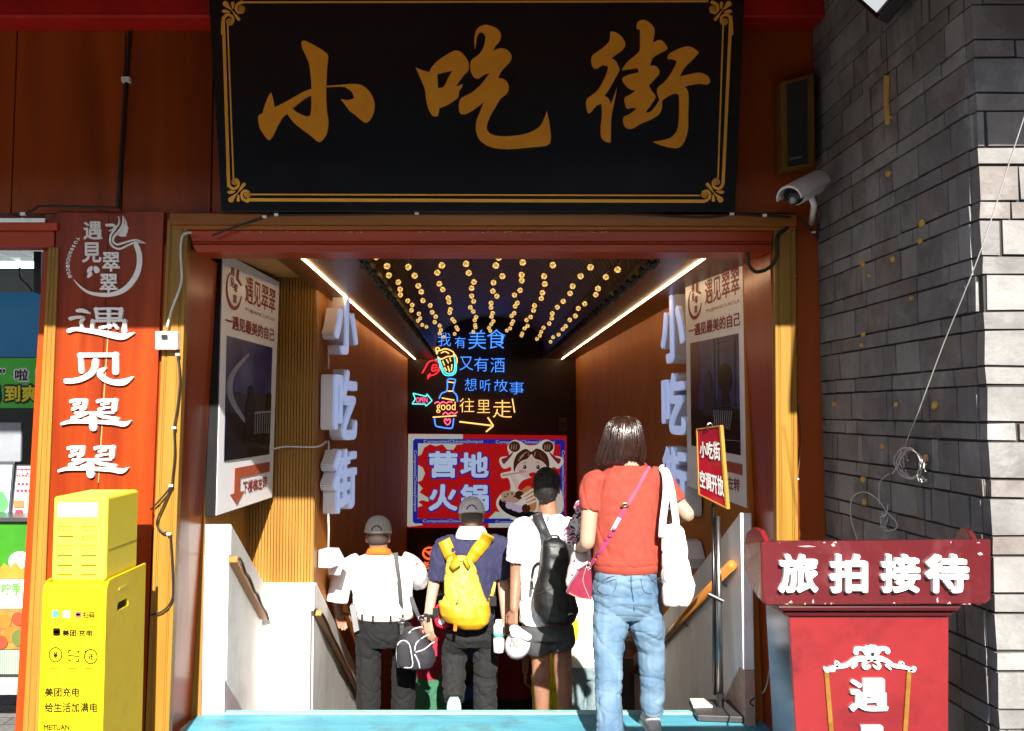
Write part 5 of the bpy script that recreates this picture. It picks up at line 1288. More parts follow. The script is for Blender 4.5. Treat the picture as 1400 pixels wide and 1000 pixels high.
for ch, x0, x1 in (('旅', 1062.5, 1116), ('拍', 1132, 1183.5), ('接', 1201.5, 1255), ('待', 1263, 1321)):
    m = MB(); m.text(ch, PH.box(x0, 757, x1, 809.5), 0.0005, 0.020, bold=0.032); m.build('raised_character', LETTER_W, pd)
for ch, q in (('遇', (1160, 927, 1212, 971)), ('见', (1170, 991, 1210, 1034))):
    m = MB(); m.text(ch, BF.box(*q), 0.0005, 0.016, bold=0.022); m.build('raised_character', LETTER_W, pd)
for a_, b_ in (((1129, 917), (1141, 1060)), ((1242, 917), (1233, 1060))):
    m = MB(); m.stroke(BF, [(a_[0], a_[1], 6), (b_[0], b_[1], 6)], 0, 0.006, round_=False); m.build('brass_bar', BRASS, pd)
m = MB()
for o in ([(335, 268, 24), (350, 280, 28), (390, 262, 22), (430, 255, 26), (480, 245, 26), (530, 215, 30), (580, 200, 34), (640, 205, 30)],
          [(945, 265, 24), (930, 278, 28), (890, 262, 22), (850, 255, 26), (800, 245, 26), (755, 215, 30), (710, 200, 34), (650, 205, 30)],
          [(415, 232, 34), (420, 238, 34)], [(858, 236, 34), (853, 240, 34)], [(395, 255, 14), (425, 250, 18)],
          [(650, 205, 20), (610, 225, 20), (595, 250, 22), (615, 265, 20), (638, 250, 16)], [(650, 205, 20), (690, 225, 20), (705, 250, 22), (690, 265, 20), (668, 250, 16)],
          [(545, 155, 36), (550, 135, 26), (590, 135, 26), (620, 175, 22), (650, 205, 24)], [(760, 150, 36), (752, 132, 26), (712, 135, 26), (685, 172, 22), (652, 205, 24)],
          [(520, 262, 12), (545, 240, 22)], [(780, 270, 12), (755, 245, 22)], [(360, 285, 10), (395, 280, 16)], [(905, 285, 10), (930, 275, 16)]):
    m.stroke(BF, o, 0, 0.010, sx=5, ox=1060, oy=860)
m.prism([BF.hit(1060 + x / 5, 860 + y / 5, 0.012) for x, y in ((600, 125), (622, 110), (636, 116), (650, 102), (664, 116), (680, 108), (700, 125), (688, 180), (650, 215), (612, 182))], (0, 0.012, 0))
m.build('scroll_ornament', SILV, pd)
m = MB(); m.prism([BF.hit(1060 + x / 5, 860 + y / 5, 0.0145) for x, y in circ(654, 166, 13, 12)], (0, 0.002, 0)); m.build('ornament_hole', BLACK, pd)
m = MB(); rr = random.Random(9)
for _ in range(16):
    x = rr.choice((rr.uniform(1105, 1140), rr.uniform(1280, 1350), rr.uniform(1060, 1340))); y = rr.choice((826.2, 825, 742.5, 824.5)); w = rr.uniform(1, 7)
    m.prism([PH.hit(a_, b_, 0.0012) for a_, b_ in ((x, y), (x + w, y + .3), (x + w * .7, y - rr.uniform(.6, 4)))], (0, 0.001, 0))
for x, y, w, h in ((1090, 747, 26, 2.5), (1136, 745, 6, 5), (1336, 757, 8, 5), (1110, 822, 3, 7), (1280, 820, 3, 9)):
    m.prism([PH.hit(a_, b_, 0.0011) for a_, b_ in ((x, y), (x + w * .6, y - h * .4), (x + w, y + h * .3), (x + w * .4, y + h * .5))], (0, 0.001, 0))
m.build('worn_paint', M('worn_pink', (0.55, 0.28, 0.28), rough=0.7), pd)

# ------------------------------------------------------------------ red notice on a metal stand
sd = thing('notice_stand', 'red framed notice on a slim steel stand with square black base', 'sign stand', (1.13, 4.95, 0.0))
SP_ = Panel(at(953, 587, 4.92), at(985, 582.5, 4.72), at(994, 695, 4.72), at(956, 676, 4.92))
m = MB(); m.quadp(SP_, -0.012, 0); m.build('panel', M('notice_red', (0.34, 0.005, 0.012), rough=0.25, col2=(0.28, 0.004, 0.018), scale=5), sd)
m = MB()
for u0, v0, u1, v1 in ((-.02, -.008, 1.02, .008), (-.02, .992, 1.02, 1.008), (-.02, .0085, .012, .9915), (.965, .0085, 1.02, .9915)): m.quadp(SP_, -0.014, 0.004, u0, v0, u1, v1)
m.build('frame', M('notice_gold', (0.55, 0.33, 0.06), rough=0.35, metal=0.4), sd)
m = MB(); m.text('小吃街', SP_.sub(.10, .19, .92, .43), 0.002, bold=0.025); m.build('lettering', WHITE, sd); m = MB(); m.text('空调开放', SP_.sub(.06, .62, .95, .88), 0.002, bold=0.025); m.build('lettering', WHITE, sd)
bx = at_z(985, 958, 0.03)
m = MB(); m.prism([at_z(942, 956, 0.035), at_z(1012, 957, 0.035), at_z(1028, 981, 0.035), at_z(954, 978, 0.035)], (0, 0, -0.03)); m.build('base', M('stand_base', (0.05, 0.05, 0.052), rough=0.5, var=0.4, bump=0.1), sd, bevel=0.003)
pb = at_z(985, 966, 0.036)
ptop = at(979, 700, pb.y + 0.0)
m = MB(); m.tube([pb, at(981, 706, pb.y)], 0.017, 12); m.build('pole', STEEL, sd, smooth=True)
m = MB(); m.tube([at(977, 950, pb.y + 0.03), at(975, 690, pb.y + 0.03)], 0.010, 10); m.tube([at(975, 692, pb.y + 0.03), at(975, 664, 4.87)], 0.009, 8); m.build('pole', M('dark_steel', (0.12, 0.12, 0.13), rough=0.3, metal=1), sd, smooth=True)
m = MB(); m.tube([at(968, 812, pb.y - 0.005), at(989, 822, pb.y - 0.02)], 0.011, 8); m.build('clamp', BLACK, sd)
m = MB(); m.tube([pb + V((0, 0, 0)), pb + V((0, 0, 0.07))], 0.021, 12); m.build('sleeve', BLACK, sd)
m = MB(); m.tube(spline([at(968, 587, 4.82), at(967, 581, 4.8), at(972, 579, 4.8), at(975, 584, 4.8)], 4), 0.004, 6); m.build('hook', STEEL, sd)
m = MB(); m.prism([at_z(943, 955, 0.046), at_z(962, 955, 0.046), at_z(974, 965, 0.046), at_z(948, 966, 0.046)], (0, 0, -0.009))
tag(m.build('cardboard_sheet', M('pale_card', (0.72, 0.66, 0.52), rough=0.8, var=0.08)), 'small pale card lying on the black base of the notice stand', 'card')

# ------------------------------------------------------------------ camera, speaker, flood light
cc = thing('security_camera', 'white bullet security camera under the dark speaker', 'security camera', at(1110, 262, 4.35))
a_, b_ = at(1084, 268, 4.12), at(1130, 243, 4.45)
ax = (b_ - a_).normalized(); si_ = ax.cross(V((0, 0, 1))).normalized(); up = si_.cross(ax)
def crossring(c, w, h, n=16, z=0):
    return [c + si_ * (math.cos(2 * PI * i / n) * w) + up * (math.sin(2 * PI * i / n) * h + z) for i in range(n)]
m = MB(); m.rings([crossring(a_ + ax * s_, w, h) for s_, w, h in ((0.02, .040, .040), (0.03, .048, .048), (0.30, .050, .050), (0.33, .044, .044))]); m.build('body', M('cctv_white', (0.7, 0.7, 0.68), rough=0.4), cc, smooth=True)
m = MB(); m.rings([crossring(a_ + ax * s_, w, h) for s_, w, h in ((-0.005, .030, .030), (0.004, .043, .043), (0.028, .0445, .0445))]); m.build('lens_cover', M('cctv_black', (0.01, 0.01, 0.012), rough=0.08), cc, smooth=True)
m = MB(); m.ball(a_ + ax * -0.004 - up * 0.018, 0.016); m.build('lens', M('cctv_lens', (0.35, 0.35, 0.38), rough=0.15), cc, smooth=True)
m = MB()
ring = []
for s_, w in ((-0.05, 0.056), (0.0, 0.057), (0.34, 0.057)):
    top = [a_ + ax * s_ + si_ * (w * math.cos(PI * i / 10)) + up * (w * 1.05 * math.sin(PI * i / 10) - 0.004) for i in range(11)]
    bot = [p - up * 0.006 - (p - (a_ + ax * s_)).normalized() * 0.004 for p in top[::-1]]
    ring.append(top + bot)
m.rings(ring); m.build('sun_shield', M('cctv_shield', (0.74, 0.73, 0.70), rough=0.35), cc)
m = MB(); m.tube([a_ + ax * 0.22 - up * 0.05, a_ + ax * 0.24 - up * 0.09, V((1.62, 4.58, (a_ + ax * .24).z - 0.12))], 0.014, 8); m.build('bracket', WHITE, cc, smooth=True)
sk2 = thing('column_speaker', 'slim dark column speaker with dull gold edges high beside the signboard', 'speaker', at(1090, 230, 4.5))
q = [(1067, 112), (1113, 100), (1114, 226), (1070, 232)]
m = MB(); m.slab(q, 4.48, 0.1); m.build('cabinet', M('speaker_gold', (0.20, 0.11, 0.015), rough=0.4), sk2, bevel=0.006)
m = MB(); m.slab([(1076, 116), (1104, 108), (1104, 224), (1078, 228)], 4.472, 0.007); m.build('grille', M('speaker_grille', (0.03, 0.032, 0.032), rough=0.6), sk2)
m = MB(); m.slab([(1080, 216), (1096, 213), (1096, 216), (1080, 219)], 4.468, 0.003); m.build('badge', M('badge_grey', (0.2, 0.2, 0.2), rough=0.4), sk2)
fl = thing('flood_light', 'white faced flood light tilted against the top of the brick wall', 'flood light', at(1195, 5, 4.0))
FP = Panel(at(1164, -6, 3.9), at(1206, -60, 3.75), at(1252, -38, 3.35), at(1198, 26, 3.55))
m = MB(); m.quadp(FP, -0.05, 0); m.build('housing', BLACK, fl, bevel=0.006)
m = MB(); m.quadp(FP, 0.0005, 0.004, .09, .07, .93, .90); m.build('lens', M('flood_face', (0.55, 0.56, 0.56), rough=0.3, emit=(0.9, 0.95, 1.0), estr=0.25), fl)
m = MB(); m.tube([FP.f(.5, .5, -.05), V((XW + 0.02, FP.f(.5, .5).y, FP.f(.5, .5).z + 0.05))], 0.012, 8); m.build('bracket', BLACK, fl)
# ------------------------------------------------------------------ people
def skin_mat(name, c, c2): 
    m = M(name, c, rough=0.5, col2=c2, scale=18, bump=0.04, fine=220)
    b = m.node_tree.nodes['Principled BSDF']; b.inputs['Subsurface Weight'].default_value = 0.08; b.inputs['Subsurface Radius'].default_value = (0.02, 0.008, 0.004)
    return m
SK_A = skin_mat('skin_light', (0.42, 0.27, 0.19), (0.37, 0.225, 0.155))
SK_B = skin_mat('skin_tan', (0.28, 0.145, 0.090), (0.24, 0.115, 0.07))
def cloth(name, c, c2=None, rough=0.85, sc=30, bump=0.15, fine=260):
    m = M(name, c, rough=rough, col2=c2, scale=sc, bump=bump, fine=fine, spec=0.2, var=0.1)
    m.node_tree.nodes['Principled BSDF'].inputs['Sheen Weight'].default_value = 0.02
    return m
def limb(m, pts, rs, n=14):
    pts = [V(p) for p in pts]
    d0 = (pts[0] - pts[1]).normalized(); d1 = (pts[-1] - pts[-2]).normalized()
    if len(pts) > 2: 
        sp = spline([(*p,) for p in pts], 4); k = len(pts) - 1
        rr_ = []
        for i in range(len(sp)):
            t = i / 4; a = min(int(t), k - 1); q = t - a
            rr_.append(rs[a] * (1 - q) + rs[a + 1] * q)
        pts, rs = sp, rr_
    P_ = [pts[0] + d0 * rs[0] * .75, pts[0] + d0 * rs[0] * .4] + list(pts) + [pts[-1] + d1 * rs[-1] * .4, pts[-1] + d1 * rs[-1] * .75]
    R_ = [rs[0] * .4, rs[0] * .85] + list(rs) + [rs[-1] * .85, rs[-1] * .4]
    return m.tube(P_, R_, n)
def flat_limb(m, pts, rs, n=14):
    """same with square ends (sleeve, trouser leg)"""
    sp = spline(pts, 4); k = len(pts) - 1; rr_ = []
    for i in range(len(sp)):
        t = i / 4; a = min(int(t), k - 1); q = t - a
        rr_.append(rs[a] * (1 - q) + rs[a + 1] * q)
    return m.tube(sp, rr_, n)
def remeshed(m, name, voxel=0.008, it=3, fold=0.0, freq=(9, 9, 9), seed=0.0, ridge=True, keep=None, crease=0.0, cf=(6, 6, 9), lean=2.0):
    me = m.mesh(name); o = bpy.data.objects.new(name, me); COL.objects.link(o)
    r = o.modifiers.new('r', 'REMESH'); r.mode = 'VOXEL'; r.voxel_size = voxel
    s_ = o.modifiers.new('s', 'SMOOTH'); s_.factor = 0.5; s_.iterations = it
    dg = bpy.context.evaluated_depsgraph_get()
    out = bpy.data.meshes.new_from_object(o.evaluated_get(dg))
    bpy.data.objects.remove(o); bpy.data.meshes.remove(me)
    if fold:
        ns = [v.normal.copy() for v in out.vertices]
        for v, nn in zip(out.vertices, ns):
            p = V((v.co.x * freq[0] + seed, v.co.y * freq[1], (v.co.z + .55 * math.sin(v.co.x * 5 + seed) * .12) * freq[2] + v.co.x * 3.5))
            q = noise.noise(p); q2 = noise.noise(p * 2.1 + V((7, 3, 1)))
            h = (1 - abs(q) * 2.4) * 0.7 + q2 * 0.5 if ridge else q + 0.5 * q2
            d = fold * h
            if crease:
                w = noise.noise(V((v.co.x * cf[0] + seed * 1.7, v.co.y * cf[1] + 5, v.co.z * cf[2] + v.co.x * lean * cf[0] * .3 + 2.2)))
                w2 = noise.noise(V((v.co.x * cf[0] * 1.9 - v.co.z * lean, v.co.y * cf[1] * 1.5, v.co.z * cf[2] * 1.7 - seed)))
                d -= crease * (max(0, 1 - abs(w) * 7) + .6 * max(0, 1 - abs(w2) * 7))
            v.co += nn * d
    out.name = name
    return out
def place(me, name, mat, root, smooth=True):
    if root is not None:
        for v in me.vertices: v.co -= ploc(root)
    return link(me, name, mat, root, smooth)
def bvh_of(*objs):
    vs, fs = [], []
    for o in objs:
        off = len(vs); l = ploc(o)
        vs += [v.co + l for v in o.data.vertices]; fs += [[i + off for i in p.vertices] for p in o.data.polygons]
    return BVHTree.FromPolygons(vs, fs)
def onto(bv, px, py, lift, Yd):
    d = ray(px, py).normalized()
    h = bv.ray_cast(CAM, d)
    if h[0] is None or abs(h[0].y - Yd) > 0.6: return at(px, py, Yd)
    return h[0] - d * lift
def band(m, pts, w, th=0.004, k=5, nrm=V((0, -1, 0))):
    pts = spline(pts, k) if k else [V(p) for p in pts]
    n = len(pts); ws = w if isinstance(w, (list, tuple)) else [w, w]
    rings = []
    for i, p in enumerate(pts):
        t = (pts[min(i + 1, n - 1)] - pts[max(i - 1, 0)]).normalized()
        s_ = t.cross(nrm).normalized(); q = i / (n - 1) * (len(ws) - 1); a = min(int(q), len(ws) - 2); ww = ws[a] + (ws[a + 1] - ws[a]) * (q - a)
        nn = s_.cross(t).normalized()
        rings.append([p - s_ * ww / 2 - nn * th / 2, p + s_ * ww / 2 - nn * th / 2, p + s_ * ww / 2 + nn * th / 2, p - s_ * ww / 2 + nn * th / 2])
    return m.rings(rings)
def head(m, c, s=1.0, yaw=0.0, pitch=0.0):
    R = Matrix.Rotation(yaw, 3, 'Z') @ Matrix.Rotation(pitch, 3, 'X')
    c = V(c)
    q = lambda x, y, z: c + R @ (V((x, y, z)) * s)
    m.ball(q(0, 0, 0.015), .076 * s, .095 * s, .105 * s, 18, 12, R)
    m.ball(q(0, .03, -.06), .058 * s, .064 * s, .06 * s, 14, 9, R)
    m.ball(q(0, .098, -.022), .014 * s, .02 * s, .026 * s, 8, 6, R)
    m.ball(q(0, .088, -.066), .024 * s, .012 * s, .012 * s, 8, 6, R)
    for sx_ in (-1, 1):
        m.ball(q(sx_ * .079, -.005, -.012), .012 * s, .022 * s, .034 * s, 8, 7, R)
        m.ball(q(sx_ * .032, .086, .012), .016 * s, .012 * s, .010 * s, 8, 6, R)
    return R
def hand(m, w, d, n, side, curl=0.3, s=1.0, spread=0.06):
    """w wrist, d along the hand, n out of the back of the hand, side +1/-1 which edge the thumb leaves"""
    w, d, n = V(w), V(d).normalized(), V(n).normalized(); n = (n - d * n.dot(d)).normalized(); sd = d.cross(n) * side
    for i, (o, l) in enumerate(((.028, .072), (.010, .080), (-.009, .074), (-.026, .058))):
        kb = w + d * (.088 - abs(i - 1) * .004) * s + sd * o * s
        limb(m, [w + sd * o * .55 * s, kb], [.014 * s, .0125 * s], 8)
        ang = curl * (0.5 + .12 * i); p = kb; dirv = d + sd * (o * spread * 18)
        for j, (fr, r) in enumerate(((.45, .0095), (.32, .0088), (.23, .0078))):
            ang += curl * 0.75
            v_ = (dirv.normalized() * math.cos(ang) - n * math.sin(ang)).normalized()
            e = p + v_ * l * fr * s * 1.05; limb(m, [p, e], [r * s, r * .93 * s], 8); p = e
    b0 = w + d * .022 * s + sd * .026 * s
    b1 = b0 + (d * .55 + sd * .75 - n * .25).normalized() * .042 * s; b2 = b1 + (d * .85 + sd * .35 - n * (.2 + curl * .4)).normalized() * .032 * s; b3 = b2 + (d * .95 + sd * .05 - n * (.25 + curl * .5)).normalized() * .026 * s
    limb(m, [b0, b1], [.015 * s, .0115 * s], 8); limb(m, [b1, b2], [.0112 * s, .0102 * s], 8); limb(m, [b2, b3], [.010 * s, .0085 * s], 8)
def shoe(m, ankle, yaw=0.0, s=1.0, lift=0.0):
    c, q = math.cos(yaw), math.sin(yaw); a = V(ankle)
    def P3(x, y, z): return a + V((x * c - y * q, x * q + y * c, z))
    rings = []
    for y, w, h in ((-.075, .026, .055), (-.06, .036, .075), (0, .040, .085), (.07, .044, .062), (.13, .046, .045), (.175, .036, .034), (.19, .018, .022)):
        ring = []
        for i in range(12):
            t = 2 * PI * i / 12
            ring.append(P3(math.cos(t) * w * s, y * s, -.085 * s + (0.5 + 0.5 * math.sin(t)) * h * s))
        rings.append(ring)
    m.rings(rings)
def sole(m, ankle, yaw=0.0, s=1.0):
    c, q = math.cos(yaw), math.sin(yaw); a = V(ankle)
    pts = [(-.03, -.08), (.03, -.08), (.042, -.03), (.044, .05), (.05, .12), (.035, .19), (0, .205), (-.035, .19), (-.05, .12), (-.044, .05), (-.042, -.03)]
    m.prism([a + V(((x * c - y * q) * s, (x * q + y * c) * s, -.075 * s)) for x, y in pts], (0, 0, -.022 * s))
def cap_hat(name, c, R, root, mat, mat_dark, s=1.0, hole=True, down=0.0):
    """baseball cap: crown, brim at the front, arched gap and strap at the back"""
    c = V(c); q = lambda x, y, z: c + R @ (V((x, y, z)) * s)
    m = MB(); rings = []
    for i in range(9):
        t = i / 8 * PI / 2 * 0.98
        rr_ = math.cos(t) ** 0.72
        rings.append([q(math.cos(2 * PI * j / 28) * .090 * rr_, math.sin(2 * PI * j / 28) * .108 * rr_, 0.012 + .112 * math.sin(t)) for j in range(28)])
    m.rings(rings, cap=True)
    o = place(m.mesh(name), name, mat, root)
    b = MB(); pts = [q(.080 * math.cos(PI * i / 12), .085 + .105 * math.sin(PI * i / 12), .018 - .03 * math.sin(PI * i / 12)) for i in range(13)]
    b.prism(pts, R @ V((0, 0, -.005))); place(b.mesh('brim'), 'brim', mat, o, False) if False else None
    me = b.mesh('brim'); lo = ploc(o)
    for v in me.vertices: v.co -= lo
    link(me, 'brim', mat, o)
    if hole:
        h = MB(); pts = []
        for i in range(15):
            a = PI * i / 14
            th = -PI / 2 + .42 * math.cos(a); z = .022 + .040 * math.sin(a); rr_ = math.cos(math.asin(min(.99, max(0, (z - .012) / .112)))) ** .72
            pts.append(q(math.cos(th) * .0912 * rr_, math.sin(th) * .1095 * rr_, z))
        h.prism(pts, R @ V((0, -.0015, 0))); me = h.mesh('back_gap')
        for v in me.vertices: v.co -= lo
        link(me, 'back_gap', mat_dark, o)
        h = MB(); band(h, [q(math.cos(-PI / 2 + a) * .0925, math.sin(-PI / 2 + a) * .1115, .020) for a in (-.5, -.25, 0, .25, .5)], .016 * s, .003); me = h.mesh('strap')
        for v in me.vertices: v.co -= lo
        link(me, 'strap', mat, o)
    st_ = MB()
    for k in range(3):
        th = PI * k / 3 + .52
        path = [q(math.cos(th) * .0905 * math.cos(t) ** .72 if abs(t) < 1.57 else 0, math.sin(th) * .1085 * max(0, math.cos(t)) ** .72, .012 + .1125 * abs(math.sin(t))) if False else
                q(math.cos(th) * .091 * (1 if t > 0 else -1) * math.cos(abs(t) * 0 + (PI / 2 - abs(t)) * 0.98) ** .72, math.sin(th) * .109 * (1 if t > 0 else -1) * math.cos((PI / 2 - abs(t)) * .98) ** .72, .013 + .112 * math.sin((PI / 2 - abs(t)) * .98)) for t in [-PI / 2 + PI * i / 16 for i in range(17)] if abs(t) > 0.02]
        st_.tube(path, .0012, 4)
    st_.ball(q(0, 0, .125), .008 * s, None, .004 * s)
    me = st_.mesh('seams')
    for v in me.vertices: v.co -= lo
    link(me, 'seams', mat, o)
    return o
def eyes(c, R, root, s=1.0):
    c = V(c)
    for sx_ in (-1, 1):
        m = MB(); m.ball(c + R @ (V((sx_ * .032, .090, .013)) * s), .012 * s, .008 * s, .008 * s, 8, 6, R)
        place(m.mesh('eye'), 'eye', M('eye_dark', (0.02, 0.015, 0.012), rough=0.1), root)
def pp_(Y): return lambda x, y, dy=0.0: at(x, y, Y + dy)
WATCH = M('watch_black', (0.015, 0.015, 0.016), rough=0.3)

# ---- man in the white shirt --------------------------------------------------
Y1 = 6.67; p = pp_(Y1)
root = thing('person', 'person in white polo shirt, grey cap and dark trousers with a grey shoulder bag', 'person', V((at(525, 900, Y1).x, Y1, stair_z(Y1))), 'people walking down the stairs')
sz = stair_z(Y1)
b = MB()
hc = p(517, 734)
R = head(b, hc, 0.98, 0.0, -0.12)
limb(b, [p(517, 742), p(518, 760)], [.062, .07])
b.ell([(p(519, 756), .09, .07), (p(521, 775), .19, .11), (p(523, 805), .18, .13), (p(526, 838), .175, .13), (p(525, 856), .17, .13), (p(525, 875), .10, .10)])
sL, eL, wL = p(474, 775), p(461, 818, -0.02), p(463, 838, .17)
limb(b, [sL, eL], [.055, .045]); limb(b, [eL, wL], [.044, .030]); hand(b, wL, V((0.05, .6, -.6)), V((-0.3, .3, .8)), 1, .5)
sR, eR, wR = p(563, 772), p(572, 797, .14), p(556, 778, .34)
limb(b, [sR, eR], [.055, .044]); limb(b, [eR, wR], [.043, .030]); hand(b, wR, V((-.5, .6, .3)), V((.3, .5, .6)), -1, .6)
aL, aR = V((at(505, 980, Y1).x, Y1 - .08, sz + .09)), V((at(548, 980, Y1).x, Y1 + .12, sz - RISE + .09))
kL, kR = p(504, 905, -.02), p(552, 897, .10)
limb(b, [p(505, 858), kL, aL], [.085, .058, .042]); limb(b, [p(545, 858), kR, aR], [.085, .058, .042])
body = place(remeshed(b, 'body', .0075, 2), 'body', SK_B, root); eyes(hc, R, root)
c = MB()
c.ell([(p(518, 757), .085, .075), (p(519, 762), .15, .095), (p(521, 772), .208, .122), (p(522, 790), .215, .140), (p(523, 812), .208, .148), (p(525, 830), .208, .152), (p(526, 838), .198, .146)], 24)
flat_limb(c, [p(492, 768), p(475, 778), p(466, 798, -.005), p(461, 824, -.02)], [.062, .074, .078, .072]); flat_limb(c, [p(548, 766), p(562, 774, .02), p(570, 786, .09), p(572, 796, .16)], [.062, .072, .076, .070])
SHIRT1 = cloth('white_shirt', (0.80, 0.80, 0.82))
shirt = place(remeshed(c, 'shirt', .007, 2, .005, (7, 9, 7), 1.3, crease=.003, cf=(5, 5, 5), lean=3), 'shirt', SHIRT1, root)
c = MB(); c.rings([[p(518, 757 + 4 * math.sin(2 * PI * i / 20)) + V((math.cos(2 * PI * i / 20) * r, math.sin(2 * PI * i / 20) * r * .9, z)) for i in range(20)] for r, z in ((.098, -.012), (.086, .012), (.078, .030), (.072, .028), (.070, 0))]); 
place(c.mesh('collar'), 'collar', cloth('orange_collar', (0.62, 0.13, 0.012)), root)
c = MB()
c.ell([(p(526, 836), .188, .138), (p(525, 852), .190, .142), (p(525, 868), .185, .142), (p(525, 882), .16, .12)], 24)
flat_limb(c, [p(504, 866), kL, aL + V((0, 0, -.03))], [.105, .086, .080]); flat_limb(c, [p(546, 866), kR, aR + V((0, 0, -.03))], [.105, .086, .080])
TR1 = cloth('charcoal_trousers', (0.0125, 0.0125, 0.0135), (0.009, 0.009, 0.010))
trs = place(remeshed(c, 'trousers', .007, 2, .005, (5, 5, 8), 4.0, crease=.007, cf=(7, 7, 8), lean=2), 'trousers', TR1, root)
c = MB(); c.rings([[p(526, 840) + V((math.cos(2 * PI * i / 28) * r, math.sin(2 * PI * i / 28) * r * .74, z)) for i in range(28)] for r, z in ((.196, -.022), (.200, -.02), (.200, .016), (.196, .018))]); place(c.mesh('belt'), 'belt', M('cream_belt', (0.62, 0.55, 0.46), rough=0.5), root)
c = MB()
for a_ in (-2.35, -1.9, -1.3, -.85): c.box(*[f for q_ in [(p(526, 840) + V((math.cos(a_) * .203, math.sin(a_) * .151, 0)))] for f in (q_.x - .007, q_.x + .007, q_.y - .004, q_.y + .004, q_.z - .028, q_.z + .022)])
place(c.mesh('belt_loops'), 'belt_loops', TR1, root, False)
for a_ in (aL, aR):
    c = MB(); shoe(c, a_); place(c.mesh('shoe'), 'shoe', M('shoe_black', (0.02, 0.02, 0.02), rough=0.4), root)
_h = MB(); _h.ball(hc + R @ V((0, -.020, -.012)), .0785, .082, .055, 16, 10, R); place(_h.mesh('hair'), 'hair', M('short_dark_hair', (0.05, 0.035, 0.03), rough=0.8, scale=90, bump=0.5), root)
cap_hat('cap', hc + V((0, 0, .012)), R, root, cloth('grey_cap', (0.42, 0.43, 0.40)), M('cap_gap_dark', (0.03, 0.025, 0.022), rough=0.8), 1.06)
c = MB(); P = [p(483, 840, -.08), p(487, 838, -.15), p(490, 866, -.15), p(486, 868, -.08)]
c.hexa([p(478, 829, -.10), p(485, 826, -.10), p(491, 862, -.10), p(484, 865, -.10)], [q_ + V((0, .09, 0)) for q_ in [p(478, 829, -.10), p(485, 826, -.10), p(491, 862, -.10), p(484, 865, -.10)]])
place(c.mesh('belt_pouch'), 'belt_pouch', M('phone_case_grey', (0.22, 0.22, 0.23), rough=0.4), root, False)
bv1 = bvh_of(shirt, trs, body)
# shoulder bag
bag = thing('shoulder_bag', 'charcoal shoulder bag with white piping on a long strap', 'bag', p(570, 912, -.2))
BAGM = cloth('charcoal_nylon', (0.024, 0.024, 0.03), rough=0.6); PIPE = M('white_piping', (0.7, 0.7, 0.72), rough=0.5)
def sack(rows, Yc, n=20, pw=2.6):
    """rows: (y, left x, right x, depth) in photo pixels at depth Yc"""
    m = MB(); rings = []
    for y, xl, xr, d in rows:
        a, e = at(xl, y, Yc), at(xr, y, Yc); c_ = (a + e) / 2; w = (e - a).length / 2; ring = []
        for i in range(n):
            t = 2 * PI * i / n; ct, st__ = math.cos(t), math.sin(t)
            ring.append(c_ + V((math.copysign(abs(ct) ** (2 / pw), ct) * w, math.copysign(abs(st__) ** (2 / pw), st__) * d / 2, 0)))
        rings.append(ring)
    m.rings(rings); return m
m = sack([(858, 556, 566, .06), (862, 551, 574, .10), (875, 546, 584, .14), (890, 543, 594, .16), (903, 544, 596, .16), (911, 548, 592, .15), (914, 556, 584, .10)], 6.43)
bo = place(remeshed(m, 'body', .008, 2, .004, (12, 12, 12), 3), 'body', BAGM, bag)
m = sack([(876, 545, 558, .03), (879, 542, 562, .05), (895, 542, 563, .06), (909, 543, 564, .06), (913, 546, 562, .04)], 6.35)
po = place(remeshed(m, 'pocket', .007, 2), 'pocket', BAGM, bag)
bvb = bvh_of(bo, po)
for lst in ([(544, 912), (542, 893), (544, 881), (551, 876), (559, 880), (562, 892), (564, 911), (554, 913), (544, 912)], [(559, 866), (566, 860), (578, 857)], [(567, 890), (569, 880), (578, 872), (590, 866)], [(568, 892), (580, 888), (590, 880), (594, 878)], [(567, 895), (572, 905), (574, 914)]):
    m = MB(); m.tube(spline([onto(bvb, x, y, .003, 6.40) for x, y in lst], 3), .004, 6); me = m.mesh('piping'); place(me, 'piping', PIPE, bag)
m = MB(); band(m, [onto(bv1, x, y, .006, 6.6) for x, y in ((541, 756), (543, 775), (546, 800), (548, 825), (549, 845))] + [p(550, 862, -.22), p(552, 874, -.24)], .030, .004)
band(m, [p(562, 816, -.08), p(570, 838, -.12), p(577, 850, -.18), p(580, 862, -.22)], .026, .004)
place(m.mesh('strap'), 'strap', M('strap_grey', (0.035, 0.035, 0.037), rough=0.6), bag, False)
m = MB(); 
for x, y in ((549, 849), (576, 845)):
    m.tube([p(x - 4, y - 3, -.19), p(x + 4, y - 3, -.19), p(x + 4, y + 3, -.19), p(x - 4, y + 3, -.19), p(x - 4, y - 3, -.19)], .004, 6)
place(m.mesh('buckle'), 'buckle', STEEL, bag)

# ---- man with the yellow backpack ---------------------------------------------
Y2 = 6.5; p = pp_(Y2); sz = stair_z(Y2)
root = thing('person', 'person in slate blue polo shirt and pale cap holding a white bottle', 'person', V((at(648, 900, Y2).x, Y2, sz)), 'people walking down the stairs')
b = MB(); hc = p(645, 706)
R = head(b, hc, 0.95, 0.0, -0.2)
limb(b, [p(645, 712), p(645, 732)], [.058, .066])
b.ell([(p(645, 730), .08, .065), (p(645, 748), .18, .10), (p(644, 790), .155, .11), (p(643, 830), .145, .105), (p(643, 856), .15, .12), (p(643, 872), .10, .09)])
sL, eL, wL = p(605, 746), p(594, 795, .02), p(585, 846, -.10)
limb(b, [sL, eL, wL], [.050, .042, .028]); hand(b, wL, V((.10, -.05, -1)), V((-.5, -.75, 0)), 1, .28)
sR, eR, wR = p(687, 744), p(688, 795, .02), p(692, 850, -.10)
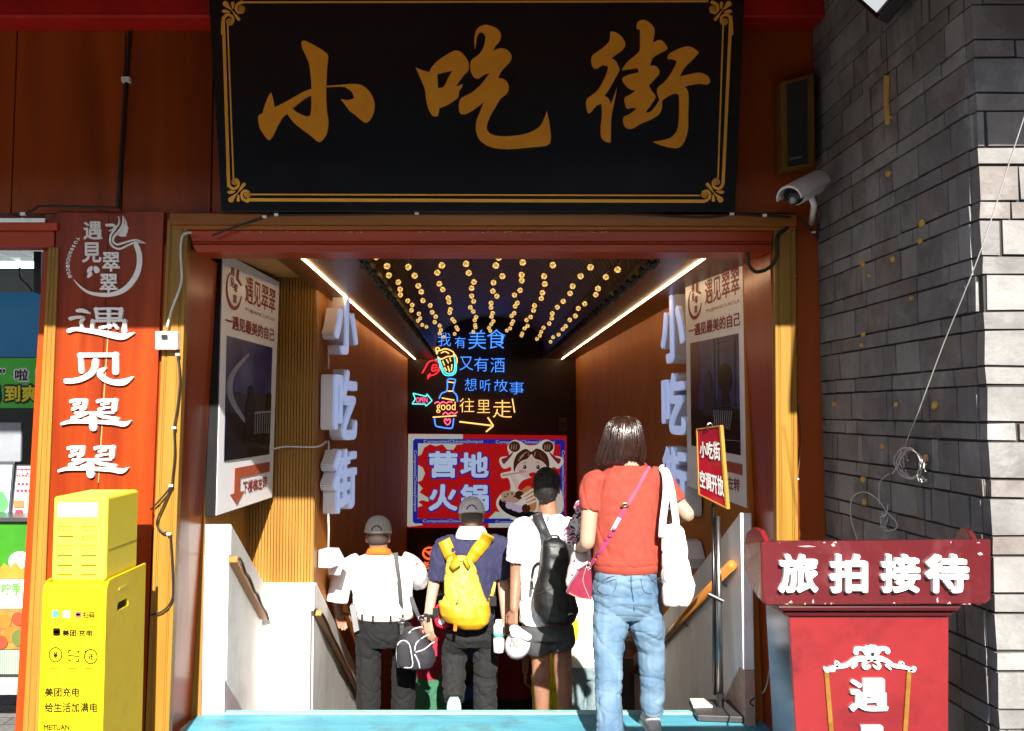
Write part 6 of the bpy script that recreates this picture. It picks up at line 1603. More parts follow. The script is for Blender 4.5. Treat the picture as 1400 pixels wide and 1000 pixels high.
limb(b, [sR, eR, wR], [.050, .042, .029]); hand(b, wR, V((-.25, -.1, -.9)), V((.75, -.6, .1)), -1, .62)
aL, aR = at(621, 962, 6.34), V((at(662, 990, Y2).x, Y2 + .05, sz + .09))
kL, kR = p(621, 897, .06), p(664, 898, .04)
limb(b, [p(631, 862), kL, aL], [.08, .055, .040]); limb(b, [p(658, 862), kR, aR], [.08, .055, .040])
body = place(remeshed(b, 'body', .0065, 2), 'body', SK_A, root); eyes(hc, R, root)
c = MB()
c.ell([(p(645, 731), .085, .075), (p(645, 737), .135, .09), (p(645, 747), .185, .112), (p(645, 770), .185, .125), (p(644, 800), .168, .125), (p(643, 830), .160, .120), (p(643, 846), .165, .126)], 24)
flat_limb(c, [p(622, 742), p(606, 748), p(601, 768), p(598, 792, .01)], [.055, .068, .072, .068]); flat_limb(c, [p(670, 741), p(685, 747), p(687, 767), p(688, 790, .01)], [.055, .068, .072, .070])
SH2 = cloth('slate_blue_shirt', (0.030, 0.030, 0.075), (0.024, 0.024, 0.062))
shirt = place(remeshed(c, 'shirt', .0065, 2, .005, (8, 8, 7), 9.3, crease=.006, cf=(9, 9, 6), lean=3), 'shirt', SH2, root)
c = MB(); c.rings([[p(645, 729) + V((math.cos(2 * PI * i / 24) * r, math.sin(2 * PI * i / 24) * r * .85, z)) for i in range(24)] for r, z in ((.118, -.032), (.105, .0), (.084, .050), (.076, .050), (.07, 0))]); place(c.mesh('collar'), 'collar', cloth('white_collar', (0.82, 0.82, 0.82)), root)
c = MB()
c.ell([(p(643, 838), .155, .12), (p(643, 855), .165, .128), (p(643, 870), .165, .13), (p(643, 882), .12, .10)], 24)
flat_limb(c, [p(630, 868), kL, aL + V((0, 0, .02))], [.10, .086, .070]); flat_limb(c, [p(658, 868), kR, aR + V((0, 0, -.03))], [.10, .084, .082])
TR2 = cloth('grey_trousers', (0.018, 0.018, 0.019), (0.013, 0.013, 0.014))
trs = place(remeshed(c, 'trousers', .006, 2, .006, (6, 6, 13), 2.0, crease=.007, cf=(5, 5, 11), lean=2.5), 'trousers', TR2, root)
SHOE_C = M('pale_cyan_shoe', (0.45, 0.75, 0.78), rough=0.5)
c = MB()
for q_ in (0,):
    c.rings([[aL + V((math.cos(t) * w, -.050 - .004 * k + math.sin(t) * .045, .052 - .026 * k)) for t in [2 * PI * i / 14 for i in range(14)]] for k, w in enumerate((.028, .042, .047, .048, .046, .036))])
place(c.mesh('shoe'), 'shoe', SHOE_C, root)
c = MB(); shoe(c, aR); place(c.mesh('shoe'), 'shoe', SHOE_C, root)
_h = MB(); _h.ball(hc + R @ V((0, -.020, -.010)), .076, .080, .052, 16, 10, R); place(_h.mesh('hair'), 'hair', M('short_grey_hair', (0.11, 0.085, 0.07), rough=0.8, scale=90, bump=0.5), root)
cap_hat('cap', hc + V((0, 0, .006)), R, root, cloth('pale_cap', (0.74, 0.75, 0.80)), MATS['cap_gap_dark'], 1.0)
d_ = (wL - eL).normalized(); a_ = d_.orthogonal().normalized(); q_ = d_.cross(a_); cw = wL - d_ * .012
c = MB(); c.rings([[cw + d_ * s_ + (a_ * math.cos(t) + q_ * math.sin(t)) * r for t in [2 * PI * i / 18 for i in range(18)]] for s_, r in ((-.012, .030), (-.011, .034), (.011, .034), (.012, .030))])
c.box(cw.x - .008, cw.x + .016, cw.y - .046, cw.y - .034, cw.z - .018, cw.z + .018)
place(c.mesh('watch'), 'watch', WATCH, root, False)
bv2 = bvh_of(shirt, trs, body)
bk = thing('backpack', 'bright yellow backpack with wide straps on the slate blue shirt', 'backpack', at(637, 858, 6.3))
YB_ = M('yellow_nylon', (0.46, 0.27, 0.008), rough=0.5, col2=(0.42, 0.22, 0.006), scale=8, bump=0.1, fine=200)
YL_ = M('light_yellow_nylon', (0.56, 0.42, 0.05), rough=0.5, var=0.08)
m = sack([(760, 617, 636, .04), (764, 612, 646, .08), (775, 610, 650, .12), (795, 607, 656, .17), (815, 606, 662, .20), (826, 602, 668, .21), (840, 605, 669, .21), (850, 613, 667, .19), (857, 630, 660, .13), (859, 638, 652, .06)], 6.33)
sk_ = place(remeshed(m, 'sack', .006, 2, .006, (7, 7, 9), 5.5, crease=.007, cf=(9, 9, 9), lean=2), 'sack', YL_, bk)
m = sack([(822, 601, 610, .03), (826, 601, 669, .20), (840, 603, 670, .225), (850, 611, 668, .205), (857, 628, 661, .15), (860, 638, 653, .06)], 6.328)
place(remeshed(m, 'lower_pocket', .008, 2, .008, (9, 9, 9), 2.5), 'lower_pocket', YB_, bk)
bvk = bvh_of(sk_)
m = MB(); band(m, [onto(bv2, x, y, .012, 6.38) for x, y in ((607, 739), (611, 748), (616, 760))] + [at(620, 768, 6.25), at(625, 776, 6.22)], [.085, .085, .06], .012)
band(m, [onto(bv2, x, y, .012, 6.38) for x, y in ((668, 731), (662, 741), (653, 752), (645, 763))] + [at(637, 772, 6.24)], [.085, .085, .065], .012)
place(m.mesh('strap'), 'strap', YB_, bk)
m = MB(); band(m, [onto(bv2, x, y, .008, 6.4) for x, y in ((676, 796), (674, 808), (670, 820))] + [at(668, 826, 6.3)], .022, .004); place(m.mesh('side_strap'), 'side_strap', YB_, bk, False)
m = MB(); q_ = at(674, 822, 6.34); m.box(q_.x - .022, q_.x + .022, q_.y - .012, q_.y + .012, q_.z - .03, q_.z + .03); place(m.mesh('buckle'), 'buckle', BLACK, bk, False)
m = MB(); m.tube(spline([onto(bvk, x, y, .004, 6.25) for x, y in ((612, 770), (618, 767), (625, 765))], 3), .0025, 5); m.tube([onto(bvk, x, y, .004, 6.25) for x, y in ((624, 802), (629, 803))], .003, 5)
m.tube([onto(bvk, x, y, .008, 6.25) for x, y in ((626, 820), (624, 826))], .005, 6); m.tube(spline([onto(bvk, x, y, .004, 6.25) for x, y in ((607, 822), (620, 826), (626, 825), (640, 822), (652, 818))], 3), .002, 5)
m.tube([onto(bvk, x, y, .004, 6.25) for x, y in ((627, 768), (633, 767), (640, 765))], .004, 5)
place(m.mesh('zips'), 'zips', M('zip_grey', (0.16, 0.13, 0.08), rough=0.5), bk)
m = MB(); band(m, [at(623, 853, 6.24), at(622, 863, 6.24)], .022, .004, 0); place(m.mesh('orange_tab'), 'orange_tab', M('orange_tab', (0.75, 0.14, 0.01), rough=0.5), bk, False)
t = thing('drink_bottle', 'small white bottle with a teal band held beside the yellow backpack wearer', 'bottle', at(682, 892, 6.30))
c0 = at(682, 892, 6.30)
m = MB(); m.ell([(c0 + V((0, 0, z)), r, r) for z, r in ((0, .030), (.004, .036), (.09, .036), (.092, .034))], 18); place(m.mesh('body'), 'body', M('bottle_white', (0.80, 0.78, 0.76), rough=0.25, var=0.05), t)
m = MB(); m.ell([(c0 + V((0, 0, z)), r, r) for z, r in ((.105, .0365), (.128, .0365))], 18); place(m.mesh('label'), 'label', M('bottle_teal', (0.10, 0.50, 0.52), rough=0.3), t)
m = MB(); m.ell([(c0 + V((0, 0, z)), r, r) for z, r in ((.092, .036), (.165, .036), (.18, .030), (.188, .022), (.206, .022), (.208, .018))], 18); place(m.mesh('upper'), 'upper', MATS['bottle_white'], t)
t = thing('waist_pouch', 'small red pouch with a white round badge beside the yellow backpack', 'pouch', at(602, 858, 6.42))
m = sack([(826, 598, 606, .04), (832, 594, 612, .08), (845, 592, 616, .09), (856, 596, 616, .08), (859, 602, 612, .05)], 6.45)
o = place(remeshed(m, 'pouch_body', .007, 2), 'pouch_body', cloth('red_pouch', (0.45, 0.015, 0.04)), t); bvp = bvh_of(o)
m = MB(); q_ = onto(bvp, 604, 850, .002, 6.4); m.disc(q_, (0, -1, 0), .020, .004); place(m.mesh('badge'), 'badge', WHITE, t, False)
m = MB(); q_ = onto(bvp, 596, 838, .004, 6.4); m.box(q_.x - .02, q_.x + .02, q_.y - .008, q_.y + .004, q_.z - .03, q_.z + .03); place(m.mesh('flap'), 'flap', BLACK, t, False)

# ---- young man with the black backpack ----------------------------------------
Y3 = 6.1; p = pp_(Y3); sz = stair_z(Y3)
root = thing('person', 'person in white t-shirt and grey shorts with bare calves and short black hair', 'person', V((at(752, 900, Y3).x, Y3, sz)), 'people walking down the stairs')
b = MB(); hc = p(748, 667)
R = head(b, hc, 0.95, -0.25, -0.15)
limb(b, [p(748, 682), p(749, 702)], [.052, .060])
b.ell([(p(749, 704), .075, .062), (p(748, 724), .175, .10), (p(746, 770), .15, .10), (p(746, 815), .135, .10), (p(748, 850), .15, .12), (p(748, 868), .10, .09)])
sL, eL, wL = p(708, 722), p(706, 780, .02), p(703, 834, -.06)
limb(b, [sL, eL, wL], [.048, .040, .027]); hand(b, wL, V((-.12, -.1, -1)), V((-.6, -.7, 0)), 1, .55)
sR, eR, wR = p(788, 722), p(796, 775, .10), p(795, 800, .30)
limb(b, [sR, eR, wR], [.048, .040, .027]); hand(b, wR, V((0, .8, .1)), V((0.2, 0, 1)), -1, .4)
aL, aR = V((at(742, 985, Y3).x, Y3 + .02, sz + .09)), V((at(771, 962, Y3).x, Y3 - .12, sz + .17))
kL, kR = p(739, 902, .05), p(769, 900, .02)
limb(b, [p(733, 858), kL, p(740, 925, -.02), aL], [.085, .060, .058, .036]); limb(b, [p(764, 856), kR, p(770, 922, -.04), aR], [.085, .060, .058, .036])
body = place(remeshed(b, 'body', .0065, 2), 'body', SK_B, root); eyes(hc, R, root)
c = MB()
c.ell([(p(749, 703), .08, .07), (p(749, 709), .125, .085), (p(748, 722), .180, .108), (p(747, 750), .172, .118), (p(744, 790), .152, .120), (p(743, 830), .150, .126), (p(742, 852), .152, .13)], 24)
flat_limb(c, [p(724, 718), p(710, 724), p(708, 744), p(706, 768, .01)], [.055, .066, .070, .066]); flat_limb(c, [p(772, 718), p(786, 724), p(791, 744, .03), p(795, 766, .07)], [.055, .066, .070, .066])
TS3 = cloth('white_tshirt', (0.80, 0.80, 0.82))
shirt = place(remeshed(c, 'shirt', .0065, 2, .005, (8, 8, 6), 19.3, crease=.006, cf=(9, 9, 6), lean=3), 'shirt', TS3, root)
c = MB(); c.ell([(p(748, 846), .150, .125), (p(748, 860), .165, .13), (p(748, 872), .16, .125)], 24)
flat_limb(c, [p(733, 858), p(734, 872), p(735, 886, .03)], [.098, .098, .090]); flat_limb(c, [p(764, 858), p(766, 870), p(767, 880, .02)], [.095, .095, .090])
place(remeshed(c, 'shorts', .008, 3, .005, (6, 6, 10), 2.2), 'shorts', cloth('grey_shorts', (0.075, 0.078, 0.082)), root)
hr = MB()
q = lambda x, y, z: hc + R @ V((x, y, z))
hr.ball(q(0, -.012, .030), .086, .103, .098, 18, 12, R); hr.ball(q(0, -.035, -.02), .078, .075, .070, 16, 10, R); hr.ball(q(0, -.055, -.055), .056, .042, .040, 12, 8, R)
me = remeshed(hr, 'hair', .006, 2, .006, (38, 38, 16), 3.0)
place(me, 'hair', M('black_hair', (0.012, 0.010, 0.010), rough=0.5, scale=60, stretch=(4, 4, 1), bump=0.4), root)
for a_ in (aL, aR):
    c = MB(); c.ell([(a_ + V((0, 0, z)), r, r) for z, r in ((-.07, .042), (0, .040), (.05, .043), (.055, .040))], 14); place(c.mesh('sock'), 'sock', cloth('white_sock', (0.78, 0.78, 0.78)), root)
    c = MB(); shoe(c, a_ + V((0, 0, -.01))); place(c.mesh('shoe'), 'shoe', M('shoe_white', (0.7, 0.7, 0.7), rough=0.5), root)
bv3 = bvh_of(shirt, body)
m = MB()
cols = {'F': M('print_navy', (0.05, 0.03, 0.18), rough=0.8), 'U': M('print_crimson', (0.35, 0.04, 0.03), rough=0.8), 'N': M('print_blue', (0.04, 0.16, 0.36), rough=0.8), 'x': M('print_pale', (0.55, 0.55, 0.58), rough=0.8)}
def print_on(ch, x0, y0, x1, y1, mat):
    vs, fs = text_geo(ch, 0.03, False); m = MB()
    m.add([onto(bv3, x0 + (x1 - x0) * u, y0 + (y1 - y0) * v, 0.004 + w * .0005, Y3) for u, v, w in vs], fs); place(m.mesh('shirt_print'), 'shirt_print', mat, root, False)
print_on('F', 748, 706.5, 753, 713.5, cols['F']); print_on('U', 755.5, 708, 760.5, 713.5, cols['U']); print_on('N', 762.5, 706, 768.5, 713, cols['N']); print_on('不', 751, 716.5, 757.5, 723, cols['x']); print_on('清', 760, 716, 768, 723, cols['x'])
bk = thing('backpack', 'black backpack hanging on the white t-shirt', 'backpack', at(760, 857, 5.9))
BK = M('black_nylon', (0.008, 0.008, 0.009), rough=0.45, scale=15, bump=0.1, fine=200)
BKG = M('grey_nylon', (0.03, 0.03, 0.032), rough=0.5, scale=15, bump=0.1, fine=200)
m = sack([(736, 746, 764, .05), (741, 742, 772, .10), (755, 741, 777, .15), (780, 738, 779, .18), (806, 731, 780, .20), (815, 729, 786, .21), (835, 731, 791, .21), (848, 738, 786, .19), (855, 746, 774, .12), (857, 752, 766, .06)], 5.90)
sk_ = place(remeshed(m, 'sack', .008, 2, .006, (8, 8, 8), 5.5), 'sack', BK, bk); bvk = bvh_of(sk_)
m = sack([(737, 747, 763, .05), (742, 743, 771, .105), (756, 742, 776, .155), (762, 742, 777, .15), (764, 750, 770, .08)], 5.897); place(remeshed(m, 'top_flap', .007, 2), 'top_flap', BKG, bk)
m = MB(); m.tube(spline([onto(bvk, x, y, .003, 5.8) for x, y in ((740, 776), (736, 792), (731, 808), (736, 812), (746, 808), (756, 804))], 3), .003, 6); place(m.mesh('piping'), 'piping', BKG, bk); m = MB(); m.tube(spline([onto(bvk, x, y, .003, 5.8) for x, y in ((744, 745), (758, 748), (772, 745))], 3), .003, 6); place(m.mesh('piping'), 'piping', BKG, bk)
m = MB(); m.tube(spline([at(752, 738, 5.88), at(754, 733, 5.9), at(762, 733, 5.9), at(766, 738, 5.88)], 4), .006, 6); place(m.mesh('top_loop'), 'top_loop', BK, bk)
m = MB(); band(m, [onto(bv3, x, y, .012, 6.0) for x, y in ((734, 702), (738, 714), (744, 727))] + [at(750, 738, 5.86)], [.065, .065, .05], .012); place(m.mesh('strap'), 'strap', BKG, bk)
m = MB(); band(m, [onto(bv3, x, y, .008, 6.0) for x, y in ((737, 770), (730, 776), (727, 795))] + [at(728, 806, 5.9)], .018, .004); place(m.mesh('side_strap'), 'side_strap', BK, bk, False)
m = MB(); m.tube([onto(bvk, x, y, .003, 5.8) for x, y in ((777, 841), (780, 839), (783, 839.5))], .003, 5); place(m.mesh('badge'), 'badge', WHITE, bk)
t = thing('held_cap', 'white baseball cap with a dark monogram held in a hand', 'cap', at(709, 880, 5.98))
m = MB(); cc_ = at(708, 882, 5.98)
for_ = []
Rk = Matrix.Rotation(.45, 3, 'Y') @ Matrix.Rotation(1.15, 3, 'X')
rings = []
for i in range(8):
    a = i / 7 * PI / 2 * .97
    rings.append([cc_ + Rk @ V((math.cos(2 * PI * j / 22) * .078 * math.cos(a) ** .7, math.sin(2 * PI * j / 22) * .088 * math.cos(a) ** .7, -.02 + .10 * math.sin(a))) for j in range(22)])
m.rings(rings); CAPW = cloth('white_cap', (0.66, 0.68, 0.76)); o = place(m.mesh('crown'), 'crown', CAPW, t)
bvc = bvh_of(o)
m = MB(); m.prism([at(x, y, 5.90) for x, y in smooth_poly([(697, 858), (705, 855), (716, 862), (727, 870), (722, 876), (710, 872), (700, 870)], 3)], (0, .008, 0)); place(m.mesh('brim'), 'brim', CAPW, t, False)
m = MB()
for ch in ('N', 'Y'):
    vs, fs = text_geo(ch, 0.03, False); m.add([onto(bvc, 698 + 12 * u - (2 * v), 873 + 12 * v + 2 * u, .003 + w * .0005, 5.95) for u, v, w in vs], fs)
place(m.mesh('monogram'), 'monogram', M('monogram_grey', (0.2, 0.19, 0.17), rough=0.7), t, False)

# ---- woman in the red blouse ---------------------------------------------------
Y4 = 4.92; p = pp_(Y4)
root = thing('person', 'person with dark bobbed hair in a coral red top and blue jeans', 'person', V((at(860, 900, Y4).x, Y4, 0)))
b = MB(); hc = p(848, 606, .03)
R = head(b, hc, 0.93, 0.25, -0.40)
limb(b, [p(854, 622), p(860, 640)], [.050, .055])
b.ell([(p(861, 642), .075, .058), (p(858, 662), .165, .085), (p(858, 700), .15, .10), (p(857, 745), .135, .10), (p(856, 780), .145, .11), (p(856, 812), .155, .12), (p(856, 835), .10, .09)])
sL, eL, wL = p(812, 660), p(803, 742, -.03), p(790, 752, .18)
limb(b, [sL, p(806, 705, -.02), eL], [.048, .044, .038]); limb(b, [eL, wL], [.038, .026]); hand(b, wL, V((.1, .8, .3)), V((-.2, -.3, .9)), 1, .5, .92)
sR, eR, wR = p(902, 655), p(940, 704, -.02), p(914, 712, .18)
limb(b, [sR, p(922, 682), eR], [.048, .042, .038]); limb(b, [eR, wR], [.037, .025]); hand(b, wR, V((-.6, .7, .2)), V((.2, -.2, .9)), -1, .5, .92)
aL, aR = V((at(834, 1010, 4.62).x, 4.62, .06)), V((at(893, 975, 4.92).x, 4.94, .085))
kL, kR = p(832, 895, -.10), p(890, 890, .02)
limb(b, [p(836, 815), kL, aL], [.09, .055, .038]); limb(b, [p(878, 815), kR, aR], [.09, .055, .038])
body = place(remeshed(b, 'body', .0065, 2), 'body', SK_A, root); eyes(hc, R, root, .93)
c = MB()
c.ell([(p(860, 637), .088, .065), (p(860, 642), .125, .076), (p(859, 654), .170, .09), (p(859, 680), .176, .105), (p(859, 715), .172, .115), (p(858, 750), .172, .122), (p(857, 768), .170, .125), (p(857, 774), .160, .118)], 26)
flat_limb(c, [p(826, 653), p(812, 661), p(808, 678, -.005), p(806, 698, -.015)], [.050, .060, .060, .056]); flat_limb(c, [p(888, 650), p(902, 656), p(914, 670), p(925, 687, -.01)], [.050, .060, .056, .052])
CORAL = cloth('coral_jersey', (0.29, 0.052, 0.035), (0.25, 0.040, 0.026))
top = place(remeshed(c, 'blouse', .006, 2, .007, (8, 8, 5), 31.0, crease=.0045, cf=(7, 7, 4), lean=3), 'blouse', CORAL, root)
c = MB(); c.rings([[p(857, 776) + V((math.cos(2 * PI * i / 40) * r, math.sin(2 * PI * i / 40) * r * .735, z)) for i in range(40)] for r, z in ((.160, -.022), (.167, -.018), (.169, .012), (.164, .022))]); place(c.mesh('hem_band'), 'hem_band', cloth('coral_rib', (0.28, 0.047, 0.03), sc=120, bump=0.4), root)
c = MB(); c.tube([p(860, 637) + V((math.cos(t) * .088, math.sin(t) * .066, .004 + .012 * math.sin(t))) for t in [2 * PI * i / 30 for i in range(31)]], .007, 6); place(c.mesh('neckband'), 'neckband', CORAL, root)
c = MB(); c.tube([p(858, 628) + V((math.cos(t) * .062, math.sin(t) * .055, -.006 * math.sin(t))) for t in [2 * PI * i / 30 for i in range(31)]], .0022, 5); place(c.mesh('necklace'), 'necklace', BLACK, root)
c = MB()
c.ell([(p(856, 775), .155, .118), (p(856, 795), .165, .128), (p(856, 818), .172, .134), (p(856, 832), .160, .124), (p(856, 845), .12, .10)], 26)
flat_limb(c, [p(836, 830), p(834, 858, -.04), kL, p(832, 945, -.22), aL + V((0, 0, -.02))], [.098, .092, .073, .064, .066]); flat_limb(c, [p(879, 828), p(885, 858), kR, p(892, 935, .01), aR + V((0, 0, -.005))], [.096, .088, .070, .060, .060])
DENIM = bpy.data.materials.new('denim'); DENIM.use_nodes = True
nt = DENIM.node_tree; bs = nt.nodes['Principled BSDF']; bs.inputs['Roughness'].default_value = .85
tc = nt.nodes.new('ShaderNodeTexCoord'); n1 = nt.nodes.new('ShaderNodeTexNoise'); n1.inputs['Scale'].default_value = 6; n1.inputs['Detail'].default_value = 8
wv = nt.nodes.new('ShaderNodeTexWave'); wv.inputs['Scale'].default_value = 90; wv.inputs['Distortion'].default_value = 2; wv.bands_direction = 'DIAGONAL'
rp = nt.nodes.new('ShaderNodeValToRGB'); rp.color_ramp.elements[0].position = .35; rp.color_ramp.elements[1].position = .66; rp.color_ramp.elements[0].color = (.045, .10, .175, 1); rp.color_ramp.elements[1].color = (.13, .215, .30, 1)
bp = nt.nodes.new('ShaderNodeBump'); bp.inputs['Strength'].default_value = .2; bp.inputs['Distance'].default_value = .002
nt.links.new(tc.outputs['Object'], n1.inputs['Vector']); nt.links.new(tc.outputs['Object'], wv.inputs['Vector']); nt.links.new(n1.outputs['Fac'], rp.inputs['Fac']); nt.links.new(rp.outputs[0], bs.inputs['Base Color']); nt.links.new(wv.outputs['Fac'], bp.inputs['Height']); nt.links.new(bp.outputs[0], bs.inputs['Normal'])
jeans = place(remeshed(c, 'jeans', .0055, 2, .006, (8, 8, 11), 6.0, crease=.0055, cf=(5, 5, 11), lean=2.5), 'jeans', DENIM, root)
bv4 = bvh_of(top, jeans, body); bvj = bvh_of(jeans)
STITCH = M('jeans_stitch', (0.05, 0.055, 0.06), rough=0.8)
def seam(pts, r=.0014, mat=STITCH, nm='stitching'):
    c = MB(); c.tube(spline([onto(bvj, x, y, .0015, 4.8) for x, y in pts], 4), r, 5); o = place(c.mesh(nm), nm, mat, root); return o
for l in ([(816, 795), (818, 808), (829, 814), (840, 808), (842, 793), (830, 796), (816, 795)], [(876, 792), (880, 808), (890, 812), (900, 806), (903, 791), (890, 794), (876, 792)]): seam(l, .0016)
seam([(810, 800), (838, 788), (862, 795), (885, 786), (904, 796)], .0016)
seam([(863, 784), (863, 800), (866, 822), (867, 836)], .0022, M('jeans_seam', (0.025, 0.055, 0.11), rough=0.85), 'seam')
c = MB(); shoe(c, aR, 0.0, .95); place(c.mesh('shoe'), 'shoe', M('grey_trainer', (0.62, 0.60, 0.60), rough=0.6, var=0.2, scale=30), root)
c = MB(); sole(c, aR, 0.0, .95); place(c.mesh('shoe_sole'), 'shoe_sole', M('trainer_sole', (0.72, 0.72, 0.70), rough=0.6), root, False)
c = MB(); shoe(c, aL, 0.0, .95); place(c.mesh('shoe'), 'shoe', MATS['grey_trainer'], root)
# bobbed hair: a shell with strand ridges and loose tips
HAIR = M('dark_brown_hair', (0.034, 0.011, 0.007), rough=0.26, col2=(0.010, 0.004, 0.003), scale=3, stretch=(30, 30, 1.5), bump=0.25, spec=0.8, coat=0.3)
rr = random.Random(4)
crown = p(853, 569, .03)
rows = [(569, 848, 860, .05), (572, 839, 869, .12), (578, 832, 874, .16), (588, 827, 878, .19), (600, 824, 880, .205), (612, 820, 882, .205), (622, 817, 882, .19), (630, 815, 881, .17), (636, 814, 878, .15)]
def hair_ring(k):
    y, xl, xr, d = rows[k]
    a, e = p(xl, y, .03), p(xr, y, .03)
    return (a + e) / 2, (e - a).length / 2, d / 2
def hair_pt(q, th, lift=0.0):
    i = min(int(q), len(rows) - 2); f = q - i
    c0, w0, d0 = hair_ring(i); c1, w1, d1 = hair_ring(i + 1)
    c_ = c0.lerp(c1, f); w = w0 + (w1 - w0) * f; d = d0 + (d1 - d0) * f
    return c_ + V((math.cos(th) * (w + lift), math.sin(th) * (d + lift), 0))
m = MB(); n = 110; rings = []
ridge = [noise.noise(V((j * .9, 1.7, 0))) * .004 + noise.noise(V((j * .31, 5, 0))) * .004 for j in range(n)]
tip = [noise.noise(V((j * .45, 9, 2))) for j in range(n)]
for k in range(29):
    q_ = k / 28 * 7.6
    rings.append([hair_pt(min(7.99, q_ + (tip[j] * .9 * max(0, (q_ - 5.5) / 2))), 2 * PI * j / n, ridge[j] * min(1, q_ / 2)) for j in range(n)])
m.rings(rings, cap=True)
for s_ in range(240):                                   # flat strands lying on the shell
    th = rr.uniform(PI * .9, PI * 2.1); q0, q1 = rr.uniform(.2, 2.5), rr.uniform(6.5, 8.0)
    dth = rr.uniform(-.08, .08); pts = [hair_pt(min(7.99, q0 + (q1 - q0) * i / 9), th + dth * i / 9, .003 + .002 * math.sin(i + s_)) for i in range(10)]
    if rr.random() < .3: pts.append(pts[-1] + V((rr.uniform(-.012, .008), 0, -rr.uniform(.005, .022))))
    band(m, pts, [.001, .005, .001], .0015, 0, (pts[4] - hair_pt(4, 0).lerp(hair_pt(4, PI), .5)).normalized())
place(m.mesh('hair'), 'hair', HAIR, root)
c = MB(); d_ = (wL - eL).normalized(); a_ = d_.orthogonal().normalized(); q_ = d_.cross(a_)
c.tube([eL + d_ * .16 + (a_ * math.cos(t) + q_ * math.sin(t)) * .032 for t in [2 * PI * i / 20 for i in range(21)]], .005, 6); place(c.mesh('bracelet'), 'bracelet', STEEL, root)
# crossbody bag
t = thing('crossbody_bag', 'raspberry pink crossbody bag with a knotted strap at the hip of the woman', 'handbag', at(795, 822, 4.82))
PINK = M('raspberry_leather', (0.20, 0.012, 0.040), rough=0.35, col2=(0.16, 0.008, 0.03), scale=20, bump=0.1, coat=0.2)
bp_pts = [(801, 776), (808, 774), (810, 800), (809, 821), (792, 819), (775, 812), (782, 797), (792, 782)]
m = MB(); m.prism([at(x, y, 4.76) for x, y in bp_pts], (0, .07, 0)); o = m.build('bag_body', PINK, t, bevel=0.008)
m = MB(); m.tube(spline([at(x, y, 4.757) for x, y in ((778, 811), (793, 818), (808, 820))], 3), .002, 5); m.tube(spline([at(x, y, 4.757) for x, y in ((801, 778), (797, 795), (806, 818))], 3), .0015, 5); m.build('stitching', M('bag_stitch', (0.55, 0.35, 0.2), rough=0.6), t)
sp1 = [onto(bv4, x, y, .006, 4.85) for x, y in ((888, 638), (880, 652), (869, 672), (858, 690), (848, 708), (838, 726), (829, 742), (820, 756), (812, 766))] + [at(806, 774, 4.78)]
m = MB(); band(m, sp1, [.016, .016, .024, .022, .020], .005); m.build('strap', M('raspberry_strap', (0.28, 0.04, 0.11), rough=0.4), t)
m = MB()
for k in range(7):
    q_ = sp1[5].lerp(sp1[8], k / 6); m.ball(q_ + V((rr.uniform(-.008, .008), -.004, rr.uniform(-.006, .006))), .012, .010, .009, 8, 6)
m.build('strap_knots', PINK, t, smooth=True)
q_ = onto(bv4, 854, 693, .010, 4.85)
m = MB(); m.tube([q_ + V((math.cos(a) * .018, -.003, math.sin(a) * .018)) for a in [PI * i / 8 for i in range(9)]] + [q_ + V((-.018, -.003, 0)), q_ + V((.018, -.003, 0))], .004, 6); m.build('ring', M('gold_ring', (0.7, 0.5, 0.2), rough=0.25, metal=1), t, smooth=True)
m = MB(); band(m, [onto(bv4, x, y, .012, 4.85) for x, y in ((847, 708), (842, 717), (837, 726))], .020, .004, 0); m.build('strap_tag', M('pale_pink_tag', (0.72, 0.38, 0.48), rough=0.4), t)
m = MB(); m.tube([at(x, y, 4.755) for x, y in ((801, 773), (806, 769), (809, 776), (804, 780), (801, 773))], .003, 6); m.build('clasp', STEEL, t, smooth=True)
# tote bag
t = thing('tote_bag', 'large soft white tote bag hanging from a shoulder', 'tote bag', at(928, 829, 4.80))
TOTE = cloth('white_canvas', (0.82, 0.79, 0.78), (0.78, 0.74, 0.73))
m = sack([(716, 908, 926, .03), (724, 905, 934, .05), (745, 905, 939, .08), (775, 905, 945, .11), (800, 905, 950, .12), (815, 906, 947, .11), (825, 907, 942, .09), (829, 910, 939, .05)], 4.78)
o = place(remeshed(m, 'bag_body', .006, 2, .006, (7, 7, 5), 12.5, crease=.008, cf=(9, 9, 5), lean=2), 'bag_body', TOTE, t)
m = MB(); band(m, [at(905, 735, 4.77), at(906, 715, 4.76), at(909, 690, 4.77), at(911, 665, 4.80), at(909, 648, 4.83), at(905, 641, 4.88), at(906, 640, 4.95)], .034, .005)
band(m, [at(926, 735, 4.78), at(924, 712, 4.78), at(921, 690, 4.79), at(917, 665, 4.81), at(912, 648, 4.84), at(907, 641, 4.89), at(907, 640, 4.95)], .034, .005); m.build('handle', TOTE, t, smooth=True)
# clear plastic carrier
t = thing('plastic_carrier', 'translucent pinkish plastic bag in front of the woman beside the black backpack', 'plastic bag', at(790, 800, 5.05))
m = sack([(748, 786, 800, .03), (755, 784, 804, .06), (775, 778, 803, .09), (795, 774, 800, .10), (803, 776, 797, .06)], 5.06)
place(remeshed(m, 'bag_body', .007, 1, .009, (14, 14, 9), 8.5), 'bag_body', M('clear_plastic', (0.72, 0.62, 0.64), rough=0.25, alpha=0.85), t)
m = MB()
for x, y in ((786, 765), (790, 778), (783, 785), (788, 790)): m.ball(at(x, y, 5.0), .008, .003, .005, 8, 5)
m.build('printed_flower', M('plastic_pink', (0.6, 0.25, 0.3), rough=0.5), t, smooth=True)

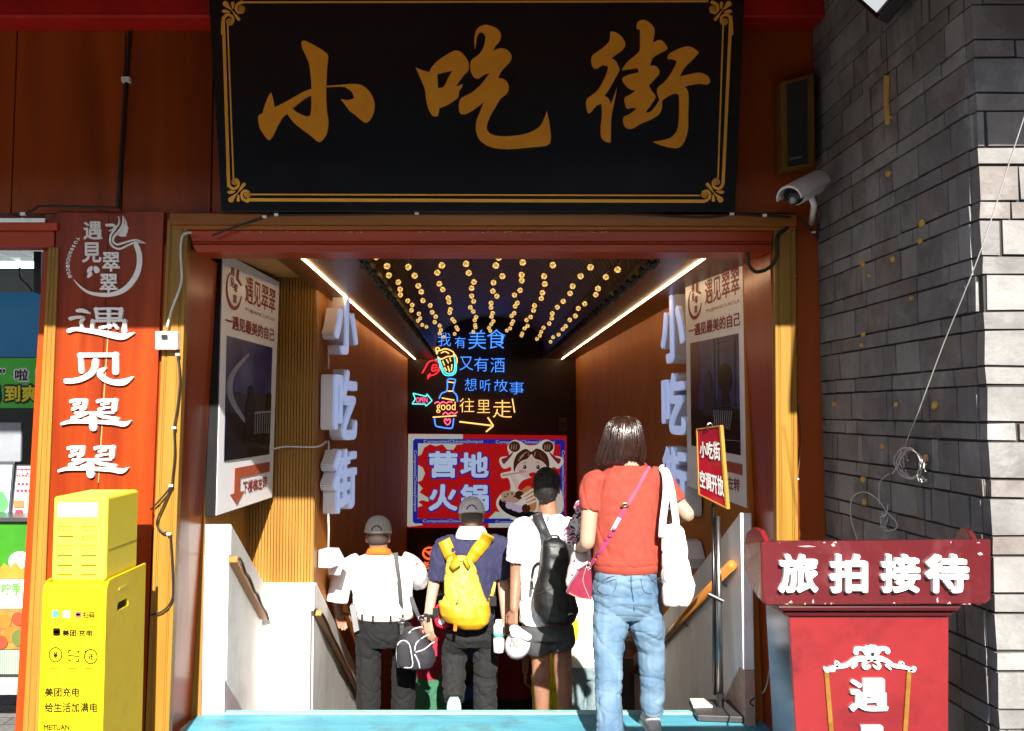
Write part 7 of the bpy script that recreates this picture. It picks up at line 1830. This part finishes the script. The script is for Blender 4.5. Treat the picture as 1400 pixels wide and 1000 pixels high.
# ---- people further down ------------------------------------------------------
def far_person(label, px, Yd, H, skin, shirt_m, leg_m, hair_m, yaw=0.0, cap=None, bottom='trousers', lean=0.0, arms=0.0):
    z0 = stair_z(Yd); s = H / 1.70; X = at(px, 900, Yd).x
    root = thing('person', label, 'person', (X, Yd, z0), 'people walking down the stairs')
    o = V((X, Yd, z0)); q = lambda x, y, z: o + V((x * s, y * s, z * s))
    b = MB(); hc = q(0, .04, 1.58); R = head(b, hc, s * .95, yaw, -.2)
    limb(b, [q(0, .02, 1.50), q(0, 0, 1.40)], [.054 * s, .06 * s])
    b.ell([(q(0, 0, 1.42), .08 * s, .065 * s), (q(0, 0, 1.34), .165 * s, .09 * s), (q(0, 0, 1.15), .145 * s, .10 * s), (q(0, 0, 1.0), .14 * s, .10 * s), (q(0, 0, .88), .15 * s, .11 * s), (q(0, 0, .80), .10 * s, .09 * s)])
    for sg in (-1, 1):
        w = q(sg * (.23 + arms * .1), .02 + arms * .2, .86 + arms * .15)
        limb(b, [q(sg * .175, 0, 1.35), q(sg * .215, -.01, 1.10), w], [.046 * s, .038 * s, .027 * s]); hand(b, w, V((0, .1 + arms, -1)), V((sg, 0, 0)), -sg, .4, s)
        limb(b, [q(sg * .085, 0, .86), q(sg * .09, .01 * sg, .48), q(sg * .09, -.02 * sg, .09)], [.082 * s, .054 * s, .038 * s])
    place(remeshed(b, 'body', .009, 2), 'body', skin, root); eyes(hc, R, root, s * .95)
    c = MB(); c.ell([(q(0, 0, 1.42), .085 * s, .07 * s), (q(0, 0, 1.36), .165 * s, .098 * s), (q(0, 0, 1.15), .162 * s, .115 * s), (q(0, 0, .92), .168 * s, .125 * s), (q(0, 0, .86), .168 * s, .125 * s)], 22)
    for sg in (-1, 1): flat_limb(c, [q(sg * .15, 0, 1.36), q(sg * .19, 0, 1.26), q(sg * .21, 0, 1.14)], [.065 * s, .068 * s, .064 * s])
    place(remeshed(c, 'shirt', .010, 2, .006, (8, 8, 7), px), 'shirt', shirt_m, root)
    c = MB(); c.ell([(q(0, 0, .94), .15 * s, .115 * s), (q(0, 0, .84), .165 * s, .12 * s), (q(0, 0, .76), .12 * s, .10 * s)], 22)
    if bottom == 'skirt': c.ell([(q(0, 0, .90), .155 * s, .12 * s), (q(0, 0, .6), .22 * s, .18 * s), (q(0, 0, .30), .28 * s, .23 * s)], 22)
    else:
        for sg in (-1, 1): flat_limb(c, [q(sg * .088, 0, .84), q(sg * .09, .01 * sg, .48), q(sg * .09, -.02 * sg, .07)], [.098 * s, .078 * s, .072 * s])
    place(remeshed(c, bottom, .010, 2, .007, (6, 6, 11), px * 2), bottom, leg_m, root)
    for sg in (-1, 1):
        c = MB(); shoe(c, q(sg * .09, -.02 * sg, .088), 0, s); place(c.mesh('shoe'), 'shoe', M('shoe_grey', (0.2, 0.2, 0.2)), root)
    if cap: cap_hat('cap', hc + V((0, 0, .01 * s)), R, root, cap, MATS['cap_gap_dark'], s)
    elif hair_m:
        h = MB(); h.ball(hc + V((0, -.012 * s, .03 * s)), .088 * s, .104 * s, .10 * s); h.ball(hc + V((0, -.04 * s, -.03 * s)), .076 * s, .07 * s, .09 * s)
        place(remeshed(h, 'hair', .008, 2, .005, (30, 30, 10), 1), 'hair', hair_m, root)
    return root, hc, o, s
BH = MATS['black_hair']
r_, hc_, o_, s_ = far_person('person in a white t-shirt and pale jeans half hidden behind the woman', 799, 7.6, 1.66, SK_A, cloth('white_tee', (0.86, 0.85, 0.84)), cloth('pale_jeans', (0.20, 0.27, 0.29), (0.14, 0.20, 0.22)), None)
SCARF = bpy.data.materials.new('patterned_scarf'); SCARF.use_nodes = True
nt = SCARF.node_tree; bs = nt.nodes['Principled BSDF']; tc = nt.nodes.new('ShaderNodeTexCoord'); vo = nt.nodes.new('ShaderNodeTexNoise'); vo.inputs['Scale'].default_value = 16; vo.inputs['Distortion'].default_value = 2.5
rp = nt.nodes.new('ShaderNodeValToRGB'); rp.color_ramp.interpolation = 'CONSTANT'; e = rp.color_ramp.elements; e[0].position = 0; e[0].color = (.02, .015, .02, 1); e[1].position = .45; e[1].color = (.75, .72, .72, 1); x_ = e.new(.55); x_.color = (.55, .06, .20, 1); x_ = e.new(.66); x_.color = (.03, .02, .03, 1)
nt.links.new(tc.outputs['Object'], vo.inputs['Vector']); nt.links.new(vo.outputs['Fac'], rp.inputs['Fac']); nt.links.new(rp.outputs[0], bs.inputs['Base Color'])
m = MB()
for x, y, r in ((784, 735, .05), (790, 722, .055), (795, 708, .05), (796, 696, .04), (781, 724, .035), (788, 742, .035), (800, 730, .05), (778, 738, .03)): m.ball(at(x, y, 5.3), r, r * .8, r)
t = place(remeshed(m, 'cloth_bundle', .007, 2, .014, (16, 16, 16), 2), 'cloth_bundle', SCARF, None); tag(t, 'crumpled pink white and black patterned cloth bundle beside the black backpack', 'cloth')
c = MB(); w_ = o_ + V((-.235 * s_, .01, .93 * s_)); c.tube([w_ + V((math.cos(t) * .034, math.sin(t) * .034, 0)) for t in [2 * PI * i / 16 for i in range(17)]], .010, 6); place(c.mesh('wristband'), 'wristband', M('yellow_band', (0.7, 0.62, 0.1), rough=0.5), r_)
far_person('person with a white cap seen between the legs of the woman', 860, 8.6, 1.30, SK_A, cloth('dim_grey_tee', (0.10, 0.09, 0.09)), cloth('dark_trousers', (0.04, 0.04, 0.045)), None, cap=cloth('white_child_cap', (0.75, 0.75, 0.76)))
far_person('person in a bright yellow outfit seen between the calves of the young man', 755, 7.55, 1.55, SK_B, cloth('yellow_top', (0.70, 0.62, 0.02)), cloth('yellow_trousers', (0.72, 0.66, 0.02)), BH)
far_person('person in a dark red top deep in the shade beside the white bottle', 700, 8.4, 1.60, SK_B, cloth('dark_red_top', (0.22, 0.015, 0.03)), cloth('black_trousers', (0.02, 0.02, 0.02)), BH)
far_person('person in a long green skirt and red top below the shoulder bag', 596, 7.5, 1.52, SK_B, cloth('crimson_top', (0.30, 0.02, 0.04)), cloth('green_skirt', (0.035, 0.13, 0.07), (0.025, 0.09, 0.05)), BH, bottom='skirt')
r_, hc_, o_, s_ = far_person('person in a blue top with a black cat eared backpack between two men', 642, 8.1, 1.50, SK_B, cloth('blue_top', (0.03, 0.07, 0.30)), cloth('navy_trousers', (0.02, 0.025, 0.05)), BH)
t = thing('backpack', 'small black cat eared backpack seen between the legs of the man with the bottle', 'backpack', at(639, 925, 7.9))
m = sack([(907, 632, 646, .06), (910, 630, 648, .10), (920, 629, 649, .13), (932, 630, 648, .12), (937, 634, 645, .08)], 7.9)
for x in (632, 645): m.tube([at(x, 910, 7.9), at(x + (1 if x > 640 else -1), 900, 7.9)], [.03, .004], 8)
o = place(remeshed(m, 'sack', .009, 2), 'sack', BK, t)
m = MB(); q_ = at(634, 915, 7.82); m.tube([q_ + V((math.cos(a) * .014, -.01, math.sin(a) * .014)) for a in [2 * PI * i / 12 for i in range(13)]], .004, 5); m.build('eye_print', WHITE, t)
